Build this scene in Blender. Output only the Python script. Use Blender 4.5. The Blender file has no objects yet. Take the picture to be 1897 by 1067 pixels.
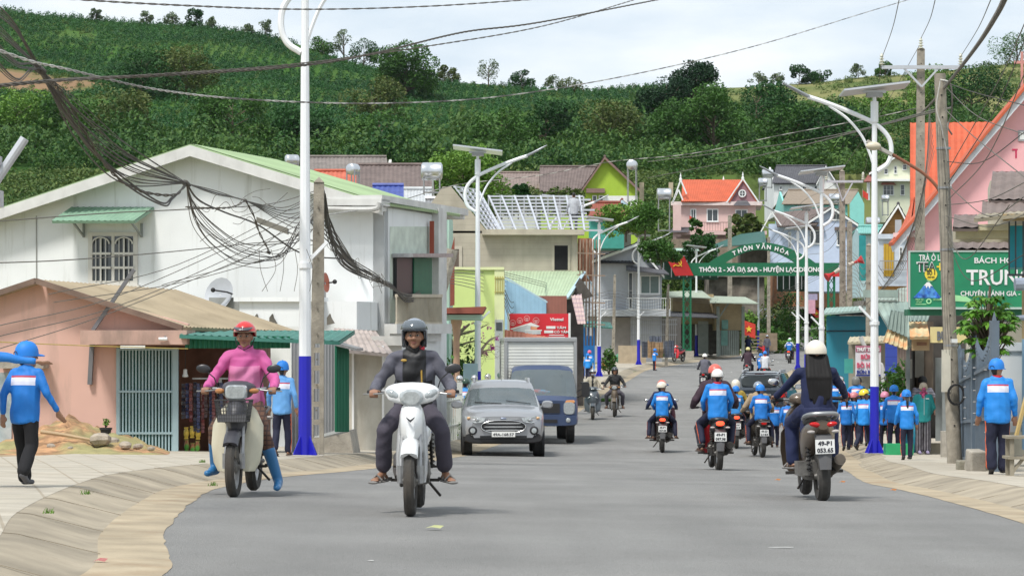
import bpy, bmesh, math, random
import numpy as np
from mathutils import Vector, Matrix, Euler, noise as mnoise
random.seed(7); rng = np.random.default_rng(7)
SC = bpy.context.scene
COL = SC.collection
R = math.radians
# ---------------------------------------------------------------- camera
F, CZ, CX, HY = 5000.0, 1.4, 948.5, 640.0        # focal length in photo pixels, eye height, centre column, horizon row
cd = bpy.data.cameras.new('camera'); cam = bpy.data.objects.new('camera', cd); COL.objects.link(cam)
cam.location = (0, 0, CZ); cam.rotation_euler = (R(90), 0, 0)
cd.sensor_width = 36; cd.lens = F/1897*36; cd.shift_y = 106.5/1897; cd.clip_end = 3000; cd.clip_start = .3
SC.camera = cam
# ---------------------------------------------------------------- sky, sun, exposure
SUN_EL, SUN_AZ = R(58), R(200)
w = bpy.data.worlds.new('World'); SC.world = w; w.use_nodes = True
N = w.node_tree.nodes; L = w.node_tree.links; N.clear()
def nn(N, t, **k):
 n = N.new(t)
 for a, b in k.items(): setattr(n, a, b)
 return n
out = nn(N, 'ShaderNodeOutputWorld'); bg = nn(N, 'ShaderNodeBackground'); bg2 = nn(N, 'ShaderNodeBackground'); mx = nn(N, 'ShaderNodeMixShader')
sky = nn(N, 'ShaderNodeTexSky', sky_type='NISHITA', sun_disc=False); sky.sun_elevation = SUN_EL; sky.sun_rotation = SUN_AZ
bg.inputs[1].default_value = .11; L.new(sky.outputs[0], bg.inputs[0])
tc = nn(N, 'ShaderNodeTexCoord'); mp = nn(N, 'ShaderNodeMapping'); mp.inputs['Scale'].default_value = (4, 4, 15)
n1 = nn(N, 'ShaderNodeTexNoise'); n1.inputs['Scale'].default_value = 1.3; n1.inputs['Detail'].default_value = 6; n1.inputs['Roughness'].default_value = .55
L.new(tc.outputs['Generated'], mp.inputs[0]); L.new(mp.outputs[0], n1.inputs['Vector'])
cr = nn(N, 'ShaderNodeValToRGB'); cr.color_ramp.elements[0].position = .36; cr.color_ramp.elements[0].color = (.60, .71, .82, 1)
cr.color_ramp.elements[1].position = .60; cr.color_ramp.elements[1].color = (.93, .97, 1.0, 1)
L.new(n1.outputs[0], cr.inputs[0]); L.new(cr.outputs[0], bg2.inputs[0]); bg2.inputs[1].default_value = .92
mx.inputs[0].default_value = .9
L.new(bg.outputs[0], mx.inputs[1]); L.new(bg2.outputs[0], mx.inputs[2]); L.new(mx.outputs[0], out.inputs[0])
sd = bpy.data.lights.new('sun', 'SUN'); sd.energy = 2.9; sd.angle = R(11); sd.color = (1, .96, .9)
sun = bpy.data.objects.new('sun', sd); COL.objects.link(sun)
az = R(180+25)   # sun behind and to the left of the camera
sdir = Vector((-math.sin(R(35))*math.cos(SUN_EL), -math.cos(R(35))*math.cos(SUN_EL), math.sin(SUN_EL)))
sun.rotation_euler = sdir.to_track_quat('Z', 'Y').to_euler()
sky.sun_rotation = math.atan2(sdir.x, sdir.y)
SC.view_settings.view_transform = 'Standard'; SC.view_settings.look = 'None'; SC.view_settings.exposure = 0.30; SC.view_settings.gamma = 1
SC.cycles.max_bounces = 6; SC.cycles.diffuse_bounces = 3; SC.cycles.transparent_max_bounces = 12
# ---------------------------------------------------------------- helpers: placing
KY=[-80,5,12,16,20,24,30,36,41.7,50,58.8,70,86,100,116,131,150,160,178,200,215,230,250,275,300,330]
KZ=[.3,.1,.08,.06,.03,-.03,-.17,-.35,-.5,-.8,-1.05,-1.12,-1.04,-.88,-.66,-.41,-.12,0,.22,.5,.85,1.4,2.5,4.3,6.5,9]
_ky=np.linspace(-80,330,821); _kz=np.interp(_ky,KY,KZ); _k=np.hanning(15); _k/=_k.sum(); _kz=np.convolve(np.pad(_kz,7,'edge'),_k,'valid')
def xc(Y): return float(np.interp(Y,[-80,0,25,41,59,90,122,155,200,230,275,310],[.6,.6,.6,1.0,3,5.8,8.3,12,19.5,26.2,31,33]))
def gz(X, Y, lift=0.0):
 c=float(np.interp(Y,[0,50,100],[.018,.018,0]))
 return float(np.interp(Y,_ky,_kz))+c*max(-9,min(9,xc(Y)-X))+lift
def P(px, py, Y): return Vector(((px-CX)/F*Y, Y, CZ+(HY-py)/F*Y))
def YS(px, py, lift=0.0, lo=12, hi=300):
 for i in range(900):
  Y=lo+(hi-lo)*i/899
  if HY+F*(CZ-gz((px-CX)/F*Y,Y,lift))/Y <= py: return Y
 return hi
def G(px, Y, lift=0.0):
 X=(px-CX)/F*Y; return Vector((X, Y, gz(X,Y,lift)))
# ---------------------------------------------------------------- helpers: materials
MATS={}
def mat(name, rgb, rough=.7, metal=0, var=.12, sc=3.0, bump=0, bsc=40, stain=0, scol=(.12,.1,.08), ssc=(1,1,.25), st0=.5, emis=0, coat=0, alpha=1, trans=0, wave=None, spec=.5, col2=None, c2sc=.5, dots=None):
 if name in MATS: return MATS[name]
 m=bpy.data.materials.new(name); m.use_nodes=True; N=m.node_tree.nodes; L=m.node_tree.links
 b=N['Principled BSDF']; b.inputs['Roughness'].default_value=rough; b.inputs['Metallic'].default_value=metal
 b.inputs['Specular IOR Level'].default_value=spec
 if coat: b.inputs['Coat Weight'].default_value=coat; b.inputs['Coat Roughness'].default_value=.08
 if alpha<1: b.inputs['Alpha'].default_value=alpha
 if trans: b.inputs['Transmission Weight'].default_value=trans
 tc=nn(N,'ShaderNodeTexCoord')
 no=nn(N,'ShaderNodeTexNoise'); no.inputs['Scale'].default_value=sc; no.inputs['Detail'].default_value=6; L.new(tc.outputs['Object'],no.inputs['Vector'])
 mr=nn(N,'ShaderNodeMapRange'); mr.inputs[1].default_value=.3; mr.inputs[2].default_value=.7; mr.inputs[3].default_value=1-var; mr.inputs[4].default_value=1+var
 L.new(no.outputs[0],mr.inputs[0])
 mu=nn(N,'ShaderNodeMix',data_type='RGBA',blend_type='MULTIPLY'); mu.inputs[0].default_value=1
 mu.inputs[6].default_value=(*rgb,1); L.new(mr.outputs[0],mu.inputs[7]); cur=mu.outputs[2]
 if col2:
  n2=nn(N,'ShaderNodeTexNoise'); n2.inputs['Scale'].default_value=c2sc; n2.inputs['Detail'].default_value=5; L.new(tc.outputs['Object'],n2.inputs['Vector'])
  r2=nn(N,'ShaderNodeMapRange'); r2.inputs[1].default_value=.42; r2.inputs[2].default_value=.58; L.new(n2.outputs[0],r2.inputs[0])
  m2=nn(N,'ShaderNodeMix',data_type='RGBA'); L.new(r2.outputs[0],m2.inputs[0]); L.new(cur,m2.inputs[6]); m2.inputs[7].default_value=(*col2,1); cur=m2.outputs[2]
  m3=nn(N,'ShaderNodeMix',data_type='RGBA',blend_type='MULTIPLY'); m3.inputs[0].default_value=.6; L.new(cur,m3.inputs[6]); L.new(mr.outputs[0],m3.inputs[7]); cur=m3.outputs[2]
 if stain:
  mp=nn(N,'ShaderNodeMapping'); mp.inputs['Scale'].default_value=ssc; L.new(tc.outputs['Object'],mp.inputs[0])
  n3=nn(N,'ShaderNodeTexNoise'); n3.inputs['Scale'].default_value=1.6; n3.inputs['Detail'].default_value=9; n3.inputs['Roughness'].default_value=.68; L.new(mp.outputs[0],n3.inputs['Vector'])
  r3=nn(N,'ShaderNodeMapRange'); r3.inputs[1].default_value=st0; r3.inputs[2].default_value=st0+.2; r3.inputs[4].default_value=stain; L.new(n3.outputs[0],r3.inputs[0])
  m4=nn(N,'ShaderNodeMix',data_type='RGBA'); L.new(r3.outputs[0],m4.inputs[0]); L.new(cur,m4.inputs[6]); m4.inputs[7].default_value=(*scol,1); cur=m4.outputs[2]
 if wave:  # (axis, scale, colour, lo, hi): stripes that belong to the thing
  ws=wave if isinstance(wave,list) else [wave]
  for ax,scl,wc,lo,hi in ws:
   wv=nn(N,'ShaderNodeTexWave',bands_direction=ax,wave_profile='TRI'); wv.inputs['Scale'].default_value=scl; L.new(tc.outputs['Object'],wv.inputs['Vector'])
   r4=nn(N,'ShaderNodeMapRange'); r4.inputs[1].default_value=lo; r4.inputs[2].default_value=hi; L.new(wv.outputs[0],r4.inputs[0])
   m5=nn(N,'ShaderNodeMix',data_type='RGBA'); L.new(r4.outputs[0],m5.inputs[0]); L.new(cur,m5.inputs[6]); m5.inputs[7].default_value=(*wc,1); cur=m5.outputs[2]
 L.new(cur,b.inputs['Base Color'])
 if bump:
  nb=nn(N,'ShaderNodeTexNoise'); nb.inputs['Scale'].default_value=bsc; nb.inputs['Detail'].default_value=4; L.new(tc.outputs['Object'],nb.inputs['Vector'])
  bp=nn(N,'ShaderNodeBump'); bp.inputs['Strength'].default_value=bump; bp.inputs['Distance'].default_value=.02; L.new(nb.outputs[0],bp.inputs['Height']); L.new(bp.outputs[0],b.inputs['Normal'])
 if emis: b.inputs['Emission Color'].default_value=(*rgb,1); b.inputs['Emission Strength'].default_value=emis
 MATS[name]=m; return m
# ---------------------------------------------------------------- helpers: objects
ORG={}
def tag(o, label=None, cat=None, group=None, kind=None):
 if label: o['label']=label
 if cat: o['category']=cat
 if group: o['group']=group
 if kind: o['kind']=kind
 return o
def thing(name, label, cat, loc=(0,0,0), rotz=0, group=None, world=False):
 o=bpy.data.objects.new(name,None); COL.objects.link(o); o.location=loc; o.rotation_euler=(0,0,rotz); o.empty_display_size=.2
 ORG[o]=Vector(loc) if world else Vector((0,0,0))
 return tag(o,label,cat,group)
class MB:
 def __init__(s): s.v=[]; s.f=[]; s.m=[]; s.n=0
 def add(s, V, Fc, mi=0):
  V=[tuple(p) for p in V]; s.v+=V; s.f+=[tuple(i+s.n for i in f) for f in Fc]; s.m+=[mi]*len(Fc); s.n+=len(V); return s
 def box(s, c, d, rz=0, mi=0, rx=0, ry=0, taper=1):
  M=Euler((rx,ry,rz)).to_matrix(); c=Vector(c); V=[]
  for z in (-.5,.5):
   t=taper if z>0 else 1
   for x,y in ((-.5,-.5),(.5,-.5),(.5,.5),(-.5,.5)): V.append(c+M@Vector((x*d[0]*t,y*d[1]*t,z*d[2])))
  return s.add(V,[(3,2,1,0),(4,5,6,7),(0,1,5,4),(1,2,6,5),(2,3,7,6),(3,0,4,7)],mi)
 def prism(s, pts, off, mi=0):
  pts=[Vector(p) for p in pts]; off=Vector(off); n=len(pts)
  nr=Vector((0,0,0))
  for i in range(n): nr+=pts[i].cross(pts[(i+1)%n])
  if nr.dot(off)>0: pts=pts[::-1]
  V=pts+[p+off for p in pts]
  return s.add(V,[tuple(range(n)),tuple(range(2*n-1,n-1,-1))]+[(i,i+n,(i+1)%n+n,(i+1)%n) for i in range(n)],mi)
 def bar(s, a, b, w, h=None, mi=0):
  a=Vector(a); b=Vector(b); h=h or w; d=b-a
  if d.length<1e-6: return s
  q=d.to_track_quat('Y','Z'); c=(a+b)/2; V=[]
  for z in (-.5,.5):
   for x,y in ((-.5,-.5),(.5,-.5),(.5,.5),(-.5,.5)): V.append(c+q@Vector((x*w,y*d.length,z*h)))
  return s.add(V,[(3,2,1,0),(4,5,6,7),(0,1,5,4),(1,2,6,5),(2,3,7,6),(3,0,4,7)],mi)
 def tube(s, path, r, n=8, mi=0, cap=True, closed=False):
  path=[Vector(p) for p in path]; m=len(path); rr=r if isinstance(r,(list,tuple)) else [r]*m
  V=[]; up=None
  for i,p in enumerate(path):
   if closed: t=path[(i+1)%m]-path[i-1]
   else: t=path[min(i+1,m-1)]-path[max(i-1,0)]
   t=t.normalized() if t.length>1e-9 else Vector((0,0,1))
   if up is None: up=t.cross(Vector((0,0,1)) if abs(t.z)<.9 else Vector((1,0,0))).normalized()
   up=(up-t*up.dot(t)).normalized(); b=t.cross(up)
   for k in range(n):
    a=2*math.pi*k/n; V.append(p+(up*math.cos(a)+b*math.sin(a))*rr[i])
  Fc=[]
  for i in range(m if closed else m-1):
   j=(i+1)%m
   for k in range(n): Fc.append((i*n+k,i*n+(k+1)%n,j*n+(k+1)%n,j*n+k))
  if cap and not closed: Fc+= [tuple(range(n-1,-1,-1)), tuple((m-1)*n+k for k in range(n))]
  return s.add(V,Fc,mi)
 def rings(s, rings, mi=0, cap=True, closed=False):
  n=len(rings[0]); V=[p for r in rings for p in r]; m=len(rings); Fc=[]
  for i in range(m if closed else m-1):
   j=(i+1)%m
   for k in range(n): Fc.append((i*n+k,i*n+(k+1)%n,j*n+(k+1)%n,j*n+k))
  if cap and not closed: Fc+=[tuple(range(n-1,-1,-1)),tuple((m-1)*n+k for k in range(n))]
  return s.add(V,Fc,mi)
 def loft(s, secs, n=14, ex=2.4, axis='Y', mi=0):
  rs=[]
  for q in secs:
   y,cx,cz,hw,hh=q[:5]; e=q[5] if len(q)>5 else ex; r=[]
   for k in range(n):
    a=2*math.pi*k/n; c_,s_=math.cos(a),math.sin(a)
    u=hw*abs(c_)**(2/e)*(1 if c_>=0 else -1); v=hh*abs(s_)**(2/e)*(1 if s_>=0 else -1)
    r.append((cx+u,y,cz+v) if axis=='Y' else ((y,cx+u,cz+v) if axis=='X' else (cx+u,cz+v,y)))
   rs.append(r)
  return s.rings(rs,mi)
 def lathe(s, prof, c=(0,0,0), axis='Z', n=16, mi=0, closed=False):
  c=Vector(c); rs=[]
  for r,z in prof:
   row=[]
   for k in range(n):
    a=2*math.pi*k/n; x,y=r*math.cos(a),r*math.sin(a)
    row.append(c+(Vector((x,y,z)) if axis=='Z' else (Vector((z,x,y)) if axis=='X' else Vector((y,z,x)))))
   rs.append(row)
  return s.rings(rs,mi,cap=not closed,closed=closed)
 def ell(s, c, r, n=12, m=8, mi=0, rot=None, zlo=-1):
  c=Vector(c); M=Euler(rot).to_matrix() if rot else Matrix.Identity(3); rs=[]
  for i in range(m+1):
   t=math.pi*(i/m); z=-math.cos(t)
   z=max(z,zlo); q=math.sqrt(max(1e-4,1-z*z))
   rs.append([c+M@Vector((r[0]*q*math.cos(2*math.pi*k/n),r[1]*q*math.sin(2*math.pi*k/n),r[2]*z)) for k in range(n)])
  return s.rings(rs,mi)
 def sheet(s, q, nu, nv, prof=None, thick=.02, mi=0, step=0, rows=0):
  p00,p10,p11,p01=[Vector(p) for p in q]; nrm=(p10-p00).cross(p01-p00).normalized()
  if nrm.z<0: nrm=-nrm
  V=[];Fc=[]
  for j in range(nv+1):
   v=j/nv
   for i in range(nu+1):
    u=i/nu; p=(p00*(1-u)+p10*u)*(1-v)+(p01*(1-u)+p11*u)*v
    h=prof(u) if prof else 0
    if rows: h+=step*((1-(v*rows)%1) if v<1 else 0)
    V.append(p+nrm*h)
  W=nu+1
  for j in range(nv):
   for i in range(nu): Fc.append((j*W+i,j*W+i+1,(j+1)*W+i+1,(j+1)*W+i))
  s.add(V,Fc,mi)
  e=[p00,p10,p11,p01]; s.add([p-nrm*thick for p in e]+[p+nrm*.0 for p in e],[(3,2,1,0),(0,1,5,4),(1,2,6,5),(2,3,7,6),(3,0,4,7)],mi)
  return s
 def build(s, name, m, parent=None, smooth=30, origin=None, bevel=0):
  me=bpy.data.meshes.new(name)
  o0=ORG.get(parent,Vector((0,0,0))) if origin is None else Vector(origin)
  me.from_pydata([(x-o0.x,y-o0.y,z-o0.z) for x,y,z in s.v],[],s.f)
  for mm in (m if isinstance(m,(list,tuple)) else [m]):
   if mm: me.materials.append(mm)
  if any(s.m): me.polygons.foreach_set('material_index',s.m)
  if smooth:
   me.polygons.foreach_set('use_smooth',[True]*len(me.polygons)); me.set_sharp_from_angle(angle=R(smooth))
  me.update()
  ob=bpy.data.objects.new(name,me); COL.objects.link(ob)
  if parent is not None: ob.parent=parent; ORG[ob]=o0
  elif origin is not None: ob.location=origin; ORG[ob]=o0
  else: ORG[ob]=Vector((0,0,0))
  if bevel:
   b=ob.modifiers.new('bevel','BEVEL'); b.width=bevel; b.segments=2; b.limit_method='ANGLE'; b.angle_limit=R(40)
  return ob
def copy_tree(o, loc=None, rz=None, label=None, parent=None):
 c=o.copy(); COL.objects.link(c); c.parent=parent
 if loc is not None: c.location=loc
 if rz is not None: c.rotation_euler[2]=rz
 if label: c['label']=label
 for ch in list(o.children): copy_tree(ch,parent=c)
 return c
def catmull(pts, n=6):
 pts=[Vector(p) for p in pts]; q=[2*pts[0]-pts[1]]+pts+[2*pts[-1]-pts[-2]]; o=[]
 for i in range(1,len(q)-2):
  for k in range(n):
   t=k/n; o.append(.5*((2*q[i])+(q[i+1]-q[i-1])*t+(2*q[i-1]-5*q[i]+4*q[i+1]-q[i+2])*t*t+(3*q[i]-q[i-1]-3*q[i+1]+q[i+2])*t**3))
 o.append(pts[-1]); return o
class Fac:   # a vertical building front: places features of the photograph on one real plane
 def __init__(s, px, Y, deg=0): s.o=Vector(((px-CX)/F*Y,Y,0)); s.d=Vector((math.cos(R(deg)),math.sin(R(deg)),0)); s.n=Vector((-s.d.y,s.d.x,0)); s.ang=R(deg)
 def pt(s, px, py, off=0):
  k=(px-CX)/F; t=(k*s.o.y-s.o.x)/(s.d.x-k*s.d.y); p=s.o+s.d*t
  return Vector((p.x,p.y,CZ+(HY-py)/F*p.y))+s.n*off
 def box(s, mb, x0,y0,x1,y1,a,b,mi=0): return mb.prism([s.pt(x0,y1,a),s.pt(x1,y1,a),s.pt(x1,y0,a),s.pt(x0,y0,a)],s.n*(b-a),mi)
 def poly(s, mb, pts, a, b, mi=0): return mb.prism([s.pt(x,y,a) for x,y in pts],s.n*(b-a),mi)
 def line(s, mb, p, q, w, off=0, mi=0): return mb.bar(s.pt(*p,off),s.pt(*q,off),w,w,mi)
def text(name, s, m, parent, p, size, rotm=None, ang=0, ext=.01, align='LEFT', bold=0.0, width=None, shear=0, spacing=1.0):
 c=bpy.data.curves.new(name,'FONT'); c.body=s; c.size=size; c.extrude=ext; c.offset=bold; c.align_x=align; c.space_character=spacing; c.shear=shear; c.resolution_u=2
 t=bpy.data.objects.new(name,c); COL.objects.link(t); dg=bpy.context.evaluated_depsgraph_get()
 me=bpy.data.meshes.new_from_object(t.evaluated_get(dg)); COL.objects.unlink(t); bpy.data.objects.remove(t)
 me.name=name
 if width and len(me.vertices):
  xs=[v.co.x for v in me.vertices]; w0=max(xs)-min(xs); k=width/w0
  for v in me.vertices: v.co.x*=k
 me.materials.clear(); me.materials.append(m)
 o=bpy.data.objects.new(name,me); COL.objects.link(o); o.parent=parent
 M=(rotm or Euler((R(90),0,ang)).to_matrix()).to_4x4(); p=Vector(p)-(ORG.get(parent,Vector((0,0,0))) if parent else Vector((0,0,0)))
 o.matrix_local=Matrix.Translation(p)@M
 return o
WHITE=mat('white paint',(.78,.79,.78),.55,var=.05)
CONC=mat('concrete',(.36,.33,.28),.9,var=.22,sc=6,bump=.5,stain=.5,st0=.52,scol=(.16,.14,.11))
CONCP=mat('utility pole concrete',(.30,.27,.22),.9,var=.25,sc=7,bump=.5,stain=.5,st0=.5,scol=(.13,.12,.10))
BLK=mat('black rubber',(.022,.022,.023),.75,var=.2,sc=20)
DUSTY=mat('dusty tyre rubber',(.045,.042,.038),.85,var=.25,sc=20,stain=.5,scol=(.16,.12,.08))
GLASS=mat('dark window glass',(.05,.06,.065),.12,var=.2,spec=.8)
CHROME=mat('chrome',(.7,.7,.7),.18,1,var=.05)
STEEL=mat('dull steel',(.36,.36,.36),.45,.8,var=.15,sc=15)
# ================================================================ GROUND, ROAD
SAND=mat('sandy gutter concrete',(.37,.305,.21),.95,var=.22,sc=2.2,bump=.4,bsc=25,stain=.6,st0=.5,scol=(.27,.17,.09),ssc=(.7,.7,1))
KERB=mat('kerb concrete',(.315,.27,.20),.95,var=.28,sc=1.6,bump=.3,bsc=25,stain=.45,st0=.54,scol=(.27,.22,.16),ssc=(1.5,1.5,1))
def add_nodes_asphalt():
 m=mat('asphalt',(.225,.222,.213),.88,var=.14,sc=.5,bump=.8,bsc=110,stain=.3,st0=.5,scol=(.28,.272,.255),ssc=(.35,.12,1))
 N=m.node_tree.nodes; L=m.node_tree.links; b=N['Principled BSDF']; src=b.inputs['Base Color'].links[0].from_socket
 tc=[n for n in N if n.type=='TEX_COORD'][0]
 n=nn(N,'ShaderNodeTexNoise'); n.inputs['Scale'].default_value=170; n.inputs['Detail'].default_value=2; L.new(tc.outputs['Object'],n.inputs['Vector'])
 r=nn(N,'ShaderNodeMapRange'); r.inputs[1].default_value=.35; r.inputs[2].default_value=.7; r.inputs[3].default_value=.6; r.inputs[4].default_value=1.5; L.new(n.outputs[0],r.inputs[0])
 x=nn(N,'ShaderNodeMix',data_type='RGBA',blend_type='MULTIPLY'); x.inputs[0].default_value=1; L.new(src,x.inputs[6]); L.new(r.outputs[0],x.inputs[7]); L.new(x.outputs[2],b.inputs['Base Color'])
 mp=nn(N,'ShaderNodeMapping'); mp.inputs['Scale'].default_value=(1.6,.16,1); L.new(tc.outputs['Object'],mp.inputs[0]); n2=nn(N,'ShaderNodeTexNoise'); n2.inputs['Scale'].default_value=1; n2.inputs['Detail'].default_value=7; L.new(mp.outputs[0],n2.inputs['Vector'])
 r2=nn(N,'ShaderNodeMapRange'); r2.inputs[1].default_value=.35; r2.inputs[2].default_value=.7; r2.inputs[3].default_value=.93; r2.inputs[4].default_value=1.06; L.new(n2.outputs[0],r2.inputs[0])
 y=nn(N,'ShaderNodeMix',data_type='RGBA',blend_type='MULTIPLY'); y.inputs[0].default_value=1; L.new(x.outputs[2],y.inputs[6]); L.new(r2.outputs[0],y.inputs[7]); L.new(y.outputs[2],b.inputs['Base Color'])
 return m
ASPH=add_nodes_asphalt()
def paving_mat():
 m=mat('pavement tiles',(.44,.40,.33),.9,var=.14,sc=2.5,bump=.2,stain=.55,st0=.5,scol=(.33,.27,.20),ssc=(.8,.8,1))
 N=m.node_tree.nodes; L=m.node_tree.links; b=N['Principled BSDF']; src=b.inputs['Base Color'].links[0].from_socket
 tc=[n for n in N if n.type=='TEX_COORD'][0]
 br=nn(N,'ShaderNodeTexBrick'); br.offset=0; br.inputs['Scale'].default_value=1; br.inputs['Mortar Size'].default_value=.012; br.inputs['Brick Width'].default_value=.4; br.inputs['Row Height'].default_value=.4
 br.inputs['Color1'].default_value=(1,1,1,1); br.inputs['Color2'].default_value=(.93,.93,.91,1); br.inputs['Mortar'].default_value=(.74,.7,.64,1)
 mp=nn(N,'ShaderNodeMapping'); mp.inputs['Rotation'].default_value=(0,0,R(-12)); L.new(tc.outputs['Object'],mp.inputs[0]); L.new(mp.outputs[0],br.inputs['Vector'])
 x=nn(N,'ShaderNodeMix',data_type='RGBA',blend_type='MULTIPLY'); x.inputs[0].default_value=1; L.new(src,x.inputs[6]); L.new(br.outputs[0],x.inputs[7]); L.new(x.outputs[2],b.inputs['Base Color'])
 return m
PAVE=paving_mat()
def edge(pxs):
 o=[]
 for a in pxs:
  if len(a)==3: o.append(Vector((a[0],a[1],0)))
  else:
   Y=YS(a[0],a[1]); o.append(Vector(((a[0]-CX)/F*Y,Y,0)))
 return o
LE=edge([(-2.4,-20,0),(-2.2,6,0),(-2.17,12,0),(285,1066),(290,990),(345,932),(400,905),(540,882),(700,866),(-1.15,56,0),(-.35,67,0),(.75,79,0),(2.3,95,0),(3.7,113,0),(5.7,134,0),(7.95,158,0),(10.3,172,0),(15,195,0),(20.6,219,0),(24.6,235,0),(29,275,0),(30.5,310,0)])
RE=edge([(5.2,-20,0),(4.3,8,0),(4.15,18,0),(1897,968),(1760,929),(1668,906),(1605,892),(1565,868),(6.6,54,0),(7.3,60,0),(9.6,90,0),(12.4,122,0),(15.9,154,0),(20.3,176,0),(26,202,0),(29,225,0),(31.5,245,0),(33,275,0),(34.5,310,0)])
LEc=catmull(LE,10); REc=catmull(RE,10)
def normals(c, sgn):
 n=[]
 for i in range(len(c)):
  t=c[min(i+2,len(c)-1)]-c[max(i-2,0)]; t.normalize(); n.append(Vector((-t.y,t.x,0))*sgn)
 return n
_xc={}
def xat(c,Y):
 if id(c) not in _xc: _xc[id(c)]=(np.array([p.y for p in c]),np.array([p.x for p in c]),c)
 return float(np.interp(Y,*_xc[id(c)][:2]))
def strip(name, c, sgn, prof, m, kind='structure', sub=1):
 nr=normals(c,sgn); mb=MB(); rs=[]
 for p,n in zip(c,nr):
  row=[]
  for off,l in prof:
   q=p+n*off; row.append((q.x,q.y,gz(q.x,q.y)+l))
  rs.append(row)
 V=[v for r in rs for v in r]; W=len(prof); Fc=[]
 for i in range(len(rs)-1):
  for k in range(W-1):
   f=(i*W+k,(i+1)*W+k,(i+1)*W+k+1,i*W+k+1); Fc.append(f if sgn>0 else f[::-1])
 mb.add(V,Fc)
 o=mb.build(name,m,smooth=50)
 for p in o.data.polygons:
  if p.normal.z<0: p.flip()
 return tag(o,kind=kind)
mb=MB(); Ys=[-20+2*i for i in range(166)]; V=[];Fc=[]; W=13
for Y in Ys:
 a,b=xat(LEc,Y),xat(REc,Y)
 for k in range(W):
  X=a-.05+(b-a+.1)*k/(W-1); V.append((X,Y,gz(X,Y)+.004))
for i in range(len(Ys)-1):
 for k in range(W-1): Fc.append((i*W+k,i*W+k+1,(i+1)*W+k+1,(i+1)*W+k))
mb.add(V,Fc); tag(mb.build('road',ASPH,smooth=60),kind='structure')
LL=.14
def wob(c,a):
 return [p+Vector((mnoise.noise(p*1.3)*a+mnoise.noise(p*4)*a*.4,0,0)) for p in c]
LEc=catmull(LE,40); REc=catmull(RE,40)
strip('gutter_left',wob(LEc,.03),1,[(-.06,.007),(.1,.012),(.5,.016)],SAND)
strip('gutter_right',wob(REc,.02),-1,[(-.06,.007),(.1,.012),(.36,.016)],SAND)
strip('kerb_left',LEc,1,[(.34,.012),(.44,.02),(.84,.13),(.96,LL)],KERB)
strip('kerb_right',REc,-1,[(.3,.012),(.36,.02),(.72,.12),(.84,LL)],KERB)
strip('pavement_left',LEc,1,[(.95,LL+.001),(1.5,LL+.003),(2.6,LL+.003),(4.2,LL)],PAVE)
strip('pavement_right',REc,-1,[(.83,LL+.001),(1.5,LL+.003),(2.6,LL+.003),(4.6,LL)],PAVE)
mb=MB()
for c,sg,o0,o1 in ((LEc,1,.36,.95),(REc,-1,.33,.83)):
 nr=normals(c,sg); acc=0
 for i in range(1,len(c)):
  acc+=(c[i]-c[i-1]).length
  if acc>2.1 and 10<c[i].y<75:
   acc=0; p=c[i]; n=nr[i]; q0=p+n*o0; q1=p+n*(o0+.5); q2=p+n*o1
   pts=[Vector((q0.x,q0.y,gz(q0.x,q0.y)+.02)),Vector((q1.x,q1.y,gz(q1.x,q1.y)+.137)),Vector((q2.x,q2.y,gz(q2.x,q2.y)+LL+.004))]
   mb.bar(pts[0],pts[1],.009,.005); mb.bar(pts[1],pts[2],.009,.005)
tag(mb.build('kerb_joints',mat('joint dirt',(.29,.25,.19),1),smooth=0),kind='structure')
mb=MB()
for px,py,dx,dy in ((1447,1016,.09,.012),(687,1045,.02,.012)):
 Y=YS(px,py); c=G(px,Y,.0075); pts=[c+Vector((dx*math.cos(a)*(1+.3*mnoise.noise(Vector((a,px,0)))),dy*math.sin(a)*3,0)) for a in [k*.6283 for k in range(10)]]
 mb.add(pts,[tuple(range(10))])
tag(mb.build('road_paint_spots',mat('old paint spots',(.5,.5,.48),.9,var=.3,sc=20),smooth=0),kind='structure')
# ================================================================ TERRAIN
SKY_X=[-900,-200,0,60,150,250,380,500,580,640,700,800,900,1000,1100,1200,1300,1400,1500,1600,1700,1800,1897,2100,2800]
SKY_Y=[20,8,12,22,30,38,46,62,84,104,120,142,150,162,168,160,158,156,148,134,132,120,108,70,40]
def ss(a,b,x): t=max(0,min(1,(x-a)/(b-a))); return t*t*(3-2*t)
TRY=[185,200,220,240,260,280,300]; TRP=[666,650,590,480,425,372,330]
def hill_z(px,Y):
 if Y<=300:
  py=float(np.interp(Y,TRY,TRP)); return CZ+(HY-py)/F*Y
 sk=float(np.interp(px,SKY_X,SKY_Y))+6
 t=(Y-300)/300
 py=330+(sk-330)*(min(t,1)**.92); z=CZ+(HY-py)/F*min(Y,600)
 if t>1: z-= (Y-600)*.12
 return z
def terr(X,Y):
 px=CX+X/Y*F if Y>1 else 0
 r=gz(X,Y) if Y<310 else 9
 if Y<180: z=r-.03+ (LL if not (xat(LEc,Y)-.9<X<xat(REc,Y)+.9) else -.12)
 else:
  h=hill_z(max(-900,min(2800,px)),Y)
  x0,x1=(xat(LEc,Y),xat(REc,Y)) if Y<310 else (0,0)
  d=max(x0-X,X-x1,0) if Y<310 else 99
  w_=ss(1.5,14,d)*ss(183,200,Y)
  if Y>300: w_=max(w_,ss(300,330,Y))
  z=(r-.06 if d<2 else r)*(1-w_)+h*w_
 if Y>305:
  v=Vector((X*.02,Y*.02,0)); z+=(mnoise.noise(v)*4+mnoise.noise(v*3)*1.3)*ss(305,350,Y)*(1-ss(520,595,Y)*.8)
 return z
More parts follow.
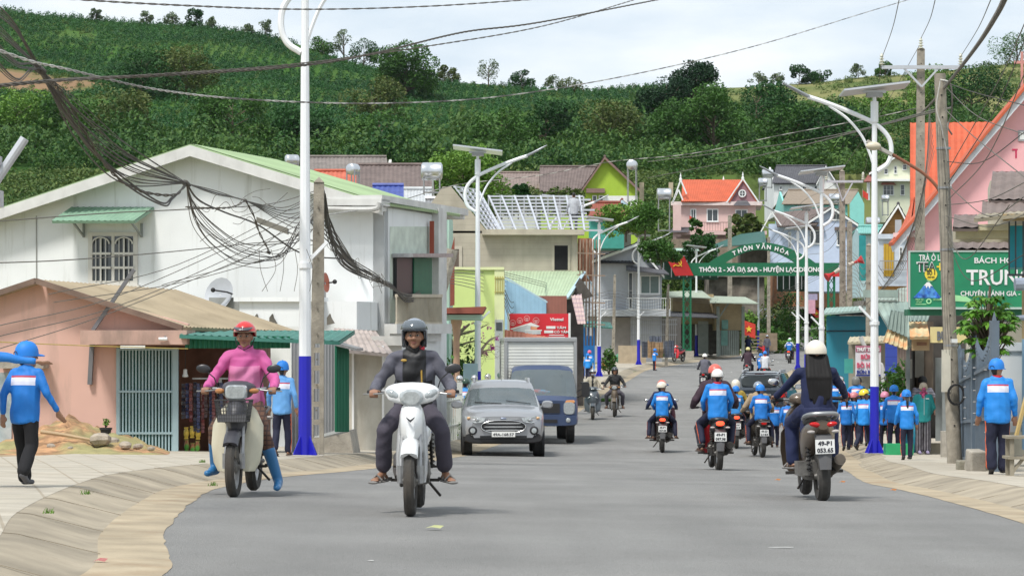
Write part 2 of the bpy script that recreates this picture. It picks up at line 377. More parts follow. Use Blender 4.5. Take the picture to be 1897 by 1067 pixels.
def hill_mat():
 m=bpy.data.materials.new('hill grass and soil'); m.use_nodes=True; N=m.node_tree.nodes; L=m.node_tree.links; b=N['Principled BSDF']; b.inputs['Roughness'].default_value=1; b.inputs['Specular IOR Level'].default_value=.1
 g=nn(N,'ShaderNodeNewGeometry'); n=nn(N,'ShaderNodeTexNoise'); n.inputs['Scale'].default_value=.035; n.inputs['Detail'].default_value=9; n.inputs['Roughness'].default_value=.62; L.new(g.outputs['Position'],n.inputs['Vector'])
 c=nn(N,'ShaderNodeValToRGB'); e=c.color_ramp.elements; e[0].position=.36; e[0].color=(.03,.08,.018,1); e[1].position=.62; e[1].color=(.07,.13,.03,1)
 k=c.color_ramp.elements.new(.5); k.color=(.05,.12,.022,1); L.new(n.outputs[0],c.inputs[0])
 sx=nn(N,'ShaderNodeSeparateXYZ'); L.new(g.outputs['Position'],sx.inputs[0])
 mr=nn(N,'ShaderNodeMapRange'); mr.inputs[1].default_value=5; mr.inputs[2].default_value=60; mr.inputs[4].default_value=.75; L.new(sx.outputs[0],mr.inputs[0])
 mx=nn(N,'ShaderNodeMix',data_type='RGBA'); L.new(mr.outputs[0],mx.inputs[0]); L.new(c.outputs[0],mx.inputs[6])
 c2=nn(N,'ShaderNodeValToRGB'); c2.color_ramp.elements[0].position=.38; c2.color_ramp.elements[0].color=(.09,.13,.035,1); c2.color_ramp.elements[1].position=.58; c2.color_ramp.elements[1].color=(.25,.225,.10,1); L.new(n.outputs[0],c2.inputs[0]); L.new(c2.outputs[0],mx.inputs[7])
 vd=nn(N,'ShaderNodeVectorMath',operation='DISTANCE'); cmb=nn(N,'ShaderNodeCombineXYZ'); L.new(sx.outputs[0],cmb.inputs[0]); L.new(sx.outputs[1],cmb.inputs[1]); L.new(cmb.outputs[0],vd.inputs[0]); vd.inputs[1].default_value=(-88,462,0)
 n5=nn(N,'ShaderNodeTexNoise'); n5.inputs['Scale'].default_value=.12; n5.inputs['Detail'].default_value=6; L.new(g.outputs['Position'],n5.inputs['Vector'])
 ad=nn(N,'ShaderNodeMath',operation='MULTIPLY_ADD'); L.new(n5.outputs[0],ad.inputs[0]); ad.inputs[1].default_value=26; L.new(vd.outputs['Value'],ad.inputs[2])
 r2=nn(N,'ShaderNodeMapRange'); r2.inputs[1].default_value=34; r2.inputs[2].default_value=26; L.new(ad.outputs[0],r2.inputs[0])
 m2=nn(N,'ShaderNodeMix',data_type='RGBA'); L.new(r2.outputs[0],m2.inputs[0]); L.new(mx.outputs[2],m2.inputs[6]); m2.inputs[7].default_value=(.24,.155,.09,1)
 L.new(m2.outputs[2],b.inputs['Base Color']); return m
HILL=hill_mat()
EARTH=mat('roadside earth',(.30,.22,.14),1,var=.2,sc=1.2,col2=(.16,.19,.07),c2sc=.35,bump=.6,bsc=8)
mb=MB(); rowY=[-60,-20,5]+[8+4*i for i in range(44)]+[184+3*i for i in range(42)]+[312+6*i for i in range(49)]+[606,625,660,720,800]
NX=111; V=[];Fc=[];Mi=[]
for Y in rowY:
 wv=60+max(Y,0)*.36
 for k in range(NX):
  X=-wv+2*wv*k/(NX-1); V.append((X,Y,terr(X,Y)))
for i in range(len(rowY)-1):
 for k in range(NX-1): Fc.append((i*NX+k,i*NX+k+1,(i+1)*NX+k+1,(i+1)*NX+k)); Mi.append(0 if rowY[i]<186 else 1)
mb.v=V; mb.f=Fc; mb.m=Mi; mb.n=len(V)
tag(mb.build('ground',[EARTH,HILL],smooth=80),kind='structure')
# ================================================================ LEAVES
def leafmat(name,c1,c2,sc=.15,rough=.6):
 m=bpy.data.materials.new(name); m.use_nodes=True; N=m.node_tree.nodes; L=m.node_tree.links; b=N['Principled BSDF']; b.inputs['Roughness'].default_value=rough; b.inputs['Specular IOR Level'].default_value=.25
 g=nn(N,'ShaderNodeNewGeometry'); n=nn(N,'ShaderNodeTexNoise'); n.inputs['Scale'].default_value=sc; n.inputs['Detail'].default_value=4; L.new(g.outputs['Position'],n.inputs['Vector'])
 ri=nn(N,'ShaderNodeMath',operation='MULTIPLY_ADD'); L.new(g.outputs['Random Per Island'],ri.inputs[0]); ri.inputs[1].default_value=.5; L.new(n.outputs[0],ri.inputs[2])
 r=nn(N,'ShaderNodeMapRange'); r.inputs[1].default_value=.45; r.inputs[2].default_value=1.05; L.new(ri.outputs[0],r.inputs[0])
 x=nn(N,'ShaderNodeMix',data_type='RGBA'); L.new(r.outputs[0],x.inputs[0]); x.inputs[6].default_value=(*c1,1); x.inputs[7].default_value=(*c2,1); L.new(x.outputs[2],b.inputs['Base Color'])
 tr=nn(N,'ShaderNodeBsdfTranslucent'); L.new(x.outputs[2],tr.inputs[0]); ms=nn(N,'ShaderNodeMixShader'); ms.inputs[0].default_value=.22
 o=N['Material Output']; L.new(b.outputs[0],ms.inputs[1]); L.new(tr.outputs[0],ms.inputs[2]); L.new(ms.outputs[0],o.inputs[0]); return m
L_DARK=leafmat('dark leaves',(.018,.062,.018),(.045,.135,.03))
L_MID=leafmat('green leaves',(.035,.10,.018),(.085,.19,.035))
L_LT=leafmat('fresh green leaves',(.07,.17,.02),(.17,.30,.05))
L_OL=leafmat('olive leaves',(.055,.10,.022),(.15,.18,.05))
L_GREY=leafmat('grey green leaves',(.09,.14,.07),(.18,.23,.12))
BARK=mat('bark',(.12,.09,.065),.95,var=.3,sc=8,bump=.6)
def leaves(cent, size, jit=.4, up=.5, asp=.55):
 """quads: one bent leaf clump per centre"""
 n=len(cent); cent=np.asarray(cent); s=size*(1+jit*rng.uniform(-1,1,n))[:,None]
 nr=rng.normal(size=(n,3)); nr[:,2]=np.abs(nr[:,2])+up; nr/=np.linalg.norm(nr,axis=1)[:,None]
 a=np.cross(nr,rng.normal(size=(n,3))); a/=np.linalg.norm(a,axis=1)[:,None]; b=np.cross(nr,a)
 V=np.stack([cent-a*s,cent-b*s*asp,cent+a*s,cent+b*s*asp],1).reshape(-1,3)
 return V
def quads_obj(name, V, m, parent=None, mi=None, mats=None):
 me=bpy.data.meshes.new(name); n=len(V)//4; me.vertices.add(len(V)); me.vertices.foreach_set('co',np.asarray(V,dtype=np.float32).ravel())
 me.loops.add(n*4); me.loops.foreach_set('vertex_index',np.arange(n*4,dtype=np.int32)); me.polygons.add(n); me.polygons.foreach_set('loop_start',np.arange(0,n*4,4,dtype=np.int32)); me.polygons.foreach_set('loop_total',np.full(n,4,dtype=np.int32))
 for x in (mats or [m]): me.materials.append(x)
 if mi is not None: me.polygons.foreach_set('material_index',np.asarray(mi,dtype=np.int32))
 me.update(calc_edges=True); me.validate()
 o=bpy.data.objects.new(name,me); COL.objects.link(o)
 if parent: o.parent=parent
 return o
def clump_pts(n, R3, shell=.75):
 d=rng.normal(size=(n,3)); d/=np.linalg.norm(d,axis=1)[:,None]; r=(shell+(1-shell)*rng.random(n))**1.0
 r*=1+.18*np.sin(d[:,0]*5+rng.random()*6)*np.cos(d[:,1]*4+rng.random()*6)
 return d*r[:,None]*np.array(R3)
def tree(name,label,H,Wd,m,group=None,cat='tree',nclump=16,nleaf=90,leaf=.35,tfrac=.35,loc=(0,0,0),shape='round',trunk=None,seed=None):
 global rng
 if seed is not None: rng=np.random.default_rng(seed)
 t=thing(name,label,cat,loc,rotz=0,group=group)
 mb=MB(); r0=trunk or H*.022; top=Vector((rng.uniform(-.04,.04)*H,rng.uniform(-.04,.04)*H,H*.8))
 path=[Vector((0,0,-.3)),Vector((top.x*.3,top.y*.3,H*.3)),Vector((top.x*.7,top.y*.7,H*.55)),top]; mb.tube(path,[r0*1.3,r0,r0*.7,r0*.25],7)
 P_=[]
 for i in range(nclump):
  f=i/nclump
  if shape=='round':
   zz=tfrac+(1-tfrac)*(.12+.8*rng.random()); rr=math.sqrt(max(.05,1-((zz-(tfrac+.42*(1-tfrac)))/(.62*(1-tfrac)))**2))*.5
  elif shape=='cone': zz=tfrac+(1-tfrac)*f; rr=.5*(1-f)+.06
  elif shape=='umbrella': zz=.72+.24*rng.random(); rr=.5
  elif shape=='loose': zz=tfrac+(1-tfrac)*(.15+.8*f); rr=.42*(1-.4*f)
  a=rng.random()*6.28; q=rr*(.35+.65*math.sqrt(rng.random()))
  c=np.array([math.cos(a)*q*Wd+top.x*zz,math.sin(a)*q*Wd+top.y*zz,zz*H]); cs=Wd*(.16+.10*rng.random())
  if shape=='loose': cs*=.75
  mb.tube([Vector((top.x*zz*.7,top.y*zz*.7,H*max(tfrac*.7,zz-.25))),Vector(c*.75+np.array([0,0,c[2]*.18])),Vector(c)],[r0*.45,r0*.28,r0*.1],5)
  P_.append(clump_pts(nleaf,(cs,cs,cs*.8))+c)
 mb.build('trunk',BARK,t)
 V=leaves(np.concatenate(P_),leaf); quads_obj('crown',V,m,t)
 return t
# ================================================================ HILLSIDE GROWTH
def hp(X,Y,z): return CX+X/Y*F, HY-(z-CZ)/Y*F
def growth():
 rg=np.random.default_rng(3); cof=[];forest=[];shr=[];
 for i,Y in enumerate(np.arange(350,603,2.8)):
  for X in np.arange(-128,42,1.9):
   x=X+rg.normal()*.25; y=Y+rg.normal()*.3+mnoise.noise(Vector((X*.03,Y*.03,5)))*5; z=terr(x,y); px,py=hp(x,y,z)
   if px<-60: continue
   lim=np.interp(px,[-100,0,300,560,760,1000,1200],[250,255,285,275,285,270,215])
   if py<lim+14*mnoise.noise(Vector((x*.05,y*.05,1))) and (x+88)**2+(y-462)**2>16**2 and mnoise.noise(Vector((x*.06,y*.05,9)))<.32: cof.append((x,y,z,1))
 for k in range(8200):
  y=304+296*rg.random()**.9; x=rg.uniform(-.21,.215)*y; z=terr(x,y); px,py=hp(x,y,z)
  lim=np.interp(px,[-100,0,300,560,760,1000,1200,1500,1900],[245,250,280,270,275,255,205,240,250])
  nz=mnoise.noise(Vector((x*.03,y*.03,2)))
  if py>lim-8 and (x+88)**2+(y-462)**2>15**2 and rg.random()<.8: forest.append((x,y,z,.8+1.1*rg.random()**2+.5*nz))
  elif px>1050 and rg.random()<.3+nz: shr.append((x,y,z,.6+.9*rg.random()))
 for k in range(15500):
  y=302+298*rg.random(); x=rg.uniform(-.21,.215)*y
  if k>9000:
   y=204+96*rg.random(); x=rg.uniform(-.21,.215)*y
   if xat(LEc,y)-1.5<x<xat(REc,y)+1.5: continue
  z=terr(x,y)
  px,py=hp(x,y,z)
  if px>1050 and py<225 and rg.random()<.72: continue
  if mnoise.noise(Vector((x*.05,y*.05,7)))>(-.25 if k<9001 else -.6): shr.append((x,y,z,.35+.6*rg.random() if k<9001 else .7+.9*rg.random()))
 return cof,forest,shr
cof,forest,shr=growth()
def instances(pts, nproto, nleaf, rad, leaf, hz, shell=.55, up=.4):
 global rng
 protos=[]
 for i in range(nproto):
  c=clump_pts(nleaf,(rad,rad,rad*hz),shell); c[:,2]=np.abs(c[:,2]+rad*hz*.25)
  if rad>1.5: # lobed crown
   lob=rng.normal(size=(7,3)); lob/=np.linalg.norm(lob,axis=1)[:,None]; lob[:,2]=np.abs(lob[:,2])
   k=rng.integers(0,7,nleaf); c=clump_pts(nleaf,(rad*.5,rad*.5,rad*.42),.7)+lob[k]*np.array([rad*.6,rad*.6,rad*hz*.7])+np.array([0,0,rad*.3])
  protos.append(leaves(c,leaf,up=up))
 out=[]
 for j,(x,y,z,s) in enumerate(pts):
  p=protos[j%nproto]; a=rng.random()*6.28; ca,sa=math.cos(a),math.sin(a)
  q=p*s*np.array([1,1,.85+.4*rng.random()]); out.append(np.stack([q[:,0]*ca-q[:,1]*sa+x,q[:,0]*sa+q[:,1]*ca+y,q[:,2]+z],1))
 return np.concatenate(out)
L_COF=leafmat('coffee leaves',(.014,.070,.020),(.05,.15,.038),sc=.05,rough=.5)
L_FOR=leafmat('forest leaves',(.020,.078,.018),(.105,.19,.04),sc=.06)
L_SHR=leafmat('scrub leaves',(.035,.095,.02),(.15,.20,.05),sc=.04)
tag(quads_obj('coffee_bushes',instances(cof,14,80,.84,.165,1.3),L_COF),kind='stuff',label='rows of dark green coffee bushes covering the upper hillside')
tag(quads_obj('hill_forest',instances(forest,14,230,1.75,.16,.95),L_FOR),kind='stuff',label='mixed green woodland covering the lower hillside')
tag(quads_obj('hill_scrub',instances(shr,10,80,.95,.15,.8),L_SHR),kind='stuff',label='low scrub and tall grass on the hillside')
def hill_tree(px,Y,H,Wd,m,shape,label,nc=14,nl=190,leaf=.22,group=None,tf=.3,name='ridge_tree',dz=0):
 X=(px-CX)/F*Y; return tree(name,label,H,Wd,m,group,'tree',nc,nl,leaf,tf,(X,Y,terr(X,Y)-.3+dz),shape)
GR='trees standing along the ridge'; L_VD=leafmat('very dark leaves',(.006,.028,.012),(.022,.065,.022))
for px,H,W_,m,sh,lb in ((178,4,3,L_GREY,'loose','thin pale tree on the ridge at the far left'),(272,4.2,3.4,L_GREY,'loose','spindly grey tree on the left ridge above the coffee rows'),(318,4,4.2,L_GREY,'loose','wide wispy tree on the left ridge beside the dark round one'),(360,5.2,3.8,L_DARK,'round','dark round tree on the left ridge, darkest of its row'),(393,3.6,3,L_GREY,'loose','small pale tree right of the dark ridge tree'),(462,3,3,L_GREY,'loose','faint small tree on the ridge near the tall lamp post'),(492,5,3.4,L_GREY,'loose','tall faint tree on the ridge left of the lamp arm'),(600,5,6,L_MID,'round','bushy green tree on the ridge just right of the white lamp post'),(637,9,5,L_GREY,'loose','airy tree rising over the ridge right of the lamp post'),(674,7.5,6,L_DARK,'round','dark broad tree on the descending ridge'),(830,5,6,L_OL,'loose','low olive tree on the ridge right of the big dark tree'),(905,7,5,L_GREY,'loose','open crowned tree on the middle of the ridge'),(965,5.5,4.5,L_DARK,'round','compact dark tree on the middle of the ridge'),(1025,4.5,4,L_GREY,'loose','sparse tree where the ridge dips'),(1060,3.8,5,L_OL,'round','low tree at the start of the grassy saddle'),(1480,5.5,4,L_DARK,'round','round dark tree on the right ridge'),(1405,4,5,L_GREY,'loose','pale bush-like tree on the right ridge'),(1440,3.5,4,L_GREY,'loose','small pale tree between two darker ones on the right ridge'),(1520,3.5,4.5,L_DARK,'round','low dark tree on the right ridge'),(1590,4,4,L_GREY,'loose','thin tree on the ridge beside the lamp panel'),(1640,4,3.4,L_MID,'round','small green tree behind the insulator pole'),(1885,8,9,L_MID,'round','big leafy tree on the ridge at the right edge')):
 hill_tree(px,596,H*.85,W_*1.05,m,sh,lb,group=GR,nl=60 if m is L_GREY else 190,leaf=.2,tf=.3 if m is L_GREY else .03)
hill_tree(752,520,9.5,11,L_MID,'round','very large spreading green tree on the hill, tallest in the middle',34,420,.24,tf=.15,name='hillside_tree')
hill_tree(1292,400,13.6,7.2,L_VD,'round','tall dark tree with layered crown on the right slope',38,240,.22,tf=.2,name='hillside_tree')
hill_tree(1235,395,11.2,7.4,L_VD,'round','broad dark tree left of the tall layered one on the slope',34,240,.22,tf=.15,name='hillside_tree')
hill_tree(1322,345,8.5,8,L_MID,'round','feathery bright green bamboo clump behind the pink house',28,300,.2,tf=.05,name='bamboo_clump',dz=1)
hill_tree(1262,350,7,8,L_MID,'round','rounded green tree behind the pink house roof',22,260,.22,tf=.1,name='hillside_tree')
for px,Y,H,W_,m,lb in ((560,330,7,8,L_DARK,'dark tree behind the long brown roofs'),(430,350,8,9,L_MID,'broad green tree behind the white gable'),(700,345,7,8,L_MID,'green tree above the red tiled roof'),(215,350,7.5,9,L_OL,'olive tree on the lower slope at the left'),(120,340,7,8,L_MID,'leafy tree low on the slope above the white wall'),(30,345,8,9,L_LT,'light green tree at the far left of the slope'),(690,430,8,9,L_OL,'olive crowned tree halfway up the middle slope'),(260,430,8,10,L_DARK,'dark clump tree in the coffee slope'),(345,432,8,9,L_OL,'pale olive tree in the coffee slope'),(1130,360,7,9,L_OL,'yellowish tree above the lime green gable'),(1010,360,7,8,L_DARK,'dark tree above the brown tiled roofs'),(930,350,7,8,L_MID,'green tree above the unfinished roof'),(1560,345,8,9,L_DARK,'dark tree behind the cream villa'),(1470,350,7,8,L_MID,'green tree behind the dark grey roof'),(1400,380,8,9,L_DARK,'dark tree high behind the pink house'),(1640,400,8,10,L_LT,'fresh green bush tree right of the tall lamp'),(1440,440,8,10,L_DARK,'dark spreading tree on the right slope'),(1800,430,9,11,L_DARK,'dark tree above the orange roof'),(1740,470,8,10,L_LT,'bright green tree on the upper right slope')):
 hill_tree(px,Y,H,W_,m,'round',lb,20,260,.23,group='trees on the lower hillside',name='hillside_tree',tf=.12)
# ================================================================ BUILDING HELPERS
def house(name,label,loc,cat='house',group=None): return thing(name,label,cat,loc,0,group,world=True)
def window(fa,x0,y0,x1,y1,par,cols=2,rows=2,fm=WHITE,gm=GLASS,fw=.07,off=0,name='window',sill=True):
 mb=MB(); a,b=off-.05,off+.02; k=fw*F/fa.pt((x0+x1)/2,y0).y
 fa.box(mb,x0,y0,x1,y0+k,a,b); fa.box(mb,x0,y1-k,x1,y1,a,b); fa.box(mb,x0,y0+k,x0+k,y1-k,a,b); fa.box(mb,x1-k,y0+k,x1,y1-k,a,b)
 for i in range(1,cols):
  c=x0+(x1-x0)*i/cols; fa.box(mb,c-k*.35,y0+k,c+k*.35,y1-k,a+.012,b)
 for i in range(1,rows):
  c=y0+(y1-y0)*i/rows; fa.box(mb,x0+k,c-k*.22,x1-k,c+k*.22,a+.016,b)
 if sill: fa.box(mb,x0-k*.6,y1,x1+k*.6,y1+k*.6,a-.06,b)
 f=mb.build(name,fm,par,smooth=0)
 g=MB(); fa.box(g,x0+k*.9,y0+k*.9,x1-k*.9,y1-k*.9,off-.02,off+.015); g.build('pane',gm,f,smooth=0)
 return f
def corr(n,amp=.018): return lambda u: amp*math.cos(2*math.pi*u*n)
def roofsheet(mb,q,mtile=False,mi=0,thick=.06):
 p=[Vector(x) for x in q]; Lu=max((p[1]-p[0]).length,(p[2]-p[3]).length); Lv=max((p[3]-p[0]).length,(p[2]-p[1]).length)
 if mtile:
  n=max(2,min(90,int(Lu/.22))); r=max(2,int(Lv/.34)); mb.sheet(q,n*4,r*3,corr(n,.018),thick,mi,.04,r)
 else:
  n=max(2,min(90,int(Lu/.13))); mb.sheet(q,n*6,1,corr(n,.013),thick,mi)
def railing(fa,x0,x1,y0,y1,par,m,n=14,off=0,w=.035,name='railing'):
 mb=MB(); fa.line(mb,(x0,y0),(x1,y0),w*1.5,off); fa.line(mb,(x0,y1),(x1,y1),w*1.3,off)
 for i in range(n+1):
  x=x0+(x1-x0)*i/n; fa.line(mb,(x,y0),(x,y1),w*.7,off)
 return mb.build(name,m,par,smooth=0)
WALLW=mat('white weathered render',(.76,.78,.78),.9,var=.07,sc=.8,stain=.65,st0=.54,scol=(.42,.42,.38),ssc=(2.6,2.6,.2))
GREENROOF=mat('faded green roof sheet',(.30,.41,.22),.6,var=.14,sc=.8,stain=.5,st0=.56,scol=(.22,.25,.16))
TRIM=mat('eave board',(.62,.62,.60),.8,var=.1,stain=.4,st0=.55,scol=(.25,.23,.2))
BRTILE=mat('brown roof tiles',(.15,.115,.105),.75,var=.2,sc=2.5)
GRTILE=mat('dark grey roof tiles',(.075,.075,.085),.7,var=.2,sc=2.5)
ORTILE=mat('orange roof tiles',(.50,.105,.045),.7,var=.12,sc=1.5)
RDTILE=mat('red roof tiles',(.47,.12,.07),.75,var=.2,sc=2)
BLTILE=mat('blue roof sheet',(.05,.08,.30),.5,var=.15)
TEALR=mat('teal green roof sheet',(.05,.18,.145),.55,var=.12,sc=1)
# ================================================================ WHITE GABLE BUILDING, LEFT
fa=Fac(712,57,-16)        # gable wall: left end further away
fs=Fac(712,57,74)         # street front, running back
g0=fa.pt(712,830)
hW=house('white_building','large white two storey building with green metal roof and tangled cables in front',(g0.x,g0.y,gz(g0.x,g0.y)),'building')
mb=MB(); fa.poly(mb,[(-90,870),(-90,428),(0,402),(368,282),(712,378),(712,860)],0,.25)
zb=gz(g0.x,g0.y)-.5
def up_(p,z): return Vector((p.x,p.y,z))
c1=fa.pt(712,378); D=4.4; sd_=fs.d
e=c1+sd_*D
mb.prism([up_(c1,zb),up_(e,zb),up_(e,c1.z),c1],-fs.n*-.25)   # street wall lower body
mb.build('wall',WALLW,hW,smooth=0)
ap=fa.pt(368,270); apb=ap+sd_*4.9; rb=fa.pt(728,376); eL=fa.pt(-95,424)
ov=-fa.n*.45
rbo=fa.pt(722,378)
down=Vector((fa.d.x,fa.d.y,0))
slope=(rbo-ap); slope_ext=ap+slope*1.0
mb=MB()
q=[ap+ov,ap+sd_*4.6,rbo+sd_*4.9+down*.05,rbo+ov]; roofsheet(mb,[q[3],q[2],q[1],q[0]],thick=.05)
q=[eL+ov,eL+sd_*4.6,ap+sd_*4.6,ap+ov]; roofsheet(mb,q,thick=.05)
mb.build('roof',GREENROOF,hW)
mb=MB()
for a,b in ((ap,rbo),(eL,ap)):
 a=a+ov*1.1; b=b+ov*1.1; mb.prism([a+Vector((0,0,-.26)),b+Vector((0,0,-.26)),b+Vector((0,0,-.03)),a+Vector((0,0,-.03))],fa.n*.05)
mb.build('bargeboard',TRIM,hW,smooth=0)
mb=MB(); fa.box(mb,600,371,722,383,-.55,.02); fa.box(mb,606,384,716,392,-.35,.01)
p0=fa.pt(722,375,-.5)
mb.prism([p0,p0+sd_*6.2+Vector((0,0,-.02)),p0+sd_*6.2+Vector((0,0,.13)),p0+Vector((0,0,.13))],fs.n*1.0)
p1=fa.pt(712,384)
mb.prism([p1+sd_*.1,p1+sd_*5.8,p1+sd_*5.8+Vector((0,0,.1)),p1+sd_*.1+Vector((0,0,.1))],fs.n*.9)
mb.build('cornice',TRIM,hW,smooth=0)
mb=MB(); mb.tube(catmull([fa.pt(602,389,-.6),fa.pt(680,391,-.6),fa.pt(714,389,-.6),fa.pt(720,378,-.6)],5),.055,8); mb.build('drain_pipe',mat('grey pvc',(.5,.5,.48),.5,var=.1,stain=.4),hW)
BAL=mat('cream railing',(.52,.47,.37),.7,var=.12,stain=.5,st0=.5,scol=(.25,.17,.1))
mb=MB(); fs.box(mb,800,386,815,612,-.16,.12); fs.box(mb,712,600,815,618,-.28,.0); fs.box(mb,712,618,808,632,-.12,-.001); mb.build('balcony_slab',TRIM,hW,smooth=0)
railing(fs,716,800,548,599,hW,BAL,38,-.22,.045,'balcony_railing')
mb=MB(); fs.box(mb,722,420,800,598,-.012,-.004); mb.build('balcony_recess',mat('loggia wall',(.56,.62,.54),.9,var=.2),hW,smooth=0)
mb=MB(); fs.box(mb,727,478,788,548,-.10,-.02,0); mb.build('balcony_window',mat('unlit window',(.012,.013,.015),.4),hW,smooth=0)
mb=MB(); fs.box(mb,757,478,790,550,-.13,-.1); mb.build('green_shutter',mat('green metal',(.03,.16,.09),.6,var=.15,wave=('X',8,(.02,.11,.06),.5,.9)),hW,smooth=0)
mb=MB(); fs.box(mb,724,470,800,477,-.5,-.02); mb.build('window_hood',STEEL,hW,smooth=0)
mb=MB(); fs.line(mb,(792,410),(792,470),.1,-.1); mb.build('red_post',mat('rust red paint',(.30,.06,.03),.7),hW,smooth=0)
WCR=mat('cream window paint',(.62,.60,.55),.6,var=.06)
f=window(fa,165,430,256,528,hW,2,1,WCR,fw=.09)
mb=MB()
for k in range(2):
 x0=171+43*k; x1=x0+36
 for x in (x0+9,x0+18,x0+27): fa.line(mb,(x,442),(x,522),.016 if x!=x0+18 else .035,-.07)
 for y in (470,496): fa.line(mb,(x0,y),(x1,y),.05,-.06)
 for j in range(8):
  a0=math.pi*j/8; a1=math.pi*(j+1)/8; fa.line(mb,(x0+18-16*math.cos(a0),452-12*math.sin(a0)),(x0+18-16*math.cos(a1),452-12*math.sin(a1)),.025,-.075)
mb.build('window_grille',WCR,f,smooth=0)
mb=MB(); q=[fa.pt(124,412,-.75),fa.pt(276,412,-.75),fa.pt(286,384,-.02),fa.pt(134,384,-.02)]; roofsheet(mb,q); mb.build('awning',mat('green awning sheet',(.22,.36,.26),.6,var=.12),hW)
mb=MB()
for x in (157,264):
 fa.line(mb,(x,414),(x,440),.05,-.05); mb.bar(fa.pt(x,438,-.05),fa.pt(x,414,-.6),.04)
mb.build('awning_bracket',mat('grey bracket',(.25,.27,.26),.6),hW,smooth=0)
mb=MB(); fa.line(mb,(68,400),(68,560),.02,-.012); mb.build('wall_crack',mat('crack line',(.33,.33,.31),1),hW,smooth=0)
mb=MB(); fa.box(mb,495,560,640,606,-1.6,-1.35); fa.box(mb,488,553,644,561,-1.7,-1.2); fa.box(mb,640,560,700,612,-1.35,-.01); mb.build('parapet',WALLW,hW,smooth=0)
mb=MB()
for x in (528,556,615,660):
 mb=MB(); fa.poly(mb,[(x-5,603),(x-5,590),(x,583),(x+2,590),(x+8,600)],-1.66,-1.6); mb.build('vent_opening',mat('soot stain',(.13,.12,.10),1,var=.3),hW,smooth=0)
ann=house('grey_annex','low rendered annex with slanted canopy at the foot of the white building',tuple(fa.pt(690,830,-1.3)),'building')
f2=Fac(590,53,4); mb=MB(); f2.box(mb,640,640,712,850,.3,1.3); mb.build('wall',mat('stained pale render',(.50,.48,.42),.9,var=.12,stain=.5,st0=.5,scol=(.3,.25,.18)),ann,smooth=0)
mb=MB()
for x in (652,708): f2.box(mb,x,640,x+4,832,.22,.3)
mb.build('post',WHITE,ann,smooth=0)
mb=MB(); q=[f2.pt(612,645,-.9),f2.pt(728,656,-.6),f2.pt(700,612,2.6),f2.pt(620,606,2.6)]; roofsheet(mb,q); mb.build('canopy',mat('pinkish grey asbestos sheet',(.42,.36,.33),.85,var=.12,stain=.4),ann)
mb=MB(); f2.box(mb,690,622,760,640,1.2,1.5); f2.box(mb,712,640,748,850,1.35,1.6); mb.build('gate_wall',WCR,ann,smooth=0)
fk=Fac(590,47,0); fk2=Fac(625,47,70)
ki=house('metal_kiosk','kiosk of grey and green corrugated metal sheets beside the concrete pole',(fk.pt(600,830).x,45,gz(-3.2,45)),'kiosk')
GCS=mat('grey corrugated sheet',(.40,.41,.42),.5,.3,var=.08,stain=.25,st0=.6); GGS=mat('green corrugated sheet',(.02,.17,.095),.5,var=.1,sc=2)
mb=MB(); q=[fk.pt(598,805),fk.pt(621,797),fk.pt(621,628),fk.pt(598,630)]; n=6; mb.sheet([fk.pt(570,812),fk.pt(621,797),fk.pt(621,627),fk.pt(570,632)],72,1,corr(9,.015),.02)
mb.sheet([fk.pt(540,845),fk.pt(572,845),fk.pt(572,632),fk.pt(540,634)],40,1,corr(5,.015),.02); mb.build('grey_wall',GCS,ki)
mb=MB(); mb.sheet([fk2.pt(622,800),fk2.pt(645,800),fk2.pt(645,640),fk2.pt(622,640)],60,1,corr(14,.02),.02); mb.build('green_wall',GGS,ki)
mb=MB(); fk.box(mb,500,612,626,632,.06,2.2); mb.build('body',mat('kiosk frame',(.25,.25,.25),.7),ki,smooth=0)
mb=MB(); mb.prism([fk.pt(622,640,-.3),fk.pt(662,650,-.3),fk.pt(662,645,-.3),fk.pt(622,634,-.3)],(0,2.2,0)); mb.build('hood',STEEL,ki,smooth=0)
mb=MB(); fk.poly(mb,[(560,870),(560,822),(621,806),(648,800),(660,870)],-.02,2); mb.build('plinth',CONC,ki,smooth=0)
# ================================================================ PINK SHOP, LEFT
fp=Fac(225,44.3,-4)
gp=fp.pt(200,850)
ps=house('pink_shop','salmon pink corner shop with barred door, tan roof and hanging goods',(gp.x,gp.y,gz(gp.x,gp.y)),'shop')
PINK=mat('salmon render',(.66,.42,.35),.9,var=.07,sc=.7,stain=.6,st0=.53,scol=(.36,.26,.21),ssc=(1.8,1.8,.3))
mb=MB(); fp.poly(mb,[(-60,870),(-60,565),(0,545),(75,523),(348,600),(348,640),(218,640),(218,870)],0,.2); mb.build('wall',PINK,ps,smooth=0)
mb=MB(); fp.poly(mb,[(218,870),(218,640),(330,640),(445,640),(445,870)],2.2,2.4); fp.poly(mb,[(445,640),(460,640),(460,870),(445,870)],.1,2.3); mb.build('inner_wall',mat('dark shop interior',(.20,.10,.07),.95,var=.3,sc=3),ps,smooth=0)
mb=MB(); fp.box(mb,168,612,362,638,-.75,-.002); mb.build('concrete_canopy',mat('weathered pink concrete',(.50,.33,.27),.95,var=.15,stain=.6,st0=.48,scol=(.16,.13,.11)),ps,smooth=0)
mb=MB(); q=[fp.pt(330,609,-.3),fp.pt(470,612,3.8),fp.pt(300,528,4.2),fp.pt(75,519,-.3)]
roofsheet(mb,[fp.pt(345,606,-.3),fp.pt(490,612,3.6),fp.pt(240,528,3.8),fp.pt(75,519,-.3)]);
roofsheet(mb,[fp.pt(-70,566,-.2),fp.pt(-70,566,3.8),fp.pt(75,520,3.8),fp.pt(75,519,-.2)]); mb.build('roof',mat('tan fibre roof sheet',(.36,.295,.20),.85,var=.14,sc=1,stain=.5,st0=.5,scol=(.2,.16,.1)),ps)
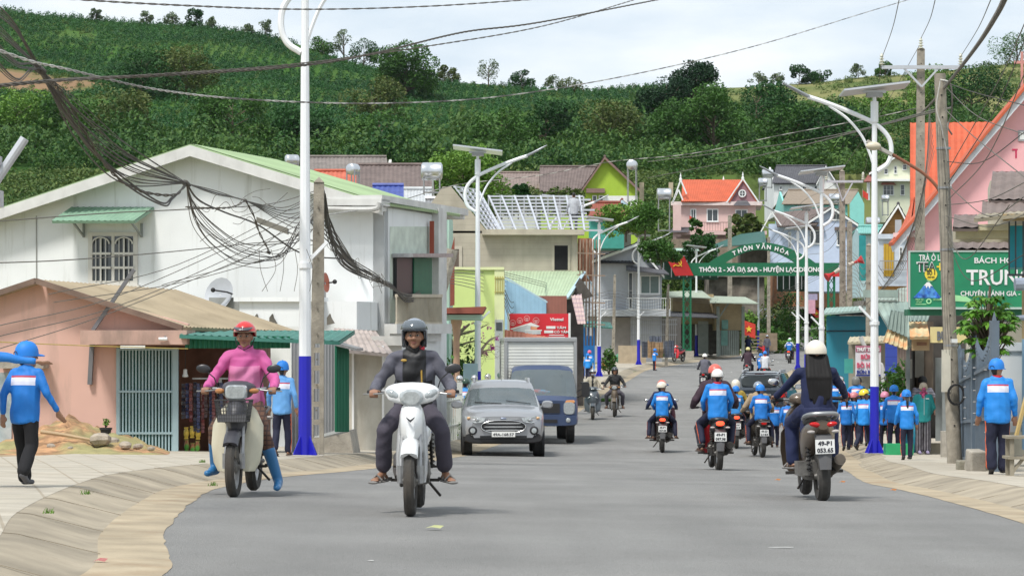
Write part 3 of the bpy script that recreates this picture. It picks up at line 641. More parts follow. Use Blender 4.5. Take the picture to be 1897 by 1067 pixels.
mb=MB(); fp.line(mb,(345,608),(75,521),.09,-.32); fp.line(mb,(75,521),(-60,566),.09,-.32); mb.build('roof_edge',mat('mossy edge',(.20,.14,.11),1,var=.3),ps,smooth=0)
DG=mat('pale blue steel bars',(.33,.45,.48),.5,var=.08); mb=MB(); fp.box(mb,220,645,322,842,.12,.16); dr=mb.build('door',mat('dark green door sheet',(.02,.16,.13),.6,var=.1,wave=('X',6,(.01,.06,.05),.5,.9)),ps,smooth=0)
mb=MB()
for i in range(17):
 x=222+i*6.1; fp.line(mb,(x,645),(x,842),.026,-.02)
for y in (647,725,802,841): fp.line(mb,(220,y),(322,y),.035,-.04)
fp.line(mb,(219,644),(219,843),.05,-.02); fp.line(mb,(326,644),(326,843),.09,-.02)
mb.build('bars',DG,dr,smooth=0)
mb=MB(); q=[fp.pt(352,620,-.9),fp.pt(640,632,-.7),fp.pt(640,612,1.2),fp.pt(345,612,1.2)]; roofsheet(mb,q); mb.build('awning',mat('teal awning sheet',(.05,.20,.16),.55,var=.1),ps)
mb=MB(); mb.sheet([fp.pt(354,645,-.5),fp.pt(546,645,-.5),fp.pt(546,623,-.5),fp.pt(354,621,-.5)],160,1,corr(22,.015),.02); mb.build('awning_fascia',GGS,ps)
mb=MB(); fp.line(mb,(176,612),(252,500),.06,-.15); fp.line(mb,(172,638),(168,712),.07,-.06); mb.build('pipe',mat('grey pipe',(.18,.18,.19),.5,.3),ps,smooth=0)
mb=MB(); fp.box(mb,5,668,90,682,-.35,-.002); mb.build('window_hood',CONC,ps,smooth=0)
mb=MB(); fp.box(mb,-60,690,22,825,-.03,.02); mb.build('poster_board',mat('grey notice board',(.30,.36,.38),.6,var=.25,sc=4,col2=(.5,.52,.52),c2sc=2.5),ps,smooth=0)
mb=MB(); fp.box(mb,350,700,446,703,.3,.36); fp.box(mb,384,780,386,843,.3,.34); fp.box(mb,398,700,404,843,.35,.5); mb.build('rack',STEEL,ps,smooth=0)
cols=[(.03,.03,.05),(.05,.06,.14),(.18,.05,.05),(.03,.10,.05),(.06,.03,.03)]
SM=[mat('sachet %s'%('black','navy','maroon','green','brown')[i],c,.35,var=.5,sc=30) for i,c in enumerate(cols)]
YEL=mat('yellow snack bag',(.65,.45,.06),.4,var=.3,sc=20); SNR=mat('red and green snack bag',(.45,.08,.05),.4,var=.2,col2=(.1,.35,.05),c2sc=5)
for i in range(16):
 x=334+i*7.2; y0=708+rng.integers(0,4); hgt=60+int(rng.integers(0,28))
 if i>12: x=420+(i-13)*9; y0=722; hgt=72
 mb=MB(); k=0; y=y0
 while y<y0+hgt:
  c=fp.pt(x,y+3,.25+.05*math.sin(i*3)); mb.box(c,(.052,.025,.05),rz=rng.uniform(-.5,.5),rx=rng.uniform(-.2,.2)); y+=6.6
 o=mb.build('sachet_string',SM[4 if i==6 else (3 if i==13 else (i*7)%3)],None,smooth=0,origin=tuple(fp.pt(x,y0,.25)))
 tag(o,'string of small sachets hanging in the pink shop doorway','sachet string','strings of sachets in the shop doorway')
for i,(x,y) in enumerate(((339,803),(350,801),(361,804),(340,826),(351,832),(360,828))):
 mb=MB(); c=fp.pt(x,y,.28); mb.ell(c,(.045,.025,.085),8,6); mb.box(c+Vector((0,0,.085)),(.07,.008,.025)); mb.box(c-Vector((0,0,.085)),(.07,.008,.025))
 o=mb.build('snack_bag',YEL if i<3 else SNR,None,origin=tuple(c)); tag(o,'yellow snack bag hung in the shop doorway' if i<3 else 'red and green snack bag hung below the yellow ones','snack bag','yellow snack bags' if i<3 else 'red and green snack bags')
bl=house('hanging_bulb','white light bulb hanging in the shop doorway',tuple(fp.pt(341,690,.1)),'bulb')
mb=MB(); c=fp.pt(341,690,.1); mb.lathe([(.005,.06),(.03,.05),(.035,-.02),(.05,-.05),(.05,-.07),(.01,-.08)],c,n=10); mb.build('bulb',WHITE,bl); mb=MB(); mb.tube([c+Vector((0,0,.05)),c+Vector((0,0,.4))],.006,5); mb.build('cord',BLK,bl)
cc=house('security_camera','small white bullet camera under the pink canopy',tuple(fp.pt(320,628,-.8)),'camera')
mb=MB(); mb.lathe([(.025,-.08),(.028,.06)],fp.pt(321,628,-.8),'X',8); mb.build('body',WHITE,cc); mb=MB(); mb.bar(fp.pt(324,622,-.8),fp.pt(324,628,-.8),.02); mb.build('bracket',STEEL,cc)
mb=MB(); V=[];Fc=[]; nx,ny=60,16
for j in range(ny+1):
 for i in range(nx+1):
  px=-30+350*i/nx; Y=38.5+5.6*j/ny; c=G(px,Y,LL); e=math.sin(math.pi*min(1,i/nx*1.0))**.6*math.sin(math.pi*(.93*j/ny))
  h=e*(.24+.2*max(0,mnoise.noise(Vector((c.x*1.1,c.y*.8,3))))+.42*math.exp(-((px-120)/60)**2)*(j/ny)+.12*mnoise.noise(Vector((c.x*4,c.y*4,1)))+.05*mnoise.noise(Vector((c.x*14,c.y*14,1)))); V.append((c.x,c.y,c.z-.03+max(-.02,h)))
for j in range(ny):
 for i in range(nx): Fc.append((j*(nx+1)+i,j*(nx+1)+i+1,(j+1)*(nx+1)+i+1,(j+1)*(nx+1)+i))
mb.add(V,Fc); o=mb.build('rubble_bank',mat('soil and rubble',(.36,.20,.10),1,var=.35,sc=5,bump=1,bsc=18,col2=(.30,.27,.12),c2sc=1.1),None,smooth=60); tag(o,'low bank of soil and rubble against the pink wall','soil bank',kind='stuff')
SCN=mat('broken concrete',(.36,.31,.25),1,var=.25,sc=6,bump=.6)
for px,Y,s in ((185,39.6,.34),(205,39.9,.26),(160,40,.2),(232,39.5,.2),(255,39.8,.16),(95,39.4,.14),(280,39.3,.12),(60,39.2,.1),(130,39.1,.1)):
 mb=MB(); n=9; c=G(px,Y,LL+.16*s/.3+.02); rs=[]
 mb.ell((0,0,0),(s*.55,s*.45,s*.3),7,5)
 mb.v=[(x*(1+.35*mnoise.noise(Vector((x*5,y*5,px)))),y*(1+.3*mnoise.noise(Vector((y*5,z*9,px)))),z) for x,y,z in mb.v]
 o=mb.build('rubble_chunk',SCN,None,smooth=20); o.location=c; o.rotation_euler=(.2,.1,px); tag(o,'lump of broken concrete on the soil bank','rubble','broken concrete lumps')
mb=MB(); a=G(75,39.6,LL+.3); mb.tube([a,a+Vector((.35,.05,-.05)),a+Vector((.75,.0,-.12))],[.03,.028,.02],7); tag(mb.build('wood_stick',mat('dry wood',(.45,.33,.2),.9),None,origin=tuple(a)),'dry pale stick lying on the soil bank','stick')
def potted(px,Y,lift,hp_,label,potm,leafm,nl=40,leaf=.03,name='potted_plant',pr=.09,ph=.13):
 c=G(px,Y,lift); t=thing(name,label,'plant',c)
 mb=MB(); mb.lathe([(pr*.75,0),(pr,ph),(pr*1.08,ph),(pr*1.08,ph-.03)],n=12); mb.build('pot',potm,t)
 mb=MB();
 for k in range(5): a=k*1.3; mb.tube([(0,0,ph*.8),(math.cos(a)*hp_*.15,math.sin(a)*hp_*.15,ph+hp_*.5),(math.cos(a)*hp_*.3,math.sin(a)*hp_*.3,ph+hp_*.8)],.006,4)
 mb.build('stem',BARK,t); quads_obj('foliage',leaves(clump_pts(nl,(hp_*.4,hp_*.4,hp_*.42),.3)+np.array([0,0,ph+hp_*.55]),leaf),leafm,t)
potted(196,40.8,LL+.24,.16,'small green seedling in a black pot on the soil bank',BLK,L_LT)
def dish(p,r,rot,label,m=None):
 t=thing('satellite_dish',label,'satellite dish',p); M_=Euler(rot).to_matrix()
 mb=MB(); rs=[]
 for q,zz in ((.02,.0),(.35,.02),(.7,.08),(1,.17),(1,.15),(.7,.06),(.35,0),(.02,-.02)):
  rs.append([M_@Vector((r*q*math.cos(a*.3927),r*q*.95*math.sin(a*.3927),r*zz)) for a in range(16)])
 mb.rings(rs); mb.build('reflector',m or mat('dish grey',(.45,.47,.5),.5,.2),t,smooth=60)
 mb=MB(); tip=M_@Vector((r*.25,0,r*.95)); mb.tube([M_@Vector((r*.95,0,.1*r)),M_@Vector((r*.9,0,r*.5)),tip],.018,6); mb.ell(tip,(.05,.05,.05),8,6); mb.build('feed_arm',BLK,t)
 mb=MB(); mb.tube([(0,0,0),(0,.15,-.12),(0,.15,-.55)],.025,6); mb.build('mount',STEEL,t)
dish(fa.pt(448,548,-1.2),.38,(R(75),0,R(-35)),'grey satellite dish on the grey wall below the tangled cables')
dish(fa.pt(622,525,-.7),.22,(R(85),0,R(75))*1,'reddish satellite dish seen from its edge by the concrete pole',mat('rusty dish',(.42,.12,.07),.6))
mb=MB(); fa.box(mb,430,553,497,640,-1.3,-.9); fa.box(mb,280,560,496,612,-.9,-.7); o=mb.build('grey_wall',mat('grey stained wall',(.34,.35,.34),.95,var=.2,stain=.6,st0=.48,scol=(.12,.12,.11)),None,smooth=0,origin=tuple(fa.pt(460,600,-1))); tag(o,'grey weathered parapet wall between the pink shop and the white building','wall')
# ================================================================ MORE BUILDINGS
def gable_front(name,label,fa,ax,ay,lx,ly,rx,ry,by,depth,wm,rm,cat='house',tile=True,over=12,wl=None,wr=None,rise=.3,trim=WHITE,bdepth=1.0,group=None,thickb=.16,roofpx=None):
 """house whose gable faces us: apex, left eave, right eave in photo pixels on plane fa"""
 g=fa.pt((lx+rx)/2,by); h=house(name,label,(g.x,g.y,g.z),cat,group)
 wl=wl if wl is not None else lx+over; wr=wr if wr is not None else rx-over
 s1=(ly-ay)/(lx-ax); s2=(ry-ay)/(rx-ax)
 mb=MB(); fa.poly(mb,[(wl,by+40),(wl,ay+s1*(wl-ax)+3),(ax,ay+3),(wr,ay+s2*(wr-ax)+3),(wr,by+40)],0,depth); mb.build('wall',wm,h,smooth=0)
 o=-.45; A=fa.pt(ax,ay,o); Lp=fa.pt(lx,ly,o); Rp=fa.pt(rx,ry,o); D=fa.n*(depth+.8); z=Vector((0,0,.05))
 mb=MB(); roofsheet(mb,[Lp+z,Lp+D+z,A+D+z,A+z],tile); roofsheet(mb,[Rp+D+z,Rp+z,A+z,A+D+z],tile); mb.tube([A+z*1.5,A+D+z*1.5],.09,6); mb.build('roof',rm,h)
 mb=MB()
 for a,b in ((Lp,A),(A,Rp)): mb.prism([a-Vector((0,0,thickb))-fa.n*.02,b-Vector((0,0,thickb))-fa.n*.02,b+Vector((0,0,.03))-fa.n*.02,a+Vector((0,0,.03))-fa.n*.02],fa.n*.06)
 mb.build('bargeboard',trim,h,smooth=0); return h
def slope_front(name,label,x0,x1,yE,yR,by,Y,run,wm,rm,cat='house',tile=True,xr0=None,xr1=None,wx0=None,wx1=None,group=None):
 """house whose roof slope faces us"""
 g=P((x0+x1)/2,by,Y); h=house(name,label,(g.x,g.y,g.z),cat,group)
 xr0=x0 if xr0 is None else xr0; xr1=x1 if xr1 is None else xr1; wx0=x0+4 if wx0 is None else wx0; wx1=x1-4 if wx1 is None else wx1
 e0=P(x0,yE,Y-.4); e1=P(x1,yE,Y-.4); r0=P(xr0,yR,Y+run); r1=P(xr1,yR,Y+run)
 b0=Vector((e0.x,Y+2*run+.4,e0.z)); b1=Vector((e1.x,Y+2*run+.4,e1.z))
 mb=MB(); roofsheet(mb,[e0,e1,r1,r0],tile); roofsheet(mb,[b1,b0,r0,r1],tile); mb.tube([r0+Vector((0,0,.05)),r1+Vector((0,0,.05))],.1,6); mb.build('roof',rm,h)
 w0=P(wx0,by+30,Y); w1=P(wx1,by+30,Y); zt=e0.z-.08
 mb=MB(); mb.prism([w0,w1,Vector((w1.x,Y,zt)),Vector((w0.x,Y,zt))],(0,2*run,0))
 for X in (w0.x,w1.x-.15): mb.prism([Vector((X,Y,zt)),Vector((X,Y+2*run,zt)),Vector((X,Y+run,r0.z-.12))],(.15,0,0))
 mb.build('wall',wm,h,smooth=0); return h
TANK=mat('stainless tank',(.62,.64,.66),.28,.85,var=.08)
def tank(px,py,Y,r,L_,label,ang=0,stand=1.0):
 c=P(px,py,Y); t=thing('water_tank',label,'water tank',c-Vector((0,0,r+stand)),R(ang),'stainless water tanks on the roofs')
 z=r+stand; mb=MB(); mb.lathe([(r*.2,-L_/2-.12*r),(r*.75,-L_/2-.08*r),(r,-L_/2+.03),(r*1.02,-L_*.2),(r,-L_*.18),(r,L_*.18),(r*1.02,L_*.2),(r,L_/2-.03),(r*.75,L_/2+.08*r),(r*.2,L_/2+.12*r)],(0,0,z),'X',16); mb.build('tank',TANK,t,smooth=50)
 mb=MB()
 for x in (-L_*.4,L_*.4):
  for y in (-r*.8,r*.8): mb.bar((x,y,0),(x,y,z-r*.3),.05)
  mb.bar((x,-r*.8,z-r*.75),(x,r*.8,z-r*.75),.05); mb.bar((x,-r*.8,.05),(x,r*.8,.05),.05)
 for y in (-r*.8,r*.8): mb.bar((-L_*.4,y,z-r*.75),(L_*.4,y,z-r*.75),.05); mb.bar((-L_*.4,y,.1),(L_*.4,y,.1),.05)
 mb.build('stand',STEEL,t,smooth=0)
wallg=mat('pale house wall',(.6,.6,.56),.9,var=.08)
slope_front('brown_roof_house','farthest long house with dull brown tiled roof behind the green roof',560,722,336,292,420,150,5,wallg,mat('grey brown roof tiles',(.19,.165,.15),.8,var=.2,sc=2),xr0=558,xr1=716)
slope_front('red_roof_house','house with a strip of red tiles between two brown roofs',582,662,368,318,420,138,4,wallg,RDTILE)
slope_front('brown_roof_house','nearer brown tiled roof right of the round steel tank',660,800,372,307,440,130,5,wallg,BRTILE)
slope_front('blue_roof_house','small low house with blue ribbed roof behind the green roof edge',690,748,385,345,440,118,3,wallg,BLTILE)
slope_front('brick_shed','small brick shed with lean-to roof beside the blue roof',748,800,392,352,440,112,3,mat('brown brick wall',(.24,.13,.10),.9,var=.2),mat('grey slab sheet',(.45,.47,.48),.6),tile=False)
tank(541,297,128,.26,.6,'round steel tank just left of the lamp post',20,.5); tank(654,314,126,.27,.5,'round steel tank between the red and brown roofs',60,.6); tank(800,318,112,.37,.82,'large steel tank on a glass sided stand above the brown roof',0,.6)
hb=slope_front('solar_heater_shed','flat roof with a tilted solar water heater behind the white building',788,836,384,370,440,106,2,wallg,STEEL,tile=False)
fm_=Fac(830,72,60)
MINT=mat('mint render',(.42,.62,.52),.85,var=.06,stain=.2,st0=.6); MAHO=mat('maroon trim',(.25,.07,.045),.7,var=.15)
m0=P(860,720,73); mi=house('mint_building','mint green building with maroon trim and a brown porch column',(m0.x,m0.y,gz(m0.x,m0.y)))
f3=Fac(830,76,0); mb=MB(); f3.box(mb,750,395,832,830,0,5); f3.box(mb,813,600,826,830,-2.6,-.01); mb.build('wall',MINT,mi,smooth=0)
mb=MB(); f3.poly(mb,[(834,470),(842,440),(842,565),(834,567)],-.2,.1); mb.build('trim',MAHO,mi,smooth=0)
f4=Fac(814,72,0); mb=MB(); f4.box(mb,813,583,892,592,.02,3); mb.build('porch_slab',MINT,mi,smooth=0)
mb=MB(); f4.poly(mb,[(812,581),(812,571),(900,568),(893,581)],-.25,3); mb.build('porch_edge',MAHO,mi,smooth=0)
mb=MB(); c=f4.pt(845,592,.5); zb=gz(c.x,c.y); H_=c.z-zb
mb.lathe([(.14,0),(.14,.2),(.09,.28),(.088,H_*.6),(.084,H_-.45),(.10,H_-.38),(.115,H_-.2),(.15,H_-.1),(.15,H_)],(c.x,c.y,zb),n=16); mb.build('column',mat('brown column',(.45,.29,.20),.7,var=.08),mi)
mb=MB(); f3.box(mb,765,440,800,560,-.04,-.002); mb.build('orange_panel',mat('orange metal sheet',(.62,.12,.05),.6,var=.1,wave=('X',5,(.45,.08,.03),.6,.9)),mi,smooth=0)
mb=MB(); f3.box(mb,819,402,826,460,-.05,-.01); mb.build('blue_grey_panel',STEEL,mi,smooth=0)
for (x0,y0,x1,y1,w_,lb) in ((745,420,725,545,.16,'weathered grey trunk leaning behind the balcony'),(838,462,815,560,.2,'weathered grey trunk leaning right of the balcony post')):
 mb=MB(); a=P(x0,y0,69.5); b=P(x1,y1,69.5); mb.tube([a,a*.6+b*.4+Vector((.02,0,0)),b],[w_*.8,w_*.6,w_*.5],7); tag(mb.build('dead_trunk',mat('weathered trunk',(.36,.33,.27),.95,var=.35,sc=8,bump=.6),None,origin=tuple(b)),lb,'tree trunk')
LIME=mat('lime yellow render',(.62,.74,.28),.85,var=.05,sc=.7,stain=.25,st0=.6,scol=(.35,.4,.18)); LIME2=mat('pale yellow render',(.72,.76,.42),.85,var=.05,stain=.2,st0=.6)
f5=Fac(880,84,0); l0=P(880,780,84); li=house('lime_building','lime yellow flat roofed building behind the bougainvillea',(l0.x,l0.y,gz(l0.x,l0.y)))
mb=MB(); f5.box(mb,800,500,916,830,0,7); mb.build('wall',LIME,li,smooth=0)
mb=MB(); f5.box(mb,916,497,934,830,-.05,6.9); f5.box(mb,800,495,934,500,-.08,7.1); f5.box(mb,916,609,934,611,-.07,-.051); mb.build('corner_pier',LIME2,li,smooth=0)
mb=MB();
for i in range(4): f5.box(mb,917+i*4.4,512,918.6+i*4.4,545,-.075,-.052)
f5.box(mb,916,515,934,516.5,-.08,-.06); f5.box(mb,916,540,934,541.5,-.08,-.06); mb.build('vent_slats',mat('ochre slats',(.5,.45,.15),.8),li,smooth=0)
dr=MB(); f5.box(dr,917,592,932,760,-.085,-.052); d_=dr.build('door',mat('pale grey door',(.55,.58,.56),.6,var=.08,wave=('X',14,(.35,.37,.37),.5,.8)),li,smooth=0)
mb=MB(); f5.box(mb,919,597,930,612,-.1,-.086); mb.build('door_pane',GLASS,d_,smooth=0)
t=thing('bougainvillea','gnarled bougainvillea with magenta flowers in front of the lime wall','tree',G(845,79.5,LL)); ol=t.location.copy()
mb=MB();
def rel(px,py,Y): return P(px,py,Y)-ol
for path,rr in (([(842,775),(838,700),(845,655),(850,620),(870,600)],[.13,.12,.1,.07,.03]),([(845,655),(835,630),(828,612)],[.08,.06,.03]),([(860,770),(868,700),(885,660),(905,632),(925,622)],[.09,.08,.06,.035,.015]),([(885,660),(898,650),(912,648)],[.05,.03,.015]),([(850,620),(880,612),(905,600)],[.05,.03,.012]),([(850,640),(880,632),(915,640)],[.04,.025,.01])):
 mb.tube(catmull([rel(x,y,79.5+.3*math.sin(x)) for x,y in path],4),[float(np.interp(i/(4*(len(path)-1)),np.linspace(0,1,len(path)),rr)) for i in range(4*(len(path)-1)+1)],6)
for k in range(90):
 x=rng.uniform(845,925); y=rng.uniform(592,668); a=rel(x,y,79.5+rng.normal()*.4); mb.tube([a,a+Vector((rng.normal()*.15,rng.normal()*.1,rng.normal()*.12))],.006,3,cap=False)
mb.build('trunk',mat('pale bark',(.34,.28,.2),.95,var=.3,sc=8),t)
c=[];
for x,y,r_,n in ((832,650,.35,160),(840,710,.45,320),(862,690,.45,320),(868,720,.4,200),(850,735,.5,260),(875,650,.4,60),(825,610,.25,50)): c.append(clump_pts(n,(r_,r_,r_*1.1),.4)+np.array(rel(x,y,79.6)))
quads_obj('crown',leaves(np.concatenate(c),.075),L_MID,t)
c=[]
for x,y,r_,n in ((912,645,.12,60),(905,608,.1,18),(920,628,.1,22),(888,632,.08,12),(876,598,.05,10),(860,605,.05,10),(900,655,.12,40),(893,622,.1,14)): quads_obj('flower_cluster',leaves(clump_pts(n,(r_,r_,r_),.2)+np.array(rel(x,y,79.3)),.035),mat('magenta bracts',(.55,.07,.38),.7,var=.2),t)
fn=house('picket_fence','pale picket fence with round steel finials by the mint building',tuple(G(850,70,LL)),'fence')
pf=mat('pale fence paint',(.60,.62,.58),.6,var=.08); A_=Vector((-1.75,62,0)); B_=Vector((-.15,77,0))
mb=MB(); mb2=MB()
for i in range(46):
 p=A_.lerp(B_,i/45); z=gz(p.x,p.y)+LL; mb.bar((p.x,p.y,z),(p.x,p.y,z+1.05),.035);
 if i%9==4:
  q_=MB(); q_.box((p.x,p.y,z+.7),(.14,.14,1.4)); q_=q_.build('post',pf,fn,smooth=0); mb3=MB(); mb3.ell((p.x,p.y,z+1.48),(.09,.09,.09),12,8); mb3.build('finial',CHROME,q_)
for h in (.35,.95): mb.bar((A_.x,A_.y,gz(A_.x,A_.y)+LL+h),(B_.x,B_.y,gz(B_.x,B_.y)+LL+h),.03)
mb.build('pickets',pf,fn,smooth=0)
mb=MB(); f6=Fac(870,74,0); f6.box(mb,858,673,885,760,0,.05); tag(mb.build('blue_gate',mat('pale blue gate',(.38,.54,.62),.6,var=.08,stain=.3),None,smooth=0,origin=tuple(f6.pt(870,740))),'pale blue metal gate panel beside the lamp post base','gate')
BLOCK=mat('bare block wall',(.42,.385,.31),.95,var=.12,sc=1.5,stain=.4,st0=.52,scol=(.22,.20,.16),wave=('Z',1.35,(.30,.27,.22),.93,1.0))
f7=Fac(900,104,0); u0=P(950,760,104); un=house('unfinished_house','unfinished grey block house with a bare galvanised roof frame',(u0.x,u0.y,gz(u0.x,u0.y)))
mb=MB(); f7.box(mb,815,428,1070,760,0,.2); f7.poly(mb,[(760,432),(820,346),(836,346),(905,432)],0,.2); f7.box(mb,1050,428,1070,760,.21,9); f7.box(mb,760,432,815,760,0,.2); mb.build('wall',BLOCK,un,smooth=0)
mb=MB(); f7.box(mb,893,426,1082,436,-.5,.3); f7.box(mb,1022,455,1027,502,-.03,-.001); f7.box(mb,1052,455,1056,502,-.03,-.001); f7.box(mb,1060,432,1070,760,-.04,-.001); mb.build('concrete_band',mat('pale concrete band',(.47,.43,.34),.9,var=.12,stain=.3),un,smooth=0)
o=window(f7,818,456,856,500,un,1,1,mat('pale render frame',(.50,.46,.38),.9),mat('open window dark',(.13,.10,.08),1),fw=.12,sill=False)
mb=MB(); f7.box(mb,1027,455,1052,500,-.02,-.004); mb.build('window_opening',mat('window opening',(.012,.012,.014),1),un,smooth=0)
mb=MB(); a=f7.pt(900,480); f7.poly(mb,[(1072,440),(1098,440),(1098,520),(1072,520)],.8,1.2); mb.build('brick_infill',mat('raw brick',(.36,.17,.10),.95,var=.3,sc=4),un,smooth=0)
GAL=mat('galvanised purlin',(.62,.64,.68),.4,.5,var=.06)
mb=MB()
for i in range(11):      # wing: purlins run across, slope towards us
 f=i/10; y=427-(427-364)*f; Y=104+4.5*f; mb.bar(P(928-22*f,y,Y),P(1090-14*f+(4 if i%3 else 26-10*f),y,Y),.09,.07)
for i in range(8):
 f=i/7; mb.bar(P(935+148*f,428,103.9),P(905+168*f,363,108.5),.07,.06)
mb.bar(P(928,430,104),P(884,352,109),.12,.12)
for i in range(12):      # main block: slope facing right of the gable
 f=i/11; a=P(836+6,346,104)*(1-f)+P(905,428,104)*f; b=a+Vector((1.2*f+.9,5.2*(1-f*.55),0)); b=P(884,352,109)*(1-f)+P(930,428,104.3)*f; mb.bar(a,b,.09,.07)
for i in range(5):
 f=i/4; a=P(842,346,104)*(1-f)+P(884,352,109)*f; b=P(905,428,104)*(1-f)+P(930,428,104.3)*f; mb.bar(a,b,.07,.06)
for i in range(9): mb.bar(P(905+22*i,364,108.5),P(905+22*i,428,108.5),.05,.05)
mb.build('roof_frame',GAL,un,smooth=0)
mb=MB()
for i in range(7): f7.line(mb,(1074+i*6,445),(1072+i*6,640),.05,-.8+.2*(i%2))
for y in (470,510,560,600): f7.line(mb,(1068,y),(1120,y+2),.045,-.8)
tag(mb.build('scaffold',mat('rusty scaffold',(.30,.22,.16),.9,var=.3),None,smooth=0,origin=tuple(f7.pt(1090,600))),'rusty scaffold poles at the right corner of the unfinished house','scaffold')
PLANK=mat('sky blue planks',(.30,.50,.66),.8,var=.07,wave=('X',2.2,(.2,.36,.5),.9,1.0))
f8=Fac(960,98,0); b0=P(980,760,98); bh=house('blue_plank_house','sky blue plank house under a pale green ribbed roof',(b0.x,b0.y,gz(b0.x,b0.y)))
mb=MB(); f8.poly(mb,[(930,760),(930,514),(1012,556),(1012,760)],0,4); mb.build('wall',PLANK,bh,smooth=0)
mb=MB(); f8.box(mb,985,548,1050,640,.05,.4); mb.build('brown_panel',mat('brown metal sheet',(.30,.12,.09),.7,var=.1,wave=('X',6,(.2,.08,.06),.6,.9)),bh,smooth=0)
mb=MB(); roofsheet(mb,[P(925,557,99.6),P(1056,552,99.6),P(1083,502,104),P(925,502,104)],thick=.05); mb.build('roof',mat('pale green roof sheet',(.40,.50,.34),.6,var=.08),bh)
mb=MB(); mb.bar(P(930,510,97),P(1014,560,97),.3,.05); mb.bar(P(1083,503,104),P(1108,548,104),.25,.05); mb.bar(P(1050,552,99),P(1083,504,103.8),.12,.05); mb.build('bargeboard',mat('pale blue board',(.42,.58,.66),.7),bh,smooth=0)
mb=MB(); f8.poly(mb,[(1050,760),(1050,556),(1078,510),(1104,546),(1085,552),(1085,760)],3,3.3); mb.build('side_shade',mat('painted side shade',(.09,.08,.07),.95,var=.3),bh,smooth=0)  # dark panel, its colour stands in for shade beside the plank house
mb=MB(); mb.sheet([P(1070,600,98),P(1085,600,98),P(1077,545,99),P(1058,548,99)],20,1,corr(3,.03)); mb.build('tarp',mat('pink white tarp',(.58,.46,.44),.8,var=.1,wave=('Z',2,(.40,.30,.34),.6,.9)),bh)
mb=MB(); roofsheet(mb,[P(930,642,86),P(1000,642,86),P(1016,624,89),P(930,610,89)]); q_=house('shed','low shed with terracotta sheet roof under the red billboard',tuple(P(960,700,87)),'shed'); mb.build('roof',mat('terracotta sheet',(.48,.17,.10),.8,var=.12,stain=.2),q_)
mb=MB(); mb.prism([P(930,800,86.5),P(1010,800,86.5),P(1010,640,86.5),P(930,640,86.5)],(0,3,0)); mb.build('wall',mat('teal board wall',(.04,.22,.22),.8),q_,smooth=0)
RED=mat('billboard red',(.66,.025,.04),.5,var=.03); TXW=mat('sign lettering white',(.80,.80,.80),.5,var=.02)
fb=Fac(1000,92,0); bb=house('red_billboard','red telecom billboard with a white house picture and white lettering',tuple(fb.pt(1000,700)),'billboard')
mb=MB(); fb.box(mb,944,581,1053,634,0,.08); mb.build('panel',RED,bb,smooth=0)
mb=MB(); fb.box(mb,940,580,944,760,-.03,.1); fb.box(mb,1053,580,1057,760,-.03,.1); mb.build('frame',WHITE,bb,smooth=0)
mb=MB();
for x,y,r_ in ((950,598,5.5),(963,594,5.5),(976,590,5.5),(993,594,6)):
 c=fb.pt(x,y,-.01); k=r_/F*92; mb.lathe([(k,-.004),(k,0),(k*.86,0),(k*.86,-.004)],c,'Y',18,closed=True)
 mb.box(c+Vector((0,-.004,0)),(k*1.1,.006,.03)); mb.box(c+Vector((0,-.004,-.06)),(k*.8,.006,.03))
mb.build('badges',mat('pink badge',(.8,.45,.45),.5),bb,smooth=0)
mb=MB(); fb.poly(mb,[(945,609),(985,597),(983,600),(948,611)],-.014,-.004); fb.poly(mb,[(950,611),(983,600),(983,617),(950,613)],-.010,-.004,1); fb.poly(mb,[(976,603),(985,598),(1000,604),(996,606)],-.016,-.004); fb.box(mb,972,612,1002,619,-.012,-.004,1); fb.box(mb,972,611,1004,613,-.016,-.004); fb.box(mb,984,605,995,610,-.012,-.004,2)
mb.build('house_picture',[TXW,mat('picture grey',(.55,.57,.6),.6),mat('picture orange',(.75,.35,.2),.6)],bb,smooth=0)
text('lettering','Viettel',TXW,bb,fb.pt(1019,594,-.012),.14,bold=.004,width=.46); text('lettering','TÂM',TXW,bb,fb.pt(1031,609,-.012),.11,bold=.003,width=.32); text('lettering','CÓ TÂM',TXW,bb,fb.pt(1026,617,-.012),.11,bold=.003,width=.5)
mb=MB(); fb.box(mb,1012,604,1029,609,-.012,-.004); fb.box(mb,1008,612,1025,617,-.012,-.004); fb.box(mb,1017,620,1045,621.5,-.012,-.004); fb.box(mb,1014,624,1047,628,-.012,-.004); mb.build('caption_bars',TXW,bb,smooth=0)
BLUEP=mat('bright blue paint',(.03,.26,.72),.5,var=.05); c=G(1090,137,LL); st=house('blue_stall','bright blue painted steel stall frame on the left pavement','' or tuple(c),'stall')
f9=Fac(1088,138,0); mb=MB()
for x in (1081,1088,1099): f9.box(mb,x,594+(x-1081)*.3,x+3,700,0,.08)
f9.box(mb,1081,622,1102,672,.01,.06); f9.box(mb,1071,652,1082,690,.0,.06); mb.build('frame',BLUEP,st,smooth=0)
mb=MB(); roofsheet(mb,[P(1060,602,137),P(1135,607,137),P(1130,597,139),P(1062,592,139)]); mb.build('roof',TEALR,st)
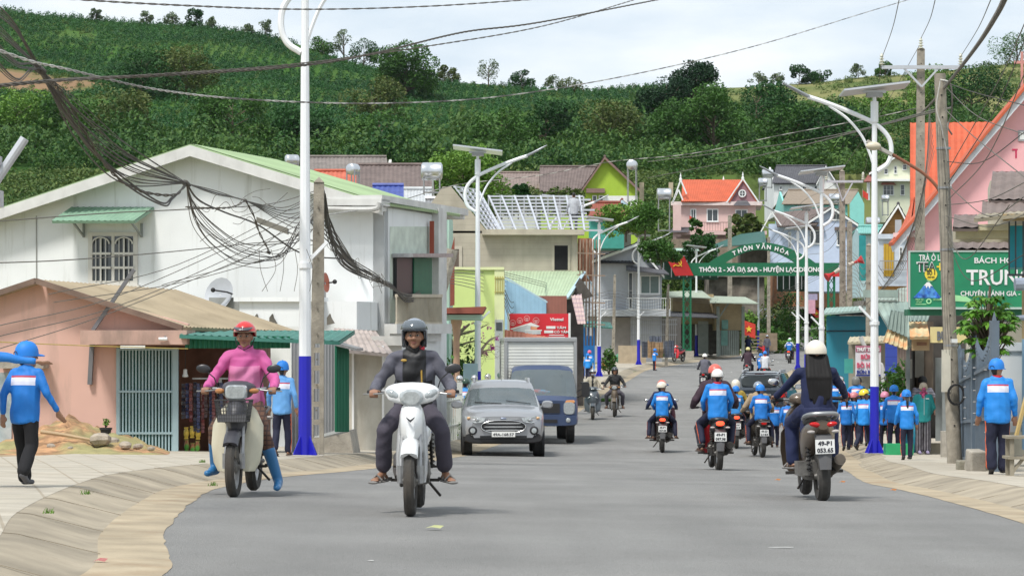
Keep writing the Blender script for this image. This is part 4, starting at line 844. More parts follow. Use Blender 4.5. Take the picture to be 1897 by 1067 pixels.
def shrub(px,Y,lift,W_,H_,m,label,n=500,leaf=.09,name='shrub',z=None,cat='shrub',group=None):
 c=G(px,Y,lift)
 if z is not None: c.z=z
 t=thing(name,label,cat,c,0,group); k=7; P_=[]
 for i in range(k):
  a=rng.random()*6.28; q=.3*rng.random(); P_.append(clump_pts(n//k,(W_*.3,W_*.3,H_*.28),.5)+np.array([math.cos(a)*q*W_,math.sin(a)*q*W_,H_*(.25+.5*rng.random())]))
 mb=MB()
 for i in range(5): a=i*1.26; mb.tube([(0,0,-.1),(math.cos(a)*W_*.15,math.sin(a)*W_*.15,H_*.4),(math.cos(a)*W_*.25,math.sin(a)*W_*.25,H_*.75)],[.03,.02,.01],4)
 mb.build('stem',BARK,t); quads_obj('foliage',leaves(np.concatenate(P_),leaf),m,t); return t
shrub(1068,139,LL,1.4,2.0,L_MID,'leafy green bush behind the blue stall'); shrub(1128,141,LL,1.0,1.6,L_MID,'green bush right of the lamp post by the shutters')
shrub(842,66,LL,.3,.6,L_LT,'small fresh green plant poking through the picket fence',160,.05); shrub(828,70,LL,.8,2.2,L_MID,'tall leafy bush beside the porch column',500,.08)
LG=mat('lime green gable',(.36,.52,.05),.8,var=.05)
fl=Fac(1120,190,0); lg=gable_front('lime_gable_house','house with a bright lime green gable and brown tiled roof',fl,1120,292,1078,352,1184,352,430,8,LG,BRTILE,wl=1082,wr=1181,trim=mat('brown board',(.22,.14,.12),.7),over=4)
mb=MB(); fl.box(mb,1110,363,1181,392,-.02,-.001); mb.build('white_band',WHITE,lg,smooth=0)
slope_front('brown_roof_house','long brown tiled roof joined to the lime gable, left of it',999,1100,356,310,420,191,4,LG,BRTILE,xr0=1000,xr1=1112)
slope_front('brown_roof_house','lower brown tiled roof at the far left of the lime gable house',905,1000,350,321,400,196,4,wallg,mat('dusty brown tiles',(.22,.17,.15),.8,var=.2))
for xx in (1097,1109): window(fl,xx,362,xx+9,394,lg,1,1,WHITE,fw=.06,off=-.03)
mb=MB(); fl.box(mb,1086,350,1120,358,-.5,-.03); mb.build('porch_roof',mat('brown board',(.22,.14,.12),.7),lg,smooth=0)
h=slope_front('green_shed','low shed with a maroon lean-to roof and teal wall below the lime gable',1090,1160,400,376,430,172,2,mat('teal wall',(.05,.3,.25),.8),MAHO,tile=False,xr1=1150)
h=gable_front('small_gable_shed','little shed with pale blue edged gable under the lime house',Fac(1150,178,0),1152,372,1095,402,1172,388,430,4,mat('dark shed wall',(.10,.11,.09),.9),MAHO,tile=False,over=3,trim=mat('pale blue board',(.42,.58,.66),.7))
tank(1171,306,186,.36,.7,'small steel tank on a tall frame right of the lime gable',80,2.2); tank(1230,360,186,.4,.95,'steel tank on a scaffold left of the pink villa',0,2.2)
for px,y0,y1,lb in ((1189,338,420,'bare concrete pillar right of the lime gable'),(1243,338,365,'bare concrete pillar top beside the steel tank')):
 mb=MB(); fq=Fac(px,187,0); fq.box(mb,px-4,y0,px+4,y1,0,.3); tag(mb.build('pillar',mat('raw concrete pillar',(.42,.36,.25),.95,var=.2),None,smooth=0,origin=tuple(fq.pt(px,y1))),lb,'pillar')
def town_tree(px,Y,py0,H,W_,m,label,nc=20,nl=200,leaf=.09,**k):
 c=P(px,py0,Y); return tree('garden_tree',label,H,W_,m,None,'tree',nc,nl,leaf,.12,(c.x,c.y,c.z),'round',**k)
town_tree(1056,150,412,1.9,2.2,L_OL,'olive leafed tree behind the steel roof frame'); town_tree(960,155,400,1.3,3.2,L_OL,'low yellowish tree row behind the roof frame')
town_tree(1160,165,440,2.0,2.8,L_LT,'bright green tree below the lime gable house',26,200,.10); town_tree(1195,163,440,2.0,2.0,L_MID,'green tree right of the bright green one'); town_tree(1225,160,490,1.3,2.0,L_MID,'green tree above the grey tiled roof'); town_tree(860,140,400,3.4,4.0,L_LT,'bright green tree behind the large steel tank',28,300,.11)
town_tree(965,152,372,.9,.9,L_DARK,'small dark topiary tree in front of the far brown roof')
town_tree(1300,200,500,2.9,2.2,L_DARK,'dark cypress like tree behind the arch',20,200,.1); town_tree(1290,215,440,1.6,.9,L_MID,'slim flowering tree beside the pink villa balcony',12,80,.12)
f10=Fac(1150,176,0); GREYW=mat('cool grey render',(.40,.42,.46),.85,var=.06,stain=.2,st0=.6)
gh=gable_front('grey_house','two storey cool grey house with dark tiles, balcony and grille gate',f10,1180,452,1090,486,1230,512,650,7,GREYW,GRTILE,wl=1087,wr=1226,over=4)
mb=MB(); roofsheet(mb,[P(1087,487,175.6),P(1180,487,175.6),P(1168,454,180),P(1100,454,180)],True); mb.build('roof_slope',GRTILE,gh)
mb=MB(); f10.poly(mb,[(1168,640),(1168,500),(1184,474),(1222,516),(1222,640)],-.06,-.01); mb.build('side_wall',mat('pale grey gable',(.50,.52,.55),.85,var=.05),gh,smooth=0)
mb=MB(); roofsheet(mb,[P(1160,500,174),P(1240,508,174),P(1222,492,177),P(1160,488,177)]); mb.build('canopy',GRTILE,gh)
window(f10,1186,510,1222,545,gh,2,1,WHITE,mat('greenish glass',(.13,.19,.18),.15),off=-.08)
for x in (1164,1178): window(f10,x,505,x+8,572,gh,1,2,WHITE,fw=.04,off=-.08)
railing(f10,1160,1240,553,574,gh,WHITE,18,-1.2); railing(f10,1100,1140,556,572,gh,WHITE,8,-.3)
mb=MB(); f10.box(mb,1088,574,1240,586,-1.2,.4); mb.build('balcony_slab',mat('grey slab',(.42,.44,.46),.85),gh,smooth=0)
mb=MB(); f10.box(mb,1168,588,1262,655,.3,.5); f10.box(mb,1140,588,1168,655,-.2,.2); mb.build('lower_wall',mat('dark taupe wall',(.22,.20,.18),.9,var=.1),gh,smooth=0)
mb=MB()
for i in range(24): f10.line(mb,(1168+i*3.6,592),(1168+i*3.6,645),.03,-.3)
for y in (592,601,620,645): f10.line(mb,(1168,y),(1254,y),.05,-.3)
mb.build('grille_gate',mat('grey grille',(.35,.36,.36),.5),gh,smooth=0)
c=P(1202,640,174);
mb=MB(); f10.box(mb,1140,640,1190,684,-5,-4.7); tag(mb.build('low_wall',mat('tan low wall',(.42,.34,.24),.9,var=.15),None,smooth=0,origin=tuple(f10.pt(1160,680,-5))),'low tan wall behind the green sacks','wall')
for i,(x0,x1,y0,y1,m_,lb) in enumerate(((1190,1200,632,660,'grey','stack of dark grey paving blocks, leftmost'),(1201,1214,630,661,'tan','tall pallet of tan bricks beside the grey blocks'),(1215,1229,633,661,'tan','tan brick pallet, second from the left'),(1232,1250,630,660,'grey','stack of dark grey blocks behind the utility pole'),(1204,1226,622,631,'grey','layer of grey blocks on top of the tan bricks'))):
 mm=mat('tan bricks',(.46,.31,.18),.95,var=.3,sc=5,wave=('Z',1.7,(.2,.14,.09),.85,1)) if m_=='tan' else mat('slate paving blocks',(.10,.115,.15),.95,var=.25,sc=5,wave=('Z',1.7,(.05,.06,.08),.8,1))
 fz=Fac(x0,168-i*.7,0); mb=MB(); n=max(1,int((x1-x0)/5));
 for k in range(n):
  a=x0+(x1-x0)*k/n; b=x0+(x1-x0)*(k+1)/n-.7; fz.box(mb,a,y0+rng.uniform(0,1.5),b,y1+2,rng.uniform(0,.1),1.0)
 tag(mb.build('brick_stack',mm,None,smooth=0,origin=tuple(fz.pt(x0,y1))),lb,'brick stack','stacks of bricks by the grille gate')
SACK=mat('green sack cloth',(.08,.24,.15),.8,var=.25,sc=6,bump=.5)
for px,w_,lb in ((1149,.55,'left one of two round green sacks on the pavement'),(1167,.5,'right one of two round green sacks on the pavement')):
 Y=YS(px,672,LL); mb=MB(); mb.ell((0,0,w_*.55),(w_*.62,w_*.5,w_*.6),14,10); mb.tube([(0,0,w_*1.05),(.03,0,w_*1.22)],[.06,.1],7)
 mb.v=[(x*(1+.12*mnoise.noise(Vector((x*4,y*4,z*4+px)))),y,max(0,z*(1+.1*mnoise.noise(Vector((x*5,z*5,px)))))) for x,y,z in mb.v]
 o=mb.build('sack',SACK,None,smooth=70); o.location=G(px,Y,LL); tag(o,lb,'sack')
f11=Fac(1300,196,0); sh=house('roadside_shed','low roadside shed with tan panels and a pale green eave behind the arch foot',tuple(P(1310,655,196)),'shed')
mb=MB(); f11.box(mb,1246,545,1322,600,0,5); f11.box(mb,1322,562,1372,612,-1.2,4); mb.build('tan_wall',mat('tan plywood wall',(.38,.29,.17),.9,var=.12,sc=3),sh,smooth=0)
mb=MB(); roofsheet(mb,[P(1235,549,194),P(1318,552,194),P(1300,538,198),P(1235,540,198)]); roofsheet(mb,[P(1315,560,192.5),P(1405,562,192.5),P(1380,550,197),P(1315,548,197)]); mb.build('roof',mat('dusty green sheet',(.33,.38,.31),.7,var=.1),sh)
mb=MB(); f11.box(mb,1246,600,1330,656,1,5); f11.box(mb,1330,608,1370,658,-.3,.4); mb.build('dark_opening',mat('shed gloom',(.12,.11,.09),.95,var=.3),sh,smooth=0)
mb=MB(); roofsheet(mb,[P(1190,584,191),P(1330,588,191),P(1325,580,196),P(1200,574,196)]); mb.build('lean_to',GRTILE,sh)
mb=MB()
for i in range(10): f11.line(mb,(1292+i*1.9,595),(1292+i*1.9,656),.05,-1.2)
for i in range(9): f11.line(mb,(1332+i*4,612),(1332+i*4,658),.12,-1.4)
for x in (1327,1373): f11.line(mb,(x,568),(x,660),.22,-1.6)
mb.bar(f11.pt(1328,590,-1.6),f11.pt(1348,560,-1.6),.1); mb.build('posts',mat('grey green posts',(.24,.27,.24),.8),sh,smooth=0)
mb=MB(); f11.box(mb,1333,612,1345,640,-1.5,-1.45); f11.box(mb,1334,593,1346,610,-1.5,-1.45); mb.build('shutter',mat('teal shutter',(.14,.28,.24),.8,var=.15),sh,smooth=0)
f12=Fac(1330,235,-4); PKV=mat('pale pink render',(.66,.47,.44),.85,var=.04); MAUVE=mat('mauve gable',(.30,.16,.18),.85);
v0=P(1330,456,235); pv=house('pink_villa','pale pink two storey villa with orange roof and white spires',tuple(v0))
mb=MB(); f12.box(mb,1250,376,1400,475,0,8); mb.build('wall',PKV,pv,smooth=0)
mb=MB(); f12.box(mb,1243,374,1412,381,-.45,8.2); f12.box(mb,1250,428,1400,437,-.06,-.001); mb.build('cornice',mat('pale pink trim',(.72,.60,.57),.8),pv,smooth=0)
mb=MB(); roofsheet(mb,[P(1262,374,234.5),P(1352,374,234.5),P(1376,333,239),P(1264,333,239)],True); roofsheet(mb,[P(1350,375,234.4),P(1376,374,242),P(1376,333,242),P(1376,333,234.4)],True)
roofsheet(mb,[P(1376,333,234.4),P(1376,333,242),P(1402,374,242),P(1402,374,234.4)],True); mb.build('roof',ORTILE,pv)
mb=MB(); f12.poly(mb,[(1352,374),(1376,336),(1400,374)],-.3,-.1); mb.build('gable',MAUVE,pv,smooth=0)
mb=MB(); a=-.36
for p,q in (((1346,376),(1376,332)),((1376,332),(1406,376)),((1246,376),(1261,334)),((1261,334),(1272,360)),((1257,352),(1267,376)),((1246,376),(1257,352))): mb.bar(f12.pt(*p,a),f12.pt(*q,a),.22,.12)
c=f12.pt(1375,359,-.42); mb.lathe([(.34,-.03),(.34,.03),(.24,.03),(.24,-.03)],c,'Y',16,closed=True); mb.box(c,(.5,.03,.05)); mb.box(c,(.05,.034,.5))
for x,y in ((1261,334),(1341,334),(1376,332)): mb.lathe([(.12,-.1),(.13,.1),(.06,.2),(.08,.3),(.01,.62)],f12.pt(x,y,-.3 if x!=1341 else 4),n=8)
mb.build('white_trim',WHITE,pv,smooth=0)
mb=MB(); mb.ell(f12.pt(1375,359,-.32),(.25,.02,.25),12,8); mb.build('round_window',GLASS,pv)
mb=MB(); mb.prism([f12.pt(1358,382,-.8),f12.pt(1391,382,-.8),f12.pt(1384,372,-.35),f12.pt(1366,372,-.35)],(0,.1,0)); mb.build('window_hood',GRTILE,pv,smooth=0)
for x0,x1,y0,y1 in ((1309,1331,387,411),(1362,1385,388,411),(1279,1290,387,420)): window(f12,x0,y0,x1,y1,pv,2,1,WHITE,GLASS,.09)
mb=MB(); f12.poly(mb,[(1250,381),(1262,381),(1262,440),(1250,440)],-1.4,-1.2); f12.box(mb,1247,381,1250,455,-1.4,-1.2); mb.build('balcony_post',PKV,pv,smooth=0)
railing(f12,1290,1360,413,429,pv,mat('brown iron rail',(.22,.13,.11),.6),14,-.9,.04); railing(f12,1364,1400,413,429,pv,mat('brown iron rail',(.22,.13,.11),.6),7,-.9,.04)
mb=MB(); f12.box(mb,1250,429,1420,436,-1.2,0); mb.build('balcony_slab',PKV,pv,smooth=0)
mb=MB(); mb.prism([f12.pt(1240,432,-2),f12.pt(1275,432,-2),f12.pt(1280,421,-.2),f12.pt(1248,421,-.2)],(0,.1,0)); mb.build('porch_roof',GRTILE,pv,smooth=0)
town_tree(1378,228,450,2.4,2.6,L_OL,'spiky palm like plant on the pink villa terrace',12,90,.28)
mb=MB(); f12.box(mb,1215,445,1440,500,-2.5,-2.2); tag(mb.build('retaining_wall',mat('brown retaining wall',(.24,.19,.14),.95,var=.25,sc=3),None,smooth=0,origin=tuple(f12.pt(1320,500,-2))),'brown retaining wall below the pink villa','wall')
fg=mat('dark green net',(.05,.10,.07),.9)
for x0,x1,y0,y1,Y,lb in ((1215,1330,478,458,222,'low open shed with pale green roof edge left of the arch crown'),(1440,1530,500,480,215,'dark open shed roof behind the lamp posts')):
 h=house('open_shed',lb,tuple(P(x0,520,Y)),'shed'); mb=MB(); roofsheet(mb,[P(x0,y0-14,Y),P(x1,y0-14,Y),P(x1,y0-18,Y+5),P(x0,y0-18,Y+5)]); mb.build('roof',mat('pale green sheet',(.35,.5,.42),.7),h)
 mb=MB()
 for i in range(9): x=x0+(x1-x0)*i/8; mb.bar(P(x,y0+36,Y),P(x,y0-14,Y),.07)
 mb.bar(P(x0,y0-4,Y),P(x1,y0-4,Y),.06); mb.build('posts',STEEL,h,smooth=0)
 mb=MB(); mb.prism([P(x0,y0+40,Y+5),P(x1,y0+40,Y+5),P(x1,y0-16,Y+5),P(x0,y0-16,Y+5)],(0,.1,0)); mb.build('back_wall',fg,h,smooth=0)
h=house('green_canopy_shed','shed with a broad slanting teal green roof above the arch crown',tuple(P(1370,500,218)),'shed'); mb=MB(); roofsheet(mb,[P(1308,459,214),P(1420,450,214),P(1416,428,219),P(1372,434,219)]); mb.build('roof',mat('dull teal sheet',(.035,.12,.10),.6),h)
mb=MB(); mb.prism([P(1372,500,217),P(1425,500,217),P(1425,440,217),P(1372,452,217)],(0,3,0)); mb.build('wall',mat('dark shed wall2',(.12,.10,.08),.9,var=.3),h,smooth=0)
f13=Fac(1480,215,-6); LB=mat('pale blue render',(.52,.60,.76),.85,var=.05)
h=gable_front('pale_blue_house','pale blue two storey house with dark gables behind the lamp posts',f13,1540,384,1485,420,1602,425,500,8,LB,BRTILE,wl=1492,wr=1592,over=3)
mb=MB(); f13.box(mb,1424,415,1495,500,0,7); mb.build('wing_wall',LB,h,smooth=0)
mb=MB(); roofsheet(mb,[P(1440,420,214),P(1512,418,214),P(1540,383,219),P(1432,395,219)],True); mb.build('wing_roof',BRTILE,h)
mb=MB();
for p,q in (((1410,430),(1430,394)),((1430,394),(1448,420))): mb.bar(f13.pt(*p,-.8),f13.pt(*q,-.8),.2,.1)
mb.build('white_trim',WHITE,h,smooth=0)
for x0,x1,y0,y1 in ((1500,1520,427,452),(1550,1562,428,455),(1540,1558,396,408),(1460,1466,430,460)): window(f13,x0,y0,x1,y1,h,2,1,WHITE,GLASS,.07)
mb=MB(); f13.box(mb,1496,420,1526,426,-.4,-.01); f13.box(mb,1546,421,1585,427,-.4,-.01); mb.build('window_hood',BRTILE,h,smooth=0)
h=slope_front('grey_roof_house','white house under a broad dark grey tiled roof high on the right',1430,1522,340,308,372,262,5,WALLW,GRTILE,xr0=1438,xr1=1530)
fh=Fac(1530,260,-6.5); h2=gable_front('white_gable_house','small white gable end joined to the dark grey roof',fh,1530,308,1512,342,1552,342,372,5,WHITE,GRTILE,over=2)
for x0,x1 in ((1486,1494),(1508,1514),(1444,1449)): window(Fac(1480,261.9,0),x0,345,x1,352,h,1,1,WHITE,GLASS,.05)
tank(1422,322,256,.4,1.0,'upper steel tank left of the dark grey roof',0,1.0); tank(1413,338,252,.4,.8,'lower steel tank left of the dark grey roof',0,1.4)
AQUA=mat('aqua render',(.25,.62,.56),.85,var=.05)
h=slope_front('aqua_house','aqua walled house under a wide taupe sheet roof',1448,1574,378,353,400,240,4,AQUA,mat('taupe roof sheet',(.27,.22,.17),.8,var=.08),tile=False,xr0=1460,xr1=1590)
fq=Fac(1590,239,-7.3); mb=MB(); fq.poly(mb,[(1574,420),(1574,378),(1590,355),(1601,378),(1601,420)],0,4); o=mb.build('gable_wall',AQUA,h,smooth=0)
tank(1546,368,236,.42,.95,'steel tank in front of the taupe roof',0,.6); tank(1640,368,232,.3,.6,'small steel tank below the cream villa',0,1.2); tank(1617,412,225,.42,1.1,'large bright steel tank above the small brick gable',0,.5)
CREAM=mat('cream render',(.66,.68,.52),.85,var=.04)
f14=Fac(1655,252,-8); h=gable_front('cream_villa','cream two storey villa with arched porch and maroon tiles on the right slope',f14,1660,290,1610,322,1702,318,372,8,CREAM,mat('maroon roof tiles',(.26,.09,.07),.75,var=.15),wl=1618,wr=1700,over=3)
for x0,x1,y0,y1 in ((1638,1645,313,323),(1656,1662,308,322),(1672,1680,305,315),(1636,1656,343,362),(1668,1676,342,362)): window(f14,x0,y0,x1,y1,h,1 if x1-x0<12 else 3,2,WHITE,GLASS,.05)
mb=MB(); f14.box(mb,1606,333,1702,337,-1,.0); f14.box(mb,1606,337,1612,372,-1,-.8); mb.build('ledge',WHITE,h,smooth=0)
mb=MB(); roofsheet(mb,[P(1600,337,250),P(1618,337,250),P(1620,322,253),P(1608,325,253)],True); f14.poly(mb,[(1632,343),(1634,339),(1656,339),(1660,343)],-.5,-.01); mb.build('porch_roof',mat('maroon roof tiles',(.26,.09,.07),.75,var=.15),h)
h=gable_front('brick_gable_house','small house with an ochre brick gable and dark tiles beside the lamp post',Fac(1660,150,-8),1664,380,1624,440,1700,450,500,6,mat('ochre brick',(.48,.27,.10),.9,var=.15,sc=6,wave=('Z',2.2,(.35,.18,.07),.85,1)),GRTILE,over=3)
mb=MB(); fz=Fac(1660,149.6,-8); fz.box(mb,1626,434,1700,443,-.3,0); fz.box(mb,1626,443,1700,530,-.1,.2); mb.build('lower_wall',mat('pale blue grey render',(.50,.56,.64),.85),h,smooth=0)
mb=MB(); fz.box(mb,1658,408,1670,434,-.44,-.4); mb.build('shutter',mat('grey panel',(.40,.41,.44),.7),h,smooth=0)
mb=MB(); fz.box(mb,1637,452,1656,512,-.16,-.11); mb.build('curtain',mat('ochre curtain',(.48,.30,.03),.9,var=.12,wave=('X',2,(.33,.2,.02),.5,.9)),h,smooth=0)
railing(fz,1630,1690,484,500,h,STEEL,14,-.5); window(fz,1666,458,1672,482,h,1,3,WHITE,GLASS,.04,off=-.12)
h=slope_front('teal_roof_annex','teal roofed annex right of the pale blue house',1590,1640,432,420,520,160,2,mat('pale teal wall',(.40,.55,.58),.85),mat('teal sheet2',(.18,.42,.38),.7),tile=False)
mb=MB(); fz2=Fac(1600,155,0); fz2.box(mb,1592,436,1604,520,0,.2); mb.build('teal_door',mat('teal door',(.02,.28,.30),.6),h,smooth=0)
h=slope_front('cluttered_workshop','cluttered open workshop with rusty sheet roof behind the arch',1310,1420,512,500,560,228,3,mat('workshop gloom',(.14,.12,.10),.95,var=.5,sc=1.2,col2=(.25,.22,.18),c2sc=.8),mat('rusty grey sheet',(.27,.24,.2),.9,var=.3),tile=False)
h=slope_front('black_banner_house','dark fronted cafe with a worn black banner behind the arch',1430,1560,500,492,540,245,3,mat('terracotta wall',(.36,.17,.09),.9,var=.2),mat('dusty green sheet',(.33,.38,.31),.7,var=.1),tile=False)
mb=MB(); fy=Fac(1480,240,0); fy.box(mb,1444,515,1498,529,0,.05); o=mb.build('banner',mat('black banner',(.03,.03,.035),.7,var=.4),None,smooth=0,origin=tuple(fy.pt(1470,522))); tag(o,'worn black cafe banner with white letters behind the arch','banner')
text('lettering','COFFEE SINH TỐ',mat('sign lettering grey',(.45,.45,.45),.6),o,fy.pt(1466,520,-.02),.26,width=1.4); text('lettering','TRÀ',MATS['sign lettering grey'],o,fy.pt(1465,528,-.02),.3,width=.6)
mb=MB(); fy.box(mb,1450,530,1484,548,.2,.4); mb.build('brick',MATS['terracotta wall'],h,smooth=0)
mb=MB(); fy.box(mb,1494,556,1508,581,-1,-.5); fy.box(mb,1490,545,1512,556,-1,-.5,1); tag(mb.build('stall_fridge',[mat('pink fridge',(.70,.38,.48),.5),mat('lilac fridge top',(.40,.36,.52),.5)],None,smooth=0,origin=tuple(fy.pt(1500,580,-1))),'pink and lilac drinks cabinet beside the uphill lane','cabinet')
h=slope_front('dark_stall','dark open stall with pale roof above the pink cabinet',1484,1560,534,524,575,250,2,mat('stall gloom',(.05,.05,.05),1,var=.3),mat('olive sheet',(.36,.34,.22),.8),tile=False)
# ================================================================ RIGHT SIDE
PINKW=mat('pink church render',(.78,.42,.44),.85,var=.04,stain=.15,st0=.6)
f20=Fac(1780,88,-9.5); g=P(1780,760,88)
ch=house('pink_church','pink church wall with steep orange tiled roof and a cross at the top right',(g.x,g.y,gz(g.x,g.y)),'church')
mb=MB(); f20.poly(mb,[(1680,800),(1680,432),(1700,405),(1762,332),(1897,172),(1985,70),(2080,190),(2180,330),(2180,800)],0,12); mb.build('wall',PINKW,ch,smooth=0)
mb=MB(); E_=[(1655,455),(1676,430),(1700,404),(1760,332),(1897,170),(1987,62)]
for a,b in zip(E_,E_[1:]):
 mb.prism([f20.pt(a[0],a[1]+1,-.5),f20.pt(b[0],b[1]+1,-.5),f20.pt(b[0]+3,b[1]+14,-.5),f20.pt(a[0]+3,a[1]+12,-.5)],(0,.5,0))
mb.build('bargeboard',mat('white grey eave',(.62,.66,.70),.7),ch,smooth=0)
mb=MB()
for a,b in zip(E_,E_[1:]): mb.prism([f20.pt(a[0]-1,a[1]-5,-.6),f20.pt(b[0]-1,b[1]-5,-.6),f20.pt(b[0],b[1]+1,-.6),f20.pt(a[0],a[1]+1,-.6)],(0,.9,0))
roofsheet(mb,[P(1686,400,92),P(1860,400,92),P(1860,226,97),P(1686,228,97)],True)
roofsheet(mb,[P(1655,452,88.5),P(1690,408,88.6),P(1700,330,97),P(1686,400,97)],True)
f20.poly(mb,[(1987,60),(1897,168),(1760,330),(1700,402),(1690,402),(1760,318)],.5,1)
mb.build('roof',ORTILE,ch)
mb=MB(); f20.box(mb,1891,95,1896,175,.2,.3); f20.box(mb,1879,112,1908,117,.2,.3); mb.build('cross',mat('cross pink',(.5,.25,.22),.7),ch,smooth=0)
MG=mat('magenta lettering',(.55,.03,.10),.5); text('lettering','TIN LÀNH',MG,ch,f20.pt(1875,293,-.02),.42,bold=.008,width=1.9)
mb=MB(); f20.box(mb,1886,242,1910,262,-.04,-.005); o=mb.build('emblem',mat('grey emblem',(.35,.35,.37),.6),ch,smooth=0)
mb=MB(); f20.box(mb,1889,245,1907,259,-.05,-.041); mb.build('emblem_face',WHITE,o,smooth=0)
mb=MB(); f20.box(mb,1655,432,1700,440,-.3,0); mb.build('ledge',mat('pale pink ledge',(.78,.60,.58),.8),ch,smooth=0)
f21=Fac(1830,64,-9); g=P(1830,760,64); bh=house('brown_tiled_house','house with stepped brown tiled roofs and a cream cornice behind the green shop sign',(g.x,g.y,gz(g.x,g.y)))
TAUPE=mat('taupe roof tiles',(.19,.15,.135),.7,var=.15,sc=2.5)
mb=MB(); roofsheet(mb,[P(1832,372,63),P(1960,372,63),P(1960,318,65.5),P(1839,318,65.5)],True); roofsheet(mb,[P(1818,400,62),P(1960,400,62),P(1960,373,63.3),P(1820,373,63.3)],True)
roofsheet(mb,[P(1765,424,62.5),P(1812,424,62.5),P(1810,398,64),P(1768,398,64)],True); roofsheet(mb,[P(1762,463,61),P(1880,463,61),P(1880,449,62),P(1764,449,62)],True)
mb.build('roof',TAUPE,bh)
mb=MB(); f21.box(mb,1765,419,1960,430,-1,-.3); f21.box(mb,1770,430,1960,444,-.7,-.2); mb.build('cornice',mat('cream cornice',(.56,.52,.36),.8,var=.08,stain=.3),bh,smooth=0)
mb=MB(); f21.box(mb,1765,424,1960,800,0,5); f21.box(mb,1836,330,1960,424,1,4.5); mb.build('wall',mat('cream wall',(.50,.47,.38),.9,var=.08),bh,smooth=0)
f22=Fac(1880,46,-10.5); bb_=house('timber_lean_to','turquoise boarded lean-to with dark bars and ragged tin roof at the right edge',tuple(G(1885,46,LL)),'lean-to')
mb=MB(); f22.box(mb,1870,418,1960,495,0,1.5); mb.build('board',mat('turquoise board',(.03,.35,.44),.7,var=.1),bb_,smooth=0)
mb=MB()
for x in (1868,1880,1894): f22.box(mb,x,408,x+3,512,-.2,-.15)
f22.box(mb,1866,508,1960,512,-.25,-.14); mb.build('bars',mat('dark steel bars',(.06,.07,.08),.6),bb_,smooth=0)
mb=MB(); roofsheet(mb,[f22.pt(1806,412,-1.3),f22.pt(1960,396,-1.3),f22.pt(1960,384,.6),f22.pt(1813,394,.6)]); mb.build('tin_roof',mat('dirty tan tin',(.34,.30,.22),.85,var=.25,stain=.5),bb_)
mb=MB(); f22.box(mb,1858,402,1960,414,-1.1,-.9); f22.box(mb,1893,512,1900,640,-.2,0); mb.build('beam',mat('ochre timber',(.38,.28,.15),.9,var=.2),bb_,smooth=0)
mb=MB(); mb.tube([P(1799,597,44),P(1960,583,44)],.045,8); mb.tube([P(1880,527,44),P(1930,525,44)],.11,10); mb.build('pipe',mat('blue grey pipe',(.30,.34,.42),.5),bb_)
GSG=mat('sign green',(.012,.20,.10),.45,var=.04,col2=(.015,.25,.11),c2sc=.8); DKT=mat('sign black lettering',(.03,.04,.03),.5); YLC=mat('sign yellow',(.80,.62,.06),.5); LGT=mat('sign pale green',(.35,.70,.35),.5)
f23=Fac(1790,54,0); g=G(1700,54,LL); gs=house('shop_sign','large green shop sign with white lettering and a tea advertisement',tuple(f23.pt(1790,568)),'sign')
mb=MB(); f23.box(mb,1686,467,1960,569,0,.12); mb.build('panel',GSG,gs,smooth=0)
mb=MB(); f23.box(mb,1684,464.5,1960,467,-.02,.14); f23.box(mb,1684,467,1686,570,-.02,.14); f23.box(mb,1686,569,1960,573,-.05,.3); mb.build('frame',mat('sign frame grey green',(.42,.52,.48),.5),gs,smooth=0)
mb=MB(); f23.box(mb,1683,573,1960,584,.05,.6); mb.build('base_board',mat('deep green board',(.01,.12,.06),.6),gs,smooth=0)
T=lambda s,x,y,sz,w_,m=TXW,b=.002,o=-.012: text('lettering',s,m,gs,f23.pt(x,y,o),sz,bold=b,width=w_,ext=.003)
pp=54/F
T('TRÀ Ô LONG',1702,483,.17,64*pp); T('TEA',1698,503,.27,36*pp,TXW,.009,-.01); T('TEA',1699.5,502,.24,33*pp,DKT,.002,-.018); T('+',1734,504,.3,12*pp,YLC,.004)
T('BÁCH HÓA TỔNG HỢP',1804,487.5,.155,170*pp,b=.003); T('TRUNG',1790,527,.42,122*pp,b=.008); T('CHUYÊN BÁNH GIA - NƯỚC NGỌT',1779,548,.135,185*pp,b=.002)
mb=MB(); c=f23.pt(1724.5,508,-.01); mb.lathe([(.125,.004),(.125,-.006)],c,'Y',28); mb.build('badge',YLC,gs,smooth=0)
T('SỐ 1',1717,509,.10,15*pp,DKT,.004,-.02); T('NHẬT BẢN',1718,515,.045,13*pp,DKT,.001,-.02)
mb=MB(); f23.poly(mb,[(1716,519),(1722,515.5),(1728,521),(1721,522)],-.01,-.004); mb.build('leaf_mark',LGT,gs,smooth=0)
mb=MB(); f23.poly(mb,[(1691,552),(1703,540),(1713,527),(1717,523.5),(1721,523),(1727,530),(1735,541),(1744,552)],-.01,-.004); mb.build('mountain_picture',mat('mountain blue',(.02,.10,.42),.5,var=.5,sc=9,col2=(.08,.28,.62),c2sc=8),gs,smooth=0)
mb=MB(); f23.poly(mb,[(1711,529.5),(1717,523),(1721,522.6),(1728,531),(1724,529),(1722,535),(1719,529),(1716,534),(1714,528.5)],-.016,-.011); mb.build('snow_picture',TXW,gs,smooth=0)
T('PHỤC VỤ',1696,556.5,.05,14*pp,LGT,.001); T('TỐT NHẤT',1697,561,.04,11*pp,LGT,.001); mb=MB(); c=f23.pt(1720.5,558,-.01); mb.lathe([(.055,-.004),(.055,0),(.03,0),(.03,-.004)],c,'Y',16,closed=True); mb.build('round_mark',LGT,gs,smooth=0); T('CHẤT LƯỢNG',1728,556.5,.045,13*pp,LGT,.001)
mb=MB(); f23.box(mb,1696,563,1716,564.3,-.01,-.004); f23.poly(mb,[(1741,552),(1755,545),(1790,549),(1800,556),(1800,560),(1741,556)],-.009,-.004); mb.build('accent_marks',LGT,gs,smooth=0)
